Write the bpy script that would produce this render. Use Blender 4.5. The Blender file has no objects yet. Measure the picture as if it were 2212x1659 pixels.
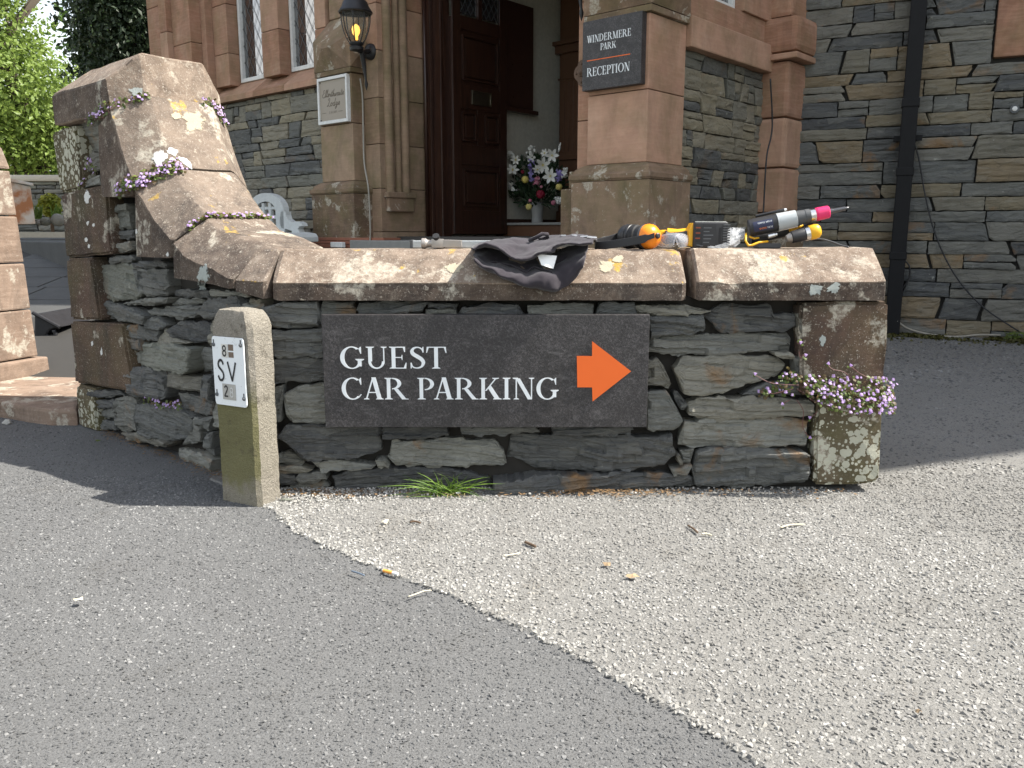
import bpy, bmesh, math, random
import numpy as np
from mathutils import Vector, Matrix, noise, Euler

R = math.radians
SC = bpy.context.scene
COL = SC.collection
random.seed(7)

# ------------------------------------------------------------------ camera, sky, sun, exposure
PITCH = R(10.4); EYE = .8; FPX = 1789.; CX = 1106.; CY = 829.5       # focal length in a 2212-wide frame
cam = bpy.data.cameras.new('camera'); cam_o = bpy.data.objects.new('camera', cam); COL.objects.link(cam_o)
cam.sensor_width = 36; cam.lens = 36*FPX/2212; cam.clip_start = .05; cam.clip_end = 600
cam_o.location = (0, 0, EYE); cam_o.rotation_euler = (R(90)-PITCH, 0, 0)
SC.camera = cam_o

SUN_EL = R(53); SUN_AZ = R(92.4)          # azimuth measured from +Y towards +X
SDIR = Vector((math.cos(SUN_EL)*math.sin(SUN_AZ), math.cos(SUN_EL)*math.cos(SUN_AZ), math.sin(SUN_EL)))
w = bpy.data.worlds.new('World'); SC.world = w; w.use_nodes = True
nt = w.node_tree; nt.nodes.clear()
out = nt.nodes.new('ShaderNodeOutputWorld'); bg = nt.nodes.new('ShaderNodeBackground')
sky = nt.nodes.new('ShaderNodeTexSky'); sky.sky_type = 'NISHITA'; sky.sun_disc = False
sky.sun_elevation = SUN_EL; sky.sun_rotation = SUN_AZ; sky.air_density = 1.2; sky.dust_density = 1.5; sky.ozone_density = 1
tc = nt.nodes.new('ShaderNodeTexCoord'); cn = nt.nodes.new('ShaderNodeTexNoise')
cn.inputs['Scale'].default_value = 2.6; cn.inputs['Detail'].default_value = 7; cn.inputs['Roughness'].default_value = .58
cr = nt.nodes.new('ShaderNodeValToRGB'); cr.color_ramp.elements[0].position = .43; cr.color_ramp.elements[1].position = .63
mx = nt.nodes.new('ShaderNodeMix'); mx.data_type = 'RGBA'; mx.inputs[7].default_value = (7.8, 7.7, 7.5, 1)
nt.links.new(tc.outputs['Generated'], cn.inputs['Vector']); nt.links.new(cn.outputs['Fac'], cr.inputs[0])
nt.links.new(cr.outputs['Color'], mx.inputs[0]); nt.links.new(sky.outputs[0], mx.inputs[6])
nt.links.new(mx.outputs[2], bg.inputs[0]); bg.inputs[1].default_value = .115
nt.links.new(bg.outputs[0], out.inputs[0])
sl = bpy.data.lights.new('sun', 'SUN'); sl.energy = 5.0; sl.angle = R(.53); sl.color = (1, .955, .88)
so = bpy.data.objects.new('sun', sl); COL.objects.link(so); so.rotation_euler = SDIR.to_track_quat('Z', 'Y').to_euler()
so.location = (6, 0, 9)
SC.view_settings.view_transform = 'Standard'; SC.view_settings.look = 'None'
SC.view_settings.exposure = 1.16; SC.view_settings.gamma = 1
SC.render.resolution_x = 1024; SC.render.resolution_y = 768
SC.cycles.max_bounces = 7; SC.cycles.transparent_max_bounces = 8
SC.cycles.use_denoising = True

# ------------------------------------------------------------------ measuring helpers (photo point -> place)
SP, CP = math.sin(PITCH), math.cos(PITCH)
def ray(px, py):
    b = (CY-py)/FPX
    return ((px-CX)/FPX, CP+b*SP, -SP+b*CP)
def gz(px, py, z=0.):
    d = ray(px, py); s = (z-EYE)/d[2]; return Vector((d[0]*s, d[1]*s, z))
def aY(px, py, Y):
    d = ray(px, py); s = Y/d[1]; return Vector((d[0]*s, Y, EYE+d[2]*s))
def pl(px, py, o, dr):
    d = ray(px, py)
    D = -dr[0]*d[1]+d[0]*dr[1]
    s = (o[0]*d[1]-d[0]*o[1])/D
    k = (-dr[0]*o[1]+dr[1]*o[0])/D
    return s, EYE+d[2]*k

# ------------------------------------------------------------------ object helpers
LOCAL = set()
def link(o, parent=None):
    COL.objects.link(o)
    if parent is not None:
        o.parent = parent
        if parent.type == 'EMPTY' and parent.name not in LOCAL:
            o.location = -parent.location
    return o
def tag(o, label=None, cat=None, group=None, kind=None):
    if label: o['label'] = label
    if cat: o['category'] = cat
    if group: o['group'] = group
    if kind: o['kind'] = kind
    return o
def thing(name, label, cat, loc=(0, 0, 0), rot=None, group=None, local=False):
    o = bpy.data.objects.new(name, None); COL.objects.link(o); o.location = loc
    o.empty_display_size = .1
    if rot is not None: o.rotation_euler = rot
    if local or rot is not None: LOCAL.add(o.name)
    return tag(o, label, cat, group, 'thing')
def mesh(name, vf, mat=None, parent=None, smooth=False, bev=0, seg=2, ang=35, rough=0, rs=12.):
    v, f = vf
    me = bpy.data.meshes.new(name); me.from_pydata([tuple(p) for p in v], [], f)
    if bev or rough:
        bm = bmesh.new(); bm.from_mesh(me)
        bmesh.ops.remove_doubles(bm, verts=bm.verts, dist=1e-5)
        bmesh.ops.recalc_face_normals(bm, faces=bm.faces)
        if bev:
            es = [e for e in bm.edges if len(e.link_faces) == 2 and e.calc_face_angle(0) > R(ang)]
            bmesh.ops.bevel(bm, geom=es, offset=bev, segments=seg, affect='EDGES', profile=.6)
        if rough:
            for x in bm.verts:
                x.co += noise.noise_vector(x.co*rs)*rough
        bm.to_mesh(me); bm.free()
    me.update()
    if smooth:
        for p in me.polygons: p.use_smooth = True
        if smooth is not True: me.set_sharp_from_angle(angle=R(smooth))
    if mat: me.materials.append(mat)
    return link(bpy.data.objects.new(name, me), parent)
def fixn(o):
    bm = bmesh.new(); bm.from_mesh(o.data); bmesh.ops.recalc_face_normals(bm, faces=bm.faces); bm.to_mesh(o.data); bm.free(); return o
def join(*parts):
    V, F = [], []
    for v, f in parts:
        b = len(V); V += [Vector(p) for p in v]; F += [tuple(i+b for i in q) for q in f]
    return V, F
def hexa(p):      # 8 points: bottom 4 ccw, top 4 ccw
    return [Vector(q) for q in p], [(3, 2, 1, 0), (4, 5, 6, 7), (0, 1, 5, 4), (1, 2, 6, 5), (2, 3, 7, 6), (3, 0, 4, 7)]
def box(x0, y0, z0, x1, y1, z1):
    return hexa([(x0, y0, z0), (x1, y0, z0), (x1, y1, z0), (x0, y1, z0), (x0, y0, z1), (x1, y0, z1), (x1, y1, z1), (x0, y1, z1)])
def sbox(mapf, u0, v0, w0, u1, v1, w1):
    v, f = box(u0, v0, w0, u1, v1, w1); return [mapf(*p) for p in v], f
def prism(poly, mapf, d0, d1):     # poly (a,b) ; mapf(a,b,d)
    n = len(poly)
    V = [mapf(a, b, d0) for a, b in poly]+[mapf(a, b, d1) for a, b in poly]
    F = [tuple(range(n)), tuple(range(2*n-1, n-1, -1))]+[(i, i+n, (i+1) % n+n, (i+1) % n) for i in range(n)]
    return V, F
def tube(pts, rad, n=8, cap=True):
    pts = [Vector(p) for p in pts]; m = len(pts)
    if not isinstance(rad, (list, tuple)): rad = [rad]*m
    V, F = [], []; ref = None
    for i, p in enumerate(pts):
        t = (pts[min(i+1, m-1)]-pts[max(i-1, 0)])
        if t.length < 1e-9: t = Vector((0, 0, 1))
        t.normalize()
        if ref is None: ref = Vector((0, 0, 1)) if abs(t.z) < .9 else Vector((1, 0, 0))
        a = (ref-t*ref.dot(t)); a = a.normalized() if a.length > 1e-6 else t.orthogonal().normalized()
        b = t.cross(a); ref = a
        for k in range(n):
            th = 2*math.pi*k/n; V.append(p+(a*math.cos(th)+b*math.sin(th))*rad[i])
    for i in range(m-1):
        for k in range(n):
            F.append((i*n+k, i*n+(k+1) % n, (i+1)*n+(k+1) % n, (i+1)*n+k))
    if cap: F += [tuple(range(n-1, -1, -1)), tuple(range((m-1)*n, m*n))]
    return V, F
def lathe(prof, o, ax, n=24, flat=None):     # prof [(along, radius)]
    ax = Vector(ax).normalized(); o = Vector(o); a = ax.orthogonal().normalized(); b = ax.cross(a)
    if flat: a, b = [Vector(q) for q in flat]
    V, F = [], []
    for h, r in prof:
        for k in range(n):
            t = 2*math.pi*k/n; V.append(o+ax*h+(a*math.cos(t)+b*math.sin(t))*r)
    for i in range(len(prof)-1):
        for k in range(n): F.append((i*n+k, i*n+(k+1) % n, (i+1)*n+(k+1) % n, (i+1)*n+k))
    F += [tuple(range(n-1, -1, -1)), tuple(range((len(prof)-1)*n, len(prof)*n))]
    return V, F
def grid(fn, nu, nv):
    V = [Vector(fn(i/nu, j/nv)) for j in range(nv+1) for i in range(nu+1)]
    F = [(j*(nu+1)+i, j*(nu+1)+i+1, (j+1)*(nu+1)+i+1, (j+1)*(nu+1)+i) for j in range(nv) for i in range(nu)]
    return V, F
def crom(P, t):      # Catmull-Rom through list of vectors, t in 0..1
    n = len(P)-1; x = min(max(t, 0), .99999)*n; i = int(x); u = x-i
    p0, p1, p2, p3 = P[max(i-1, 0)], P[i], P[min(i+1, n)], P[min(i+2, n)]
    return .5*((2*p1)+(p2-p0)*u+(2*p0-5*p1+4*p2-p3)*u*u+(3*p1-p0-3*p2+p3)*u**3)
def lerp(a, b, t): return a+(b-a)*t
def sst(a, b, x):
    t = min(max((x-a)/(b-a), 0), 1); return t*t*(3-2*t)

# ------------------------------------------------------------------ material helpers
class NB:
    def __init__(s, name):
        s.m = bpy.data.materials.new(name); s.m.use_nodes = True; s.t = s.m.node_tree
        s.b = s.t.nodes['Principled BSDF']; s.o = s.t.nodes['Material Output']
    def n(s, typ, **k):
        x = s.t.nodes.new(typ)
        for a, b in k.items(): setattr(x, a, b)
        return x
    def set(s, sock, v):
        if isinstance(v, bpy.types.NodeSocket): s.t.links.new(v, sock)
        elif v is not None:
            if hasattr(sock.default_value, '__len__') and not hasattr(v, '__len__'): v = (v,)*len(sock.default_value)
            if hasattr(sock.default_value, '__len__') and len(sock.default_value) == 4 and len(v) == 3: v = (*v, 1)
            sock.default_value = v
    def pos(s): return s.n('ShaderNodeNewGeometry').outputs['Position']
    def nor(s): return s.n('ShaderNodeNewGeometry').outputs['Normal']
    def obj(s): return s.n('ShaderNodeTexCoord').outputs['Object']
    def rnd(s): return s.n('ShaderNodeObjectInfo').outputs['Random']
    def map(s, v, scale=(1, 1, 1), rot=(0, 0, 0), loc=None):
        x = s.n('ShaderNodeMapping'); s.set(x.inputs[0], v); s.set(x.inputs['Scale'], scale); s.set(x.inputs['Rotation'], rot)
        if loc is not None: s.set(x.inputs['Location'], loc)
        return x.outputs[0]
    def noise(s, v, scale, detail=4, rough=.55, dist=0, col=False):
        x = s.n('ShaderNodeTexNoise'); s.set(x.inputs['Vector'], v); s.set(x.inputs['Scale'], scale); s.set(x.inputs['Detail'], detail)
        s.set(x.inputs['Roughness'], rough); s.set(x.inputs['Distortion'], dist); return x.outputs['Color' if col else 'Fac']
    def voro(s, v, scale, feat='F1', out='Distance', rnd=1.):
        x = s.n('ShaderNodeTexVoronoi', feature=feat); s.set(x.inputs['Vector'], v); s.set(x.inputs['Scale'], scale); s.set(x.inputs['Randomness'], rnd); return x.outputs[out]
    def ramp(s, f, stops, interp='LINEAR'):
        x = s.n('ShaderNodeValToRGB'); c = x.color_ramp; c.interpolation = interp
        while len(c.elements) < len(stops): c.elements.new(.5)
        for e, (p, q) in zip(c.elements, stops):
            e.position = p; e.color = (q, q, q, 1) if not hasattr(q, '__len__') else (*q[:3], 1)
        s.set(x.inputs[0], f); return x.outputs[0]
    def mix(s, f, a, b, mode='MIX'):
        x = s.n('ShaderNodeMix', data_type='RGBA', blend_type=mode); s.set(x.inputs[0], f); s.set(x.inputs[6], a); s.set(x.inputs[7], b); return x.outputs[2]
    def ma(s, op, a, b=None, clamp=False):
        x = s.n('ShaderNodeMath', operation=op, use_clamp=clamp); s.set(x.inputs[0], a); s.set(x.inputs[1], b); return x.outputs[0]
    def sep(s, v, i):
        x = s.n('ShaderNodeSeparateXYZ'); s.set(x.inputs[0], v); return x.outputs[i]
    def bump(s, h, strength=.4, dist=.01, nrm=None):
        x = s.n('ShaderNodeBump'); s.set(x.inputs['Height'], h); s.set(x.inputs['Strength'], strength); s.set(x.inputs['Distance'], dist)
        if nrm is not None: s.set(x.inputs['Normal'], nrm)
        return x.outputs[0]
    def fin(s, col=None, rough=.8, nrm=None, metal=0, spec=.3, **k):
        s.set(s.b.inputs['Base Color'], col); s.set(s.b.inputs['Roughness'], rough); s.set(s.b.inputs['Metallic'], metal)
        s.set(s.b.inputs['Specular IOR Level'], spec)
        if nrm is not None: s.set(s.b.inputs['Normal'], nrm)
        for a, v in k.items(): s.set(s.b.inputs[a.replace('_', ' ')], v)
        return s.m

def plain(name, col, rough=.5, metal=0, spec=.4, var=.12, bump=0, bs=200, **k):
    b = NB(name); p = b.pos(); n = b.noise(p, 25, 5, .6)
    c = b.mix(n, tuple(x*(1-var) for x in col), tuple(min(1, x*(1+var)) for x in col))
    n2 = b.noise(p, bs, 3, .6)
    return b.fin(c, b.ramp(n, [(.2, max(.05, rough-.08)), (.8, min(1, rough+.1))]), b.bump(n2, bump, .004) if bump else None, metal, spec, **k)

def sandstone(name, cols, lich=.5, yell=.0, dark=.4, speck=.5, green=0, bs=1., discs=0, mott=0):
    b = NB(name); p = b.pos(); r = b.rnd()
    off = b.n('ShaderNodeVectorMath', operation='ADD'); b.set(off.inputs[0], p)
    sc = b.n('ShaderNodeCombineXYZ'); b.set(sc.inputs[0], b.ma('MULTIPLY', r, 7.)); b.set(sc.inputs[1], b.ma('MULTIPLY', r, 3.)); b.set(off.inputs[1], sc.outputs[0])
    q = off.outputs[0]
    n1 = b.noise(q, 3.2, 6, .62, .4); n2 = b.noise(q, 17, 6, .65)
    c = b.ramp(n1, [(.28, cols[0]), (.5, cols[1]), (.72, cols[2])])
    c = b.mix(b.ramp(n2, [(.35, 0), (.7, .55)]), c, tuple(x*.62 for x in cols[1]))
    c = b.mix(b.ramp(r, [(0, 0), (1, .5)]), c, tuple(x*.75 for x in cols[0]))
    c = b.mix(b.ramp(b.ma('FRACT', b.ma('MULTIPLY', r, 7.3)), [(.3, 0), (1, .5)]), c, tuple(min(1, x*1.15) for x in cols[2]))
    bed = b.noise(b.map(q, (1, 1, 9)), 7, 5, .6, .3); c = b.mix(b.ramp(bed, [(.45, 0), (.75, .32)]), c, tuple(x*1.25 for x in cols[2]))
    if dark: c = b.mix(b.ma('MULTIPLY', b.ramp(b.noise(b.map(q, (1, 1, .45)), 5.5, 7, .7, .6), [(.44, 0), (.64, 1)]), dark), c, (.035, .03, .028))
    if green: c = b.mix(b.ma('MULTIPLY', b.ramp(b.noise(q, 4.2, 5, .6), [(.42, 0), (.66, 1)]), green), c, (.10, .105, .035))
    if lich:
        l1 = b.ramp(b.noise(q, 6.2, 9, .66, .25), [(.60-.12*lich, 0), (.635-.12*lich, 1)])
        l1 = b.mix(b.ramp(b.noise(q, 70, 4, .7), [(.42, 1), (.62, .25)]), 0, l1, 'MIX')
        c = b.mix(b.ma('MULTIPLY', l1, .82), c, b.mix(n2, (.34, .31, .25), (.56, .53, .44)))
        l2 = b.ramp(b.noise(q, 26, 6, .7), [(.66-.1*lich, 0), (.70-.1*lich, 1)])
        c = b.mix(b.ma('MULTIPLY', l2, .6), c, (.42, .37, .30))
    if discs:
        d = b.voro(q, discs); w2 = b.noise(q, 60, 4, .65)
        mk = b.ramp(b.noise(q, 5.2, 3), [(.36, 0), (.60, .34)])
        d2 = b.voro(q, discs*2.1)
        l3 = b.ramp(b.ma('SUBTRACT', b.ma('ADD', b.ma('MINIMUM', d, b.ma('MULTIPLY', d2, 1.25)), b.ma('MULTIPLY', w2, .34)), mk), [(.30, .92), (.34, 0)])
        c = b.mix(l3, c, b.mix(n2, (.36, .36, .28), (.50, .49, .40)))
    if mott:
        m1 = b.ramp(b.noise(q, 11, 8, .75, .3), [(.42, 0), (.60, mott)])
        c = b.mix(m1, c, (.36, .285, .22))
        m2 = b.ramp(b.noise(q, 42, 6, .75), [(.54, 0), (.64, mott*.8)])
        c = b.mix(m2, c, (.50, .45, .37))
        m3 = b.ramp(b.noise(q, 8, 7, .7, .5), [(.56, 0), (.68, mott*.8)])
        c = b.mix(m3, c, (.16, .12, .10))
    if yell:
        y = b.ramp(b.noise(q, 9.5, 5, .6, .3), [(.66-.06*yell, 0), (.69-.06*yell, 1)])
        y = b.ma('MULTIPLY', y, b.ramp(b.noise(q, 90, 3, .6), [(.35, .9), (.7, .3)]))
        c = b.mix(y, c, (.42, .27, .045))
    sp = b.ramp(b.noise(q, 190, 3, .6), [(.60, 0), (.70, 1)])
    c = b.mix(b.ma('MULTIPLY', sp, speck), c, (.50, .45, .38))
    h = b.ma('ADD', b.ma('MULTIPLY', b.noise(p, 38, 6, .7), .6), b.ma('MULTIPLY', b.noise(p, 320, 3, .6), .22))
    return b.fin(c, .92, b.bump(h, .75*bs, .008), spec=.2)

def slate(name, pal, ochre=.25, light=.3, zs=5., k=1.):
    b = NB(name); p = b.pos(); r = b.rnd()
    off = b.n('ShaderNodeVectorMath', operation='ADD'); b.set(off.inputs[0], p)
    sc = b.n('ShaderNodeCombineXYZ'); b.set(sc.inputs[0], b.ma('MULTIPLY', r, 11.)); b.set(sc.inputs[2], b.ma('MULTIPLY', r, 5.)); b.set(off.inputs[1], sc.outputs[0])
    q = off.outputs[0]
    c = b.ramp(r, [(i/len(pal), x) for i, x in enumerate(pal)], 'CONSTANT')
    n1 = b.noise(q, 7*k, 6, .65, .5); n2 = b.noise(b.map(q, (1, 1, zs)), 16*k, 6, .68, .6)
    c = b.mix(b.ramp(n1, [(.3, .6), (.62, 0)]), c, b.mix(.5, c, (.018, .019, .02)))
    c = b.mix(b.ramp(n2, [(.52, 0), (.74, light)]), c, (.26, .265, .235))
    if ochre:
        o = b.ma('MULTIPLY', b.ramp(b.noise(q, 5.5*k, 5, .6, .8), [(.55, 0), (.68, 1)]), b.ramp(b.ma('FRACT', b.ma('MULTIPLY', r, 17.3)), [(.55, 0), (.62, ochre)]))
        c = b.mix(o, c, (.22, .12, .045))
    fr = b.voro(b.map(q, (1, 1, 2.6), (0, .35, 0)), 13*k, 'DISTANCE_TO_EDGE')
    c = b.mix(b.ramp(fr, [(.0, .25), (.03, 0)]), c, (.02, .02, .019))
    sh = b.sep(b.voro(b.map(q, (1, 1, 2.6), (0, .35, 0)), 13*k, 'F1', 'Color'), 1)
    c = b.mix(b.ramp(sh, [(.5, 0), (1, .3)]), c, b.mix(.6, c, (.24, .235, .20)))
    li = b.ramp(b.noise(q, 21*k, 7, .7), [(.655, 0), (.69, .55)])
    c = b.mix(li, c, (.33, .33, .29))
    h = b.ma('ADD', b.ma('ADD', b.ma('MULTIPLY', n2, .9), b.ma('MULTIPLY', sh, .35)), b.ma('ADD', b.ma('MULTIPLY', b.noise(b.map(q, (1, 1, 2.2)), 60*k, 5, .7), .35), b.ma('MULTIPLY', b.noise(q, 300, 2), .08)))
    return b.fin(c, b.ramp(n1, [(.3, .55), (.7, .8)]), b.bump(h, .9, .014), spec=.35)

MAT = {}
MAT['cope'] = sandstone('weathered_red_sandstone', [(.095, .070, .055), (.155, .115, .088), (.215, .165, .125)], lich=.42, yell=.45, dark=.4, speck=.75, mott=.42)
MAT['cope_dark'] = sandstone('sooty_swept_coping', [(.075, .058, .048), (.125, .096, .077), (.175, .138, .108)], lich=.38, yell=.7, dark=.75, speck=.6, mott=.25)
MAT['ashlar_brown'] = sandstone('brown_building_sandstone', [(.22, .145, .092), (.29, .195, .128), (.34, .245, .17)], lich=0, dark=.25, speck=.08, green=.45, bs=.5)
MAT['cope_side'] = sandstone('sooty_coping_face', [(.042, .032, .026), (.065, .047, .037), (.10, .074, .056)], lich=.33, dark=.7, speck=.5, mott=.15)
MAT['quoin'] = sandstone('sooty_red_sandstone', [(.072, .048, .036), (.115, .073, .054), (.17, .115, .083)], lich=.06, dark=.8, speck=.6, green=.25)
MAT['quoin_lichen'] = sandstone('lichen_covered_sandstone', [(.08, .066, .042), (.12, .095, .06), (.17, .14, .09)], lich=.3, dark=.3, speck=.2, green=.6, discs=38)
MAT['gate'] = sandstone('pale_gate_sandstone', [(.22, .155, .115), (.30, .215, .16), (.36, .28, .22)], lich=.3, dark=.5, speck=.3)
MAT['ashlar'] = sandstone('building_sandstone', [(.30, .155, .10), (.40, .215, .142), (.44, .29, .205)], lich=0, dark=.2, speck=.08, green=.3, bs=.5)
MAT['ashlar_dirty'] = sandstone('stained_building_sandstone', [(.15, .10, .065), (.22, .145, .095), (.27, .19, .13)], lich=.25, dark=.4, speck=.2, green=.4, bs=.6)
MAT['slate'] = slate('dry_stone_slate', [(.15, .153, .138), (.10, .102, .098), (.20, .198, .17), (.068, .07, .07), (.175, .175, .155), (.225, .215, .175), (.125, .128, .12), (.085, .087, .085), (.16, .152, .125), (.24, .24, .21)], .8, .35)
MAT['slate_green'] = slate('pale_green_slate', [(.20, .205, .17), (.17, .175, .145), (.145, .15, .13), (.12, .122, .112), (.22, .215, .185)], .25, .4)
MAT['slate_house'] = slate('coursed_house_slate', [(.125, .125, .112), (.155, .143, .11), (.088, .09, .088), (.18, .152, .10), (.14, .138, .122), (.07, .073, .074), (.15, .145, .125), (.20, .155, .095), (.105, .108, .103), (.17, .16, .132)], .75, .25, 3., .6)
MAT['slate_wing'] = slate('weathered_wing_slate', [(0.152, 0.149, 0.122), (0.110, 0.110, 0.100), (0.220, 0.195, 0.140), (0.091, 0.093, 0.089), (0.183, 0.171, 0.134), (0.244, 0.213, 0.146)], .3, .3, 3., .6)
MAT['core'] = plain('dark_earth_joint', (.028, .025, .021), .95, var=.4)
MAT['mortar'] = plain('dark_mortar', (.035, .033, .03), .95, var=.3)
# ------------------------------------------------------------------ ground surfaces
def ground_mat(name, a, b_, scale, dark, bumpd, patch=None):
    b = NB(name); p = b.pos()
    v = b.voro(p, scale, 'F1'); e = b.voro(p, scale, 'F1', 'Color'); n = b.noise(p, 1.7, 6, .6, .3); n3 = b.noise(p, 9, 5, .6)
    g = b.sep(e, 0)
    c = b.mix(g, a, b_)
    c = b.mix(b.ramp(v, [(.35, 0), (.62, 1)]), c, dark)
    c = b.mix(b.ramp(n, [(.35, .0), (.65, .35)]), c, tuple(x*.6 for x in a))
    c = b.mix(b.ramp(n3, [(.5, 0), (.75, .25)]), c, tuple(x*1.2 for x in b_))
    h = b.ma('SUBTRACT', 1., v)
    return b.fin(c, .9, b.bump(h, .8, bumpd), spec=.25)
def tarmat(name, col):
    b = NB(name); p = b.pos(); n = b.noise(p, 2.2, 6, .6, .4); n2 = b.noise(p, 260, 4, .7); n3 = b.noise(p, 90, 4, .7); n4 = b.noise(p, 700, 2, .6)
    c = b.mix(n, tuple(x*.80 for x in col), tuple(x*1.12 for x in col)); c = b.mix(b.ramp(n2, [(.40, .75), (.50, 0)]), c, tuple(x*.35 for x in col)); c = b.mix(b.ramp(n4, [(.6, 0), (.72, .5)]), c, tuple(x*1.5 for x in col))
    return b.fin(c, .9, b.bump(b.ma('ADD', n2, b.ma('MULTIPLY', n3, .6)), .8, .004), spec=.25)
MAT['tarmac'] = tarmat('road_tarmac', (.135, .135, .133)); MAT['drive'] = tarmat('driveway_tarmac', (.20, .195, .182))
def chipmat(name, lo, hi, tint):
    b = NB(name); r = b.rnd(); p = b.pos()
    c = b.ramp(r, [(0, lo), (.35, tuple(lerp(x, y, .45) for x, y in zip(lo, hi))), (.8, hi), (1, tint)])
    c = b.mix(b.ramp(b.noise(p, 1.6, 5, .6, .4), [(.38, .55), (.62, 0)]), c, tuple(x*.75 for x in lo))
    c = b.mix(b.ramp(b.noise(p, 4.5, 6, .65, .5), [(.54, 0), (.70, .55)]), c, (lo[0]*.62, lo[1]*.55, lo[2]*.45))
    c = b.mix(b.ramp(b.noise(p, 330, 3, .6), [(.4, .3), (.6, 0)]), c, tuple(x*.6 for x in lo))
    return b.fin(c, .85, spec=.25)
MAT['chip_drive'] = chipmat('pale_chippings', (.18, .174, .162), (.335, .326, .305), (.45, .438, .41))
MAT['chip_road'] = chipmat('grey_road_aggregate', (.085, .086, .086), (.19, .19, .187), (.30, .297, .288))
MAT['chip_white'] = chipmat('white_mortar_grit', (.29, .28, .255), (.45, .435, .40), (.55, .53, .50))

BND = [gz(*q) for q in [(540, 1075), (565, 1090), (650, 1160), (830, 1240), (985, 1295), (1240, 1420), (1500, 1570), (1640, 1659)]]
BND = [Vector((-1.0, 2.62, 0))]+BND+[Vector((.62, .80, 0)), Vector((1.3, 0, 0)), Vector((2.1, -1.2, 0))]
def bx_at(y):      # boundary x for a given y
    for a, b in zip(BND, BND[1:]):
        if b.y <= y <= a.y: return lerp(a.x, b.x, (a.y-y)/(a.y-b.y))+.012*noise.noise(Vector((y*22, 0, 0)))
    return BND[0].x if y > BND[0].y else BND[-1].x

g = mesh('ground', grid(lambda u, v: ((u-.5)*500, (v-.5)*500, -.03), 2, 2), plain('far_ground', (.07, .08, .045), .95, var=.4))
tag(g, kind='structure')
road = mesh('road', grid(lambda u, v: (-14+u*17.5, -6+v*10.2, 0), 8, 8), MAT['tarmac']); tag(road, kind='structure')
ys = [6.9-.02*i for i in range(400)]
V, F = [], []
for i, y in enumerate(ys):
    x0 = bx_at(y) if y < 2.62 else -1.0
    V += [Vector((x0, y, -.002)), Vector((x0+.012, y, .0045)), Vector((14, y, .0045))]
    if i: F += [(3*i-3, 3*i, 3*i+1, 3*i-2), (3*i-2, 3*i+1, 3*i+2, 3*i-1)]
drv = mesh('driveway', (V, F), MAT['drive']); tag(drv, kind='structure')

# loose and bound aggregate: real chips instanced on a point cloud
chips = bpy.data.collections.new('chip_shapes')
def chipset(prefix, mat, n, flat):
    col = bpy.data.collections.new(prefix+'_shapes'); rs = random.Random(len(prefix))
    for k in range(n):
        bm = bmesh.new()
        for _ in range(11):
            q = Vector((rs.gauss(0, 1), rs.gauss(0, 1), rs.gauss(0, 1))).normalized()
            bm.verts.new((q.x*rs.uniform(.8, 1.15), q.y*rs.uniform(.6, 1.), q.z*flat))
        bmesh.ops.convex_hull(bm, input=bm.verts)
        for v_ in [x for x in bm.verts if not x.link_faces]: bm.verts.remove(v_)
        me = bpy.data.meshes.new('chip'); bm.to_mesh(me); bm.free(); me.materials.append(mat)
        col.objects.link(bpy.data.objects.new('chip_shape', me))
    return col
def scatter(name, pts, scl, colct, label):
    n = len(pts)
    me = bpy.data.meshes.new(name); me.vertices.add(n); me.vertices.foreach_set('co', np.asarray(pts, dtype=np.float32).ravel())
    rng = np.random.default_rng(n)
    a = me.attributes.new('scl', 'FLOAT', 'POINT'); a.data.foreach_set('value', np.asarray(scl, dtype=np.float32))
    a = me.attributes.new('rot', 'FLOAT_VECTOR', 'POINT')
    rot = np.stack([rng.normal(0, .28, n), rng.normal(0, .28, n), rng.uniform(0, 6.28, n)], 1).astype(np.float32)
    a.data.foreach_set('vector', rot.ravel())
    o = link(bpy.data.objects.new(name, me)); tag(o, label, None, None, 'stuff')
    ng = bpy.data.node_groups.new(name+'_nodes', 'GeometryNodeTree')
    ng.interface.new_socket('Geometry', in_out='INPUT', socket_type='NodeSocketGeometry'); ng.interface.new_socket('Geometry', in_out='OUTPUT', socket_type='NodeSocketGeometry')
    N = ng.nodes.new; gi = N('NodeGroupInput'); go = N('NodeGroupOutput'); ip = N('GeometryNodeInstanceOnPoints'); ci = N('GeometryNodeCollectionInfo')
    ci.inputs[0].default_value = colct; ci.inputs['Separate Children'].default_value = True; ci.inputs['Reset Children'].default_value = True
    ip.inputs['Pick Instance'].default_value = True
    na = N('GeometryNodeInputNamedAttribute'); na.data_type = 'FLOAT'; na.inputs[0].default_value = 'scl'
    nb_ = N('GeometryNodeInputNamedAttribute'); nb_.data_type = 'FLOAT_VECTOR'; nb_.inputs[0].default_value = 'rot'
    L = ng.links.new
    er = N('FunctionNodeEulerToRotation'); L(nb_.outputs['Attribute'], er.inputs[0])
    mp = N('GeometryNodeMeshToPoints'); L(gi.outputs[0], mp.inputs[0]); L(mp.outputs[0], ip.inputs['Points'])
    L(ci.outputs[0], ip.inputs['Instance']); L(na.outputs['Attribute'], ip.inputs['Scale']); L(er.outputs[0], ip.inputs['Rotation'])
    L(ip.outputs[0], go.inputs[0])
    md = o.modifiers.new('chips', 'NODES'); md.node_group = ng
    return o
rng = np.random.default_rng(3)
def jgrid(x0, x1, y0, y1, s):
    xs, yy = np.meshgrid(np.arange(x0, x1, s), np.arange(y0, y1, s)); P = np.stack([xs.ravel(), yy.ravel()], 1)
    return P+rng.uniform(-.5, .5, P.shape)*s
def visible(P):
    return (np.abs(P[:, 0]) < .82*P[:, 1]+.2)
BY = np.array([bx_at(y) for y in np.arange(0, 2.62, .005)])
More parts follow.
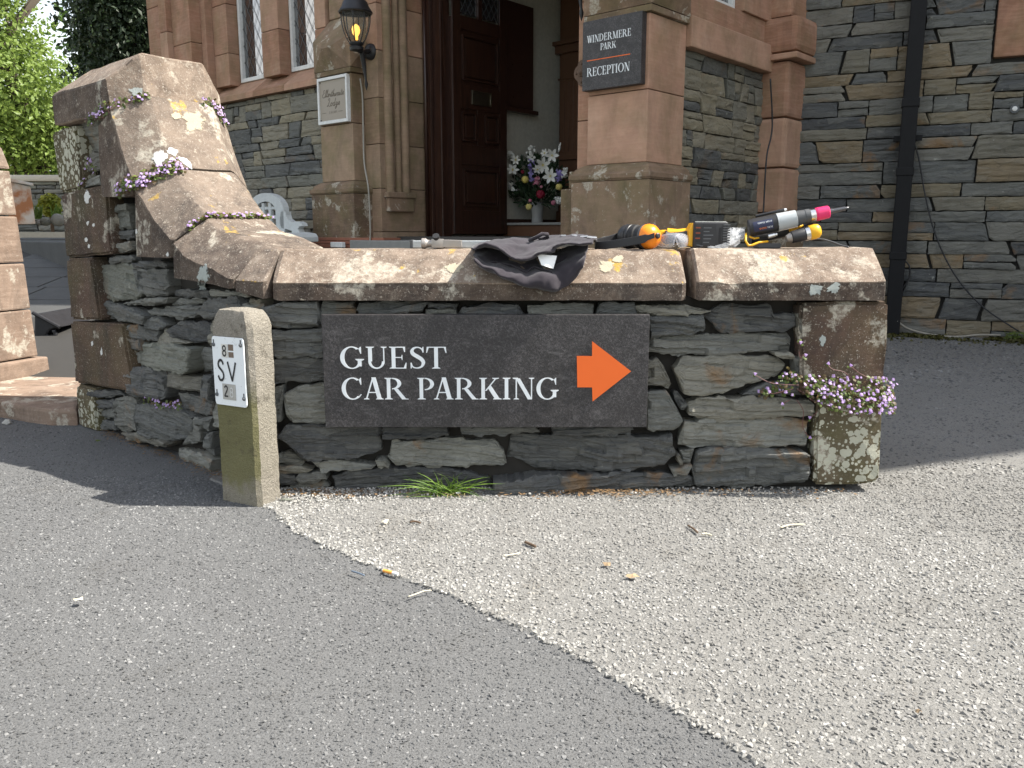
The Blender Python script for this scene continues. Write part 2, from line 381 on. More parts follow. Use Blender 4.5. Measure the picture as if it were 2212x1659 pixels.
def bnd(y): return np.where(y < 2.6, BY[np.clip((y/.005).astype(int), 0, len(BY)-1)], -.95)
def wallmask(P):     # true where open ground (not under the wall or the post)
    x, y = P[:, 0], P[:, 1]
    inm = (y > 2.50) & (x > -.85) & (x < 1.10) & (y < 2.95)
    s = (x+.84)*-.747+(y-2.497)*.665; v = (x+.84)*.665+(y-2.497)*.747
    inr = (v > .05) & (s > -.1) & (s < 1.25) & (v < .5)
    beh = (v > .05) & (y > 2.9) & (x < 1.05)
    return ~(inm | inr | beh)
# driveway chippings
P = np.concatenate([jgrid(-.9, 2.4, .95, 2.66, .0079), jgrid(-1, 4.4, 2.66, 4.4, .0145), jgrid(1, 4.6, 4.4, 6.8, .024)])
P = P[visible(P) & wallmask(P)]; P = P[P[:, 0] > bnd(P[:, 1])+.002-rng.exponential(.004, len(P))]
keep = rng.uniform(0, 1, len(P)) < .93; P = P[keep]
sc_ = rng.uniform(.0032, .0064, len(P))*np.where(P[:, 1] > 4.4, 2.3, np.where(P[:, 1] > 2.66, 1.5, 1))
big = rng.uniform(0, 1, len(P)) < .05; sc_[big] *= 1.35
edge = np.exp(-np.abs(P[:, 0]-bnd(P[:, 1]))/.03)
z = .0042+rng.uniform(-.0022, .0015, len(P))
wh = rng.uniform(0, 1, len(P)) < .55*np.exp(-np.abs(P[:, 0]-bnd(P[:, 1]))/.10)
scatter('seam_chippings', np.c_[P[wh], z[wh]], sc_[wh]*1.1, chipset('seam', MAT['chip_white'], 6, .66), 'pale worn chippings along the seam of the two surfaces')
P, z, sc_ = P[~wh], z[~wh], sc_[~wh]
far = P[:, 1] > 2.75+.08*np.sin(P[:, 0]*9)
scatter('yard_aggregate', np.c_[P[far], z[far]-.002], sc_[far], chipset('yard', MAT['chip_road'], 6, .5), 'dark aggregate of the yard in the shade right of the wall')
P, z, sc_ = P[~far], z[~far], sc_[~far]
scatter('driveway_chippings', np.c_[P, z], sc_, chipset('drive', MAT['chip_drive'], 7, .62), 'pale grey stone chippings covering the driveway')
# road aggregate
P = np.concatenate([jgrid(-2.0, 1.0, .95, 2.66, .0062), jgrid(-2.4, -.4, 2.3, 3.6, .0105)])
P = P[visible(P) & wallmask(P)]; P = P[P[:, 0] < bnd(P[:, 1])-.001]
z = -.0004+rng.uniform(-.0018, .0012, len(P))
scatter('road_aggregate', np.c_[P, z], rng.uniform(.0026, .0050, len(P)), chipset('rd', MAT['chip_road'], 7, .55), 'grey aggregate bound in the road surface')
# pale grit washed against the wall and the post
P = jgrid(-.74, 1.0, 2.36, 2.50, .0075)
d = np.where(P[:, 0] < -.35, .16, .05)+.04*np.sin(P[:, 0]*19)
keep = (P[:, 1] > 2.495-d*rng.uniform(0.1, 1, len(P))) & (P[:, 0] > bnd(P[:, 1])+.01) & (rng.uniform(0, 1, len(P)) < np.where(P[:, 0] < .2, .8, .35))
P = P[keep]
scatter('wall_foot_grit', np.c_[P, .009+rng.uniform(0, .004, len(P))], rng.uniform(.0025, .0062, len(P)), chipset('grit', MAT['chip_white'], 5, .7), 'whitish grit lying along the foot of the wall')

# ------------------------------------------------------------------ the garden wall
Z5 = lambda P: [(x*.4134, 438.9+y*.4134) for x, y in P]
Z6 = lambda P: [(548.6+x*.3966, 493.7+y*.3966) for x, y in P]
Z7 = lambda P: [(1316.7+x*.4048, 548.6+y*.4048) for x, y in P]
Z1 = lambda P: [(x*.2976, y*.2976) for x, y in P]
ZC = lambda P: [(98.75+x*.248, 329.2+y*.248) for x, y in P]

WID = .43; CA = .10; CC = .095
R0 = Vector((-.84, 2.497)); PHI = R(48.3); DR = Vector((-math.sin(PHI), math.cos(PHI))); RN = Vector((math.cos(PHI), math.sin(PHI)))
def RW(s, z, v): return Vector((R0.x+DR.x*s+RN.x*v, R0.y+DR.y*s+RN.y*v, z))
def MW(x, z, v): return Vector((x, 2.45+v, z))
def rpt(px, py, v=0.):
    o = R0+RN*v; return pl(px, py, o, DR)

wall = thing('garden_wall', 'low dry-stone slate garden wall with sandstone coping and swept-up end pier', 'wall', (0, 2.66, 0))
def span(poly, a):      # min/max b of polygon at coordinate a
    ys = []
    n = len(poly)
    for i in range(n):
        (x0, y0), (x1, y1) = poly[i], poly[(i+1) % n]
        if x0 != x1 and min(x0, x1) <= a <= max(x0, x1): ys.append(y0+(y1-y0)*(a-x0)/(x1-x0))
    return (min(ys), max(ys)) if ys else None
def rock(poly, mapf, name, mat, parent, seed, v0=.04, thick=.14, step=.009, amp=1., edge=.010, rowstep=None):
    """one split stone: outline poly (a,z) on a wall face, mapf(a,z,v) with v = depth behind the face"""
    rs = random.Random(seed)
    a0 = min(p[0] for p in poly); a1 = max(p[0] for p in poly); z0 = min(p[1] for p in poly); z1 = max(p[1] for p in poly)
    nu = max(4, min(70, int((a1-a0)/step))); nv = max(4, min(30, int((z1-z0)/(rowstep or step*.42))))
    eps = (a1-a0)*.004
    cols = []
    for i in range(nu+1):
        a = lerp(a0+eps, a1-eps, i/nu); s = span(poly, a); cols.append([a, s[0], s[1]])
    off = Vector((seed*1.37 % 50, seed*.71 % 50, 0))
    ta, tz = rs.uniform(-.10, .10)*amp, rs.uniform(-.14, .10)*amp
    ac, zc = (a0+a1)/2, (z0+z1)/2; tl_ = rs.uniform(-.12, .12)
    V, F = [], []
    for j in range(nv+1):
        for i in range(nu+1):
            a, lo, hi = cols[i]; t = j/nv
            z = lerp(lo, hi, t)
            q = Vector((a*9, z*9, 0))+off
            # irregular outline
            if j in (0, nv): z += .007*amp*noise.noise(q*2.1)+.004*amp*noise.cell(q*5.)+.0025*amp*noise.noise(q*12)
            if i in (0, nu): a += .008*amp*noise.noise(q*2.3+Vector((3, 0, 0)))+.006*amp*noise.cell(q*6)
            zw = z+.010*noise.noise(q*.9)+tl_*(a-ac)
            d = ta*(a-ac)+tz*(z-zc)-.008*amp*noise.noise(q*.8)-.0022*amp*noise.noise(q*7)
            for fq, am, br in ((38., .0085, 3.2), (100., .0030, 6.)):
                fl_ = math.floor(zw*fq); d -= am*amp*noise.cell(Vector((fl_+.5, math.floor(a*br+2.2*noise.noise(Vector((a*4, fl_*1.7, seed))))+.5, seed+.5)))
            da = min(i, nu-i)*(a1-a0)/nu; dz = min(j, nv-j)*(hi-lo)/nv; e = min(da, dz)
            ee = edge*(.35+.9*abs(noise.noise(q*2.2)))
            d += ee*(1-sst(0, ee*1.2, e))
            V.append(mapf(a, z, v0+d))
    W_ = nu+1
    for j in range(nv):
        for i in range(nu): F.append((j*W_+i, j*W_+i+1, (j+1)*W_+i+1, (j+1)*W_+i))
    ring = [i for i in range(W_)]+[j*W_+nu for j in range(1, nv+1)]+[nv*W_+i for i in range(nu-1, -1, -1)]+[j*W_ for j in range(nv-1, 0, -1)]
    b = len(V)
    for k in ring:
        j, i = divmod(k, W_); a, lo, hi = cols[i]
        V.append(mapf(a, lerp(lo, hi, j/nv), v0+thick))
    m = len(ring)
    for k in range(m): F.append((ring[k], b+k, b+(k+1) % m, ring[(k+1) % m]))
    return mesh(name, (V, F), mat, parent)
rs_f = 62.    # layers per metre

def grow(P, k):
    cx_ = sum(q[0] for q in P)/len(P); cy_ = sum(q[1] for q in P)/len(P)
    return [(x+math.copysign(min(k, abs(x-cx_)*.12), x-cx_), y+math.copysign(min(k*.8, abs(y-cy_)*.2), y-cy_)) for x, y in P]
def toM(P, v=.04): return [(lambda q: (q.x, q.z))(aY(x, y, 2.45+v)) for x, y in P]
def toR(P, v=.05): return [rpt(x, y, v) for x, y in P]
main_stones = [Z7(p) for p in [
    [(205, 335), (500, 325), (510, 395), (440, 425), (205, 435)],
    [(190, 293), (400, 278), (530, 300), (480, 314), (190, 314)],
    [(525, 335), (545, 300), (620, 275), (860, 275), (875, 320), (990, 318), (1005, 380), (950, 412), (600, 425), (560, 380)],
    [(200, 440), (600, 430), (970, 422), (990, 520), (820, 525), (600, 535), (350, 540), (200, 515)],
    [(345, 610), (380, 560), (560, 545), (880, 550), (955, 600), (900, 650), (600, 735), (450, 750), (390, 735)],
    [(190, 570), (260, 550), (330, 690), (325, 712), (190, 690)],
    [(190, 735), (305, 730), (340, 800), (385, 885), (330, 940), (190, 930)],
    [(330, 750), (360, 735), (412, 800), (405, 822), (370, 820)],
    [(400, 800), (480, 765), (900, 760), (1080, 790), (1090, 850), (800, 875), (560, 880), (420, 850)],
    [(375, 1010), (395, 890), (600, 880), (900, 870), (1070, 890), (1055, 1020), (800, 1030), (430, 1030)],
    [(445, 1130), (470, 1045), (560, 1035), (1000, 1040), (1060, 1070), (1065, 1150), (1040, 1225), (700, 1240), (460, 1235)],
    [(380, 1050), (450, 1045), (430, 1110), (390, 1100)], [(328, 1140), (430, 1122), (425, 1180), (340, 1172)], [(350, 1075), (370, 1062), (390, 1110), (370, 1122)],
    [(860, 530), (980, 525), (985, 556), (900, 556)], [(700, 745), (850, 690), (1000, 700), (1010, 750), (760, 756)],
    [(1000, 320), (1025, 290), (1028, 420), (1005, 415)], [(985, 560), (1025, 540), (1030, 690), (1000, 740)]]]
main_stones += [Z6(p) for p in [
    [(60, 430), (180, 395), (360, 400), (372, 535), (200, 545), (110, 530)], [(365, 400), (550, 398), (552, 475), (365, 478)],
    [(560, 410), (700, 395), (930, 400), (925, 447), (560, 478)], [(940, 402), (1112, 408), (1110, 432), (940, 430)], [(930, 440), (1110, 437), (1115, 480), (930, 480)],
    [(1125, 432), (1250, 412), (1430, 417), (1480, 478), (1120, 480)], [(1495, 428), (1640, 408), (1860, 412), (1852, 478), (1495, 476)],
    [(1870, 412), (2080, 403), (2082, 478), (1862, 478)], [(2090, 420), (2212, 408), (2350, 428), (2352, 470), (2090, 478)],
    [(100, 555), (390, 545), (392, 690), (110, 695)], [(105, 705), (392, 700), (398, 832), (110, 838)], [(100, 860), (155, 850), (150, 1040), (110, 1060)],
    [(160, 905), (240, 858), (410, 850), (412, 1056), (220, 1065), (180, 1010)],
    [(135, 1130), (180, 1075), (395, 1068), (690, 1068), (695, 1200), (560, 1250), (280, 1250), (210, 1180)],
    [(120, 1240), (190, 1218), (285, 1260), (250, 1284), (120, 1284)], [(120, 1295), (250, 1290), (312, 1310), (280, 1332), (130, 1322)],
    [(230, 1360), (250, 1333), (390, 1320), (402, 1355), (270, 1388)], [(185, 1402), (380, 1382), (402, 1410), (300, 1446), (195, 1446)], [(130, 1340), (225, 1340), (240, 1390), (140, 1400)],
    [(310, 1262), (450, 1255), (660, 1285), (640, 1306), (380, 1312)],
    [(700, 1068), (1060, 1068), (1066, 1125), (940, 1140), (700, 1146)], [(1130, 1068), (1540, 1068), (1546, 1105), (1300, 1118), (1130, 1112)], [(1620, 1068), (2060, 1068), (2062, 1105), (1800, 1128), (1620, 1118)],
    [(735, 1240), (750, 1165), (900, 1152), (1300, 1158), (1360, 1215), (1372, 1240), (1376, 1290), (1100, 1302), (760, 1297)],
    [(1380, 1250), (1400, 1140), (1600, 1126), (2150, 1132), (2280, 1120), (2288, 1220), (2230, 1290), (2000, 1320), (1700, 1327), (1550, 1312)],
    [(425, 1345), (560, 1310), (800, 1308), (1100, 1320), (1280, 1365), (1287, 1440), (900, 1445), (440, 1450)],
    [(1295, 1368), (1500, 1345), (2000, 1328), (2350, 1342), (2450, 1400), (2100, 1420), (1600, 1440), (1300, 1444)],
    [(660, 1255), (730, 1250), (735, 1300), (670, 1290)],
    [(-75, 415), (60, 408), (75, 540), (-60, 548)], [(-60, 560), (90, 558), (95, 700), (-60, 700)], [(-60, 710), (95, 708), (95, 850), (-60, 850)], [(-60, 860), (90, 860), (100, 1070), (-60, 1070)], [(-60, 1080), (120, 1080), (110, 1230), (-60, 1230)], [(-60, 1240), (110, 1240), (110, 1440), (-60, 1440)]]]
for k, P in enumerate(main_stones):
    o = rock(toM(grow(P, 1.0)), MW, 'stone', MAT['slate'], wall, 11+k*3, v0=.036+random.Random(k*7+1).uniform(-.016, .014), amp=1.0)
ret_stones = [Z5(p) for p in [
    [(505, 440), (515, 325), (640, 310), (690, 330), (735, 480), (700, 505), (540, 510)], [(735, 350), (880, 340), (895, 430), (890, 480), (780, 490), (750, 420)],
    [(495, 560), (500, 530), (560, 515), (720, 555), (790, 590), (780, 635), (520, 600)], [(640, 525), (760, 500), (890, 492), (880, 520), (760, 532)],
    [(885, 512), (920, 498), (1040, 503), (1045, 522), (930, 537), (885, 532)], [(780, 560), (900, 540), (1040, 540), (1020, 590), (960, 600), (800, 582)],
    [(785, 600), (850, 595), (880, 640), (850, 660), (780, 655)], [(665, 640), (720, 635), (830, 670), (825, 720), (680, 702)],
    [(870, 670), (950, 612), (1100, 630), (1105, 722), (1000, 727), (900, 702)], [(668, 722), (745, 710), (755, 770), (690, 767)], [(668, 790), (720, 772), (740, 830), (690, 847)],
    [(745, 730), (900, 735), (1040, 760), (1030, 870), (980, 890), (745, 845)], [(1045, 760), (1110, 765), (1112, 890), (1045, 880)],
    [(668, 900), (720, 860), (880, 870), (890, 900), (880, 1010), (850, 1025), (700, 992)], [(890, 890), (920, 880), (1060, 910), (1065, 980), (900, 962)],
    [(930, 990), (1060, 1008), (1108, 1040), (1105, 1112), (950, 1082)], [(497, 975), (640, 980), (660, 1000), (560, 1012), (497, 1002)], [(500, 1020), (610, 1030), (615, 1070), (510, 1067)],
    [(512, 1080), (600, 1075), (620, 1122), (520, 1115)], [(515, 1132), (610, 1136), (622, 1182), (530, 1187)], [(615, 1090), (625, 1020), (720, 1005), (735, 1080), (735, 1190), (630, 1185)],
    [(745, 1045), (930, 1060), (1008, 1120), (1000, 1230), (880, 1242), (750, 1202)], [(960, 1262), (980, 1200), (1012, 1122), (1040, 1122), (1060, 1170), (1060, 1240)],
    [(1045, 1120), (1115, 1120), (1115, 1185), (1045, 1165)], [(1065, 1205), (1125, 1195), (1128, 1320), (1070, 1295)], [(640, 1200), (740, 1200), (900, 1243), (890, 1268), (740, 1240)],
    [(930, 1285), (1100, 1320), (1128, 1345), (1120, 1420), (950, 1352)], [(1070, 900), (1120, 905), (1120, 1030), (1075, 1005)],
    [(572, 20), (680, 5), (685, 130), (600, 137), (580, 90)], [(588, 215), (680, 200), (687, 240), (590, 267)], [(578, 150), (685, 140), (687, 182), (583, 192)],
    [(575, 280), (680, 272), (690, 298), (580, 312)], [(1045, 560), (1110, 502), (1260, 490), (1300, 560), (1220, 585), (1100, 605)], [(700, 312), (880, 297), (885, 330), (720, 342)],
    [(1110, 620), (1290, 600), (1300, 740), (1112, 745)], [(1112, 760), (1290, 760), (1290, 900), (1115, 890)], [(700, 345), (735, 360), (765, 470), (745, 480)],
    [(830, 725), (870, 650), (900, 705), (1000, 728), (860, 740)], [(750, 850), (980, 895), (880, 880), (760, 862)], [(1120, 1040), (1290, 1040), (1290, 1180), (1120, 1170)],
    [(900, 452), (1085, 456), (1088, 496), (905, 488)], [(1092, 452), (1300, 462), (1310, 488), (1110, 496)], [(1300, 505), (1350, 500), (1350, 600), (1305, 600)]]]
ret_stones += [Z1(p) for p in [[(550, 890), (720, 860), (735, 1090), (580, 1110)], [(582, 1125), (732, 1100), (748, 1225), (600, 1255)], [(612, 1300), (740, 1262), (752, 1340), (620, 1357)]]]
for k, P in enumerate(ret_stones):
    pale = k in (0, 1, 2, 11, 29, 42, 28)
    rock(toR(grow(P, .8)), RW, 'stone', MAT['slate_green'] if pale else MAT['slate'], wall, 211+k*3, v0=.045+random.Random(k*5+2).uniform(-.016, .014), amp=.9)
# dark hearting behind the stones
mesh('core', join(box(-.80, 2.53, -.02, 1.06, 2.84, .605), hexa([RW(-.05, -.02, .085), RW(-.05, -.02, .38), RW(1.20, -.02, .38), RW(1.20, -.02, .085), RW(-.05, .61, .085), RW(-.05, .61, .38), RW(1.20, 1.16, .38), RW(1.20, 1.16, .085)]),
     hexa([RW(.62, .5, .085), RW(.62, .5, .38), RW(1.20, .5, .38), RW(1.20, .5, .085), RW(.80, 1.17, .085), RW(.80, 1.17, .38), RW(1.20, 1.17, .38), RW(1.20, 1.17, .085)])), MAT['core'], wall)

# quoins: dressed blocks
def quoin(poly, mapf, mat, v0, v1, k, name='quoin'):
    v, f = prism(poly, mapf, v0, v1)
    bm = bmesh.new(); vs = [bm.verts.new(q) for q in v]
    for q in f: bm.faces.new([vs[i] for i in q])
    bmesh.ops.subdivide_edges(bm, edges=bm.edges, cuts=4, use_grid_fill=True)
    bmesh.ops.recalc_face_normals(bm, faces=bm.faces)
    bmesh.ops.bevel(bm, geom=[e for e in bm.edges if len(e.link_faces) == 2 and e.calc_face_angle(0) > R(40)], offset=.009, segments=2, affect='EDGES')
    for q in bm.verts: q.co += noise.noise_vector(q.co*9+Vector((k, 0, 0)))*.006+noise.noise_vector(q.co*34)*.003
    me = bpy.data.meshes.new(name); bm.to_mesh(me); bm.free(); me.materials.append(mat)
    return link(bpy.data.objects.new(name, me), wall)
quoin(toM(Z7([(1022, 256), (1492, 252), (1484, 430), (1468, 752), (1015, 752)]), .015), MW, MAT['quoin'], .015, .40, 1)
quoin(toM(Z7([(1105, 762), (1468, 760), (1437, 1222), (1092, 1236)]), .02), MW, MAT['quoin_lichen'], .02, .40, 2)
for k, (P, m) in enumerate([(Z1([(383, 962), (545, 908), (585, 1270), (578, 1375), (430, 1402)]), 'quoin_lichen'), (Z5([(318, 0), (540, 0), (580, 265), (342, 284)]), 'quoin'),
        (Z5([(345, 289), (472, 286), (520, 612), (369, 608)]), 'quoin'), (Z5([(371, 620), (637, 635), (690, 980), (396, 940)]), 'quoin'), (Z5([(398, 946), (492, 970), (505, 1195), (408, 1165)]), 'quoin_lichen')]):
    P = toR(P, .02)
    if k == 1:
        t = toR([(131, 418), (225, 400)], .02); P[0] = t[0]; P[1] = t[1]
    quoin(P, RW, MAT[m], .02, .39, 5+k)

# coping stones swept along a path. station: (front-arris point, inward normal, lift dir, front-bottom point)
ZU = Vector((0, 0, 1))
def cope_pt(O, N, L, v, W=WID):
    if v < CA: l = CC*v/CA
    elif v > W-CA: l = CC*(W-v)/CA
    else: l = CC
    return O+N*v+L*l
def coping(st, name, sub=14, k=0, W=WID, mat=None, amp=1., label=None):
    vs = [0, .003, .03, .06, CA-.005, CA+.006, .15, .2, .25, W-CA-.01, W-CA+.008, W-.05, W-.004, W]
    rows = []
    for i in range(len(st)-1):
        for j in range(sub+(i == len(st)-2)):
            t = j/sub; O, N, L, B = [lerp(st[i][q], st[i+1][q], t) for q in range(4)]
            N = N.copy(); L = L.normalized()
            pr = [lerp(B, O, x) for x in (0, .04, .3, .6, .93)]+[cope_pt(O, N, L, v, W) for v in vs]+[lerp(O, B, x)+N*W for x in (.07, .6, 1)]
            pr[4] += N*.0015
            rows.append(pr)
    N_in = st[0][1]
    for a_, b__ in ((0, 1), (-1, -2)):
        gl = (rows[b__][3]-rows[a_][3]).length; rows[a_] = [lerp(x, y, min(.6, .0045/max(gl, 1e-4))) for x, y in zip(rows[a_], rows[b__])]
    V, F = [], []; n = len(rows[0])
    for i, pr in enumerate(rows):
        for j, q in enumerate(pr):
            e = min(i, len(rows)-1-i)
            d = noise.noise_vector(q*4+Vector((k*3., 0, 0)))*.0012*amp+noise.noise_vector(q*17)*.0008*amp+noise.noise_vector(q*45)*.0010*amp
            if 3 <= j <= 6 or 8 <= j <= 10: d *= 1.8
            if j in (4, 5, 6, 9, 10) and noise.noise(q*19+Vector((k, 5, 0))) > .38: d += (-ZU*.5+N_in*.5)*.007*(noise.noise(q*19+Vector((k, 5, 0)))-.38)*4
            if e == 0:
                cen = sum(pr, Vector())/n; d += (cen-q).normalized()*.010
            V.append(q+d)
    for i in range(len(rows)-1):
        for j in range(n): F.append((i*n+j, i*n+(j+1) % n, (i+1)*n+(j+1) % n, (i+1)*n+j))
    c0 = sum(V[:n], Vector())/n; c1 = sum(V[-n:], Vector())/n; V += [c0, c1]; a = len(V)-2; b = (len(rows)-1)*n
    F += [(a, (j+1) % n, j) for j in range(n)]+[(a+1, b+j, b+(j+1) % n) for j in range(n)]
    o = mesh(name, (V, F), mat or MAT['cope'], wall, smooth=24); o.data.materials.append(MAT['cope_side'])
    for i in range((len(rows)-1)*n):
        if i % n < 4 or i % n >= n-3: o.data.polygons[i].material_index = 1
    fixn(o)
    if label: o['label'] = label
    return o
MN = Vector((0, 1, 0))
def mst(x, z=.652, zb=.601): return (Vector((x, 2.45, z)), MN, ZU, Vector((x, 2.45, zb)))
coping([mst(-.712), mst(-.1), mst(.518)], 'coping_stone', 34, 1)
coping([mst(.540, .656), mst(.85, .654), mst(1.108, .657)], 'coping_stone', 26, 2)
NK = Vector((.36, .93, 0)).normalized(); RN3 = Vector((RN.x, RN.y, 0)); DR3 = Vector((DR.x, DR.y, 0))
def mit(a, b): m = a+b; return m*(1/(1+a.dot(b)))
p0 = Vector((-.724, 2.452, .655)); p1 = Vector((R0.x, R0.y, .657))
coping([(p0, mit(MN, NK)*1.0, ZU, p0-ZU*.052), (p1, mit(NK, RN3), ZU, p1-ZU*.03)], 'coping_stone', 10, 3, mat=MAT['cope_dark'])
ARR = [rpt(*q) for q in [(237, 237), (246, 260), (262, 319), (282, 376), (290, 400), (301, 421), (337, 480), (371, 522), (396, 552), (421, 567), (458, 581), (495, 592)]]
ARR = [Vector(a) for a in ARR]
ARR[-1] = Vector((.004, .657))
def arr_frame(i):
    a = ARR[max(i-1, 0)]; b = ARR[min(i+1, len(ARR)-1)]; t = (b-a).normalized()
    L2 = Vector((t.y, -t.x)); L2 = L2 if L2.y > 0 or L2.x < 0 else -L2
    if L2.y < 0: L2 = -L2
    return L2
def rst(i, bs, bz, W3=None):
    s, z = ARR[i]; L2 = arr_frame(i)
    return (RW(s, z, 0), RN3, DR3*L2.x+ZU*L2.y, RW(bs, bz, 0))
A_b = [(.372, .652), (.29, .65), (.215, .646), (.11, .64), (.004, .63)]
coping([rst(7+i, *A_b[i]) for i in range(5)], 'coping_stone', 7, 4, mat=MAT['cope_dark'])
ARR_B = [(.632, .715), (.56, .715), (.46, .715), (.372, .716)]
coping([rst(4+i, *ARR_B[i]) for i in range(4)], 'coping_stone', 8, 5, mat=MAT['cope_dark'])
ARR_C = [(.838, 1.185), (.855, 1.07), (.865, .925), (.70, .922), (.612, .922)]
coping([rst(0, *ARR_C[0]), rst(1, *ARR_C[1]), rst(2, *ARR_C[2]), rst(3, *ARR_C[3]), rst(4, *ARR_C[4])], 'coping_stone', 7, 6, mat=MAT['cope_dark'])
# cap block with chamfered end and hipped top
def capv(s, z, v): return RW(s, z, v)
zb, zm, zt = 1.203, 1.316, 1.405; e0, e1, f0, f1 = .745, .665, 1.235, 1.09
L2 = arr_frame(0); tilt = -.25
P8 = {}
def loop(z, fr, ins):     # plan outline at height z ; fr = inset of the chamfers
    sh = (z-zb)*.10
    return [capv(e0+sh, z, ins), capv(e1+sh+ins*.6, z, CA+ins*.5), capv(e1+sh+ins*.6, z, WID-CA-ins*.5), capv(e0+sh, z, WID-ins), capv(f0-ins*1.1, z, WID-ins), capv(f0-ins*1.1, z, ins)]
lo_ = loop(zb, 0, 0); mi_ = loop(zm, 0, 0)
top = [capv(e1+.022, zt+.004, CA), capv(e1+.022, zt+.004, WID-CA), capv(f1, zt, WID-CA), capv(f1, zt, CA)]
# lower the ridge joint edge so the end face meets the swept stone below
lo_[1] = RW(e1-.004, zb+.035, CA); lo_[2] = RW(e1-.004, zb+.035, WID-CA)
V = lo_+mi_+top
F = [(0, 5, 4, 3, 2, 1), (5, 0, 6, 11), (3, 4, 10, 9), (4, 5, 11, 10), (11, 6, 12, 15), (0, 1, 12, 6), (1, 2, 13, 12), (2, 3, 9, 13), (9, 10, 14, 13), (10, 11, 15, 14), (12, 13, 14, 15)]
bm = bmesh.new(); vs = [bm.verts.new(q) for q in V]
for q in F: bm.faces.new([vs[i] for i in q])
bmesh.ops.triangulate(bm, faces=bm.faces)
bmesh.ops.recalc_face_normals(bm, faces=bm.faces)
es = [e for e in bm.edges if e.calc_face_angle(0) > R(12)]
bmesh.ops.bevel(bm, geom=es, offset=.005, segments=1, affect='EDGES')
bmesh.ops.subdivide_edges(bm, edges=[e for e in bm.edges if e.calc_length() > .05], cuts=4, use_grid_fill=True)
for q in bm.verts: q.co += noise.noise_vector(q.co*8)*.004+noise.noise_vector(q.co*30)*.002
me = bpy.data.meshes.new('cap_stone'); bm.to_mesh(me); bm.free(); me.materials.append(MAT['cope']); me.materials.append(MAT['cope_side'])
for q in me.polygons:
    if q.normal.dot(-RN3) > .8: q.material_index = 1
link(bpy.data.objects.new('cap_stone', me), wall)

# crusts of white and grey lichen on the stones
from mathutils.bvhtree import BVHTree
_v, _f = [], []
for o in wall.children:
    b_ = len(_v); _v += [x.co.copy() for x in o.data.vertices]; _f += [tuple(i+b_ for i in q.vertices) for q in o.data.polygons]
WBV = BVHTree.FromPolygons(_v, _f)
def crustmat(name, col, cover):
    b = NB(name); p = b.pos(); at = b.n('ShaderNodeAttribute', attribute_name='fade'); n = b.noise(p, 45, 8, .75, .3); n2 = b.noise(p, 160, 4, .7)
    al = b.ramp(b.ma('ADD', b.ma('MULTIPLY', at.outputs['Fac'], .75), b.ma('MULTIPLY', n, .9)), [(.74-cover, 0), (.80-cover, 1)])
    return b.fin(b.mix(n2, tuple(x*.72 for x in col), tuple(min(1, x*1.15) for x in col)), .9, b.bump(n2, .5, .003), spec=.15, Alpha=al)
MAT['crust_white'] = crustmat('white_lichen_crust', (.60, .60, .57), .12); MAT['crust_grey'] = crustmat('grey_lichen_crust', (.36, .385, .36), .08); MAT['crust_cream'] = crustmat('cream_lichen_crust', (.40, .35, .26), .02)
def crust(px, py, rx, ry, mat, seed, rot=0., lob=.5):
    kk = 1.1 if mat == 'crust_white' else 1.35; rx *= kk; ry *= kk; V, F = [], []; nr, na = 5, 26; cr_, sr_ = math.cos(R(rot)), math.sin(R(rot))
    for i in range(nr+1):
        for k in range(na):
            a = 6.2832*k/na; r_ = i/nr*(1+lob*noise.noise(Vector((math.cos(a)*1.3, math.sin(a)*1.3, seed*3.7)))+.25*noise.noise(Vector((math.cos(a)*4, math.sin(a)*4, seed))))
            x, y = rx*r_*math.cos(a), ry*r_*math.sin(a); d = Vector(ray(px+x*cr_-y*sr_, py+x*sr_+y*cr_))
            h = WBV.ray_cast(Vector((0, 0, EYE)), d.normalized())
            if h[0] is None: return
            n_ = h[1] if h[1].dot(d) < 0 else -h[1]; V.append(h[0]+n_*(.0016-.0012*(i == nr)))
    if max((a-V[0]).length for a in V) > .25: return
    for i in range(nr):
        for k in range(na): F.append((i*na+k, i*na+(k+1) % na, (i+1)*na+(k+1) % na, (i+1)*na+k))
    o = mesh('lichen_crust', (V, F), MAT[mat], wall, smooth=True)
    at = o.data.attributes.new('fade', 'FLOAT', 'POINT'); at.data.foreach_set('value', [1-(i//na)/nr for i in range(len(V))])
for k, c in enumerate([(345, 340, 15, 22, 'crust_white', 20, 25), (372, 328, 13, 10, 'crust_white'), (400, 350, 20, 8, 'crust_white', 3, 42), (371, 344, 6, 4, 'crust_white'), (294, 198, 13, 9, 'crust_grey'), (438, 598, 15, 26, 'crust_grey', 6, 8), (188, 425, 9, 14, 'crust_white'), (190, 482, 3, 6, 'crust_white'), (203, 486, 3, 6, 'crust_white'), (187, 517, 4, 6, 'crust_white'), (193, 532, 3, 6, 'crust_white'),
    (295, 500, 4, 6, 'crust_white'), (363, 550, 4, 6, 'crust_white'), (418, 262, 26, 22, 'crust_cream', 4, 20), (380, 250, 12, 8, 'crust_cream'), (425, 155, 18, 14, 'crust_cream'), (140, 285, 12, 14, 'crust_grey'), (1762, 626, 16, 13, 'crust_grey'), (1800, 622, 18, 9, 'crust_grey', 5, -30), (1777, 734, 8, 10, 'crust_grey'), 
    (980, 580, 20, 14, 'crust_cream'), (200, 742, 3, 6, 'crust_white'), (220, 760, 3, 9, 'crust_white'), (1310, 575, 22, 14, 'crust_cream'), (1335, 560, 14, 8, 'crust_cream'), ]):
    crust(c[0], c[1], c[2], c[3], c[4], (c[5] if len(c) > 5 else k), c[6] if len(c) > 6 else 0)

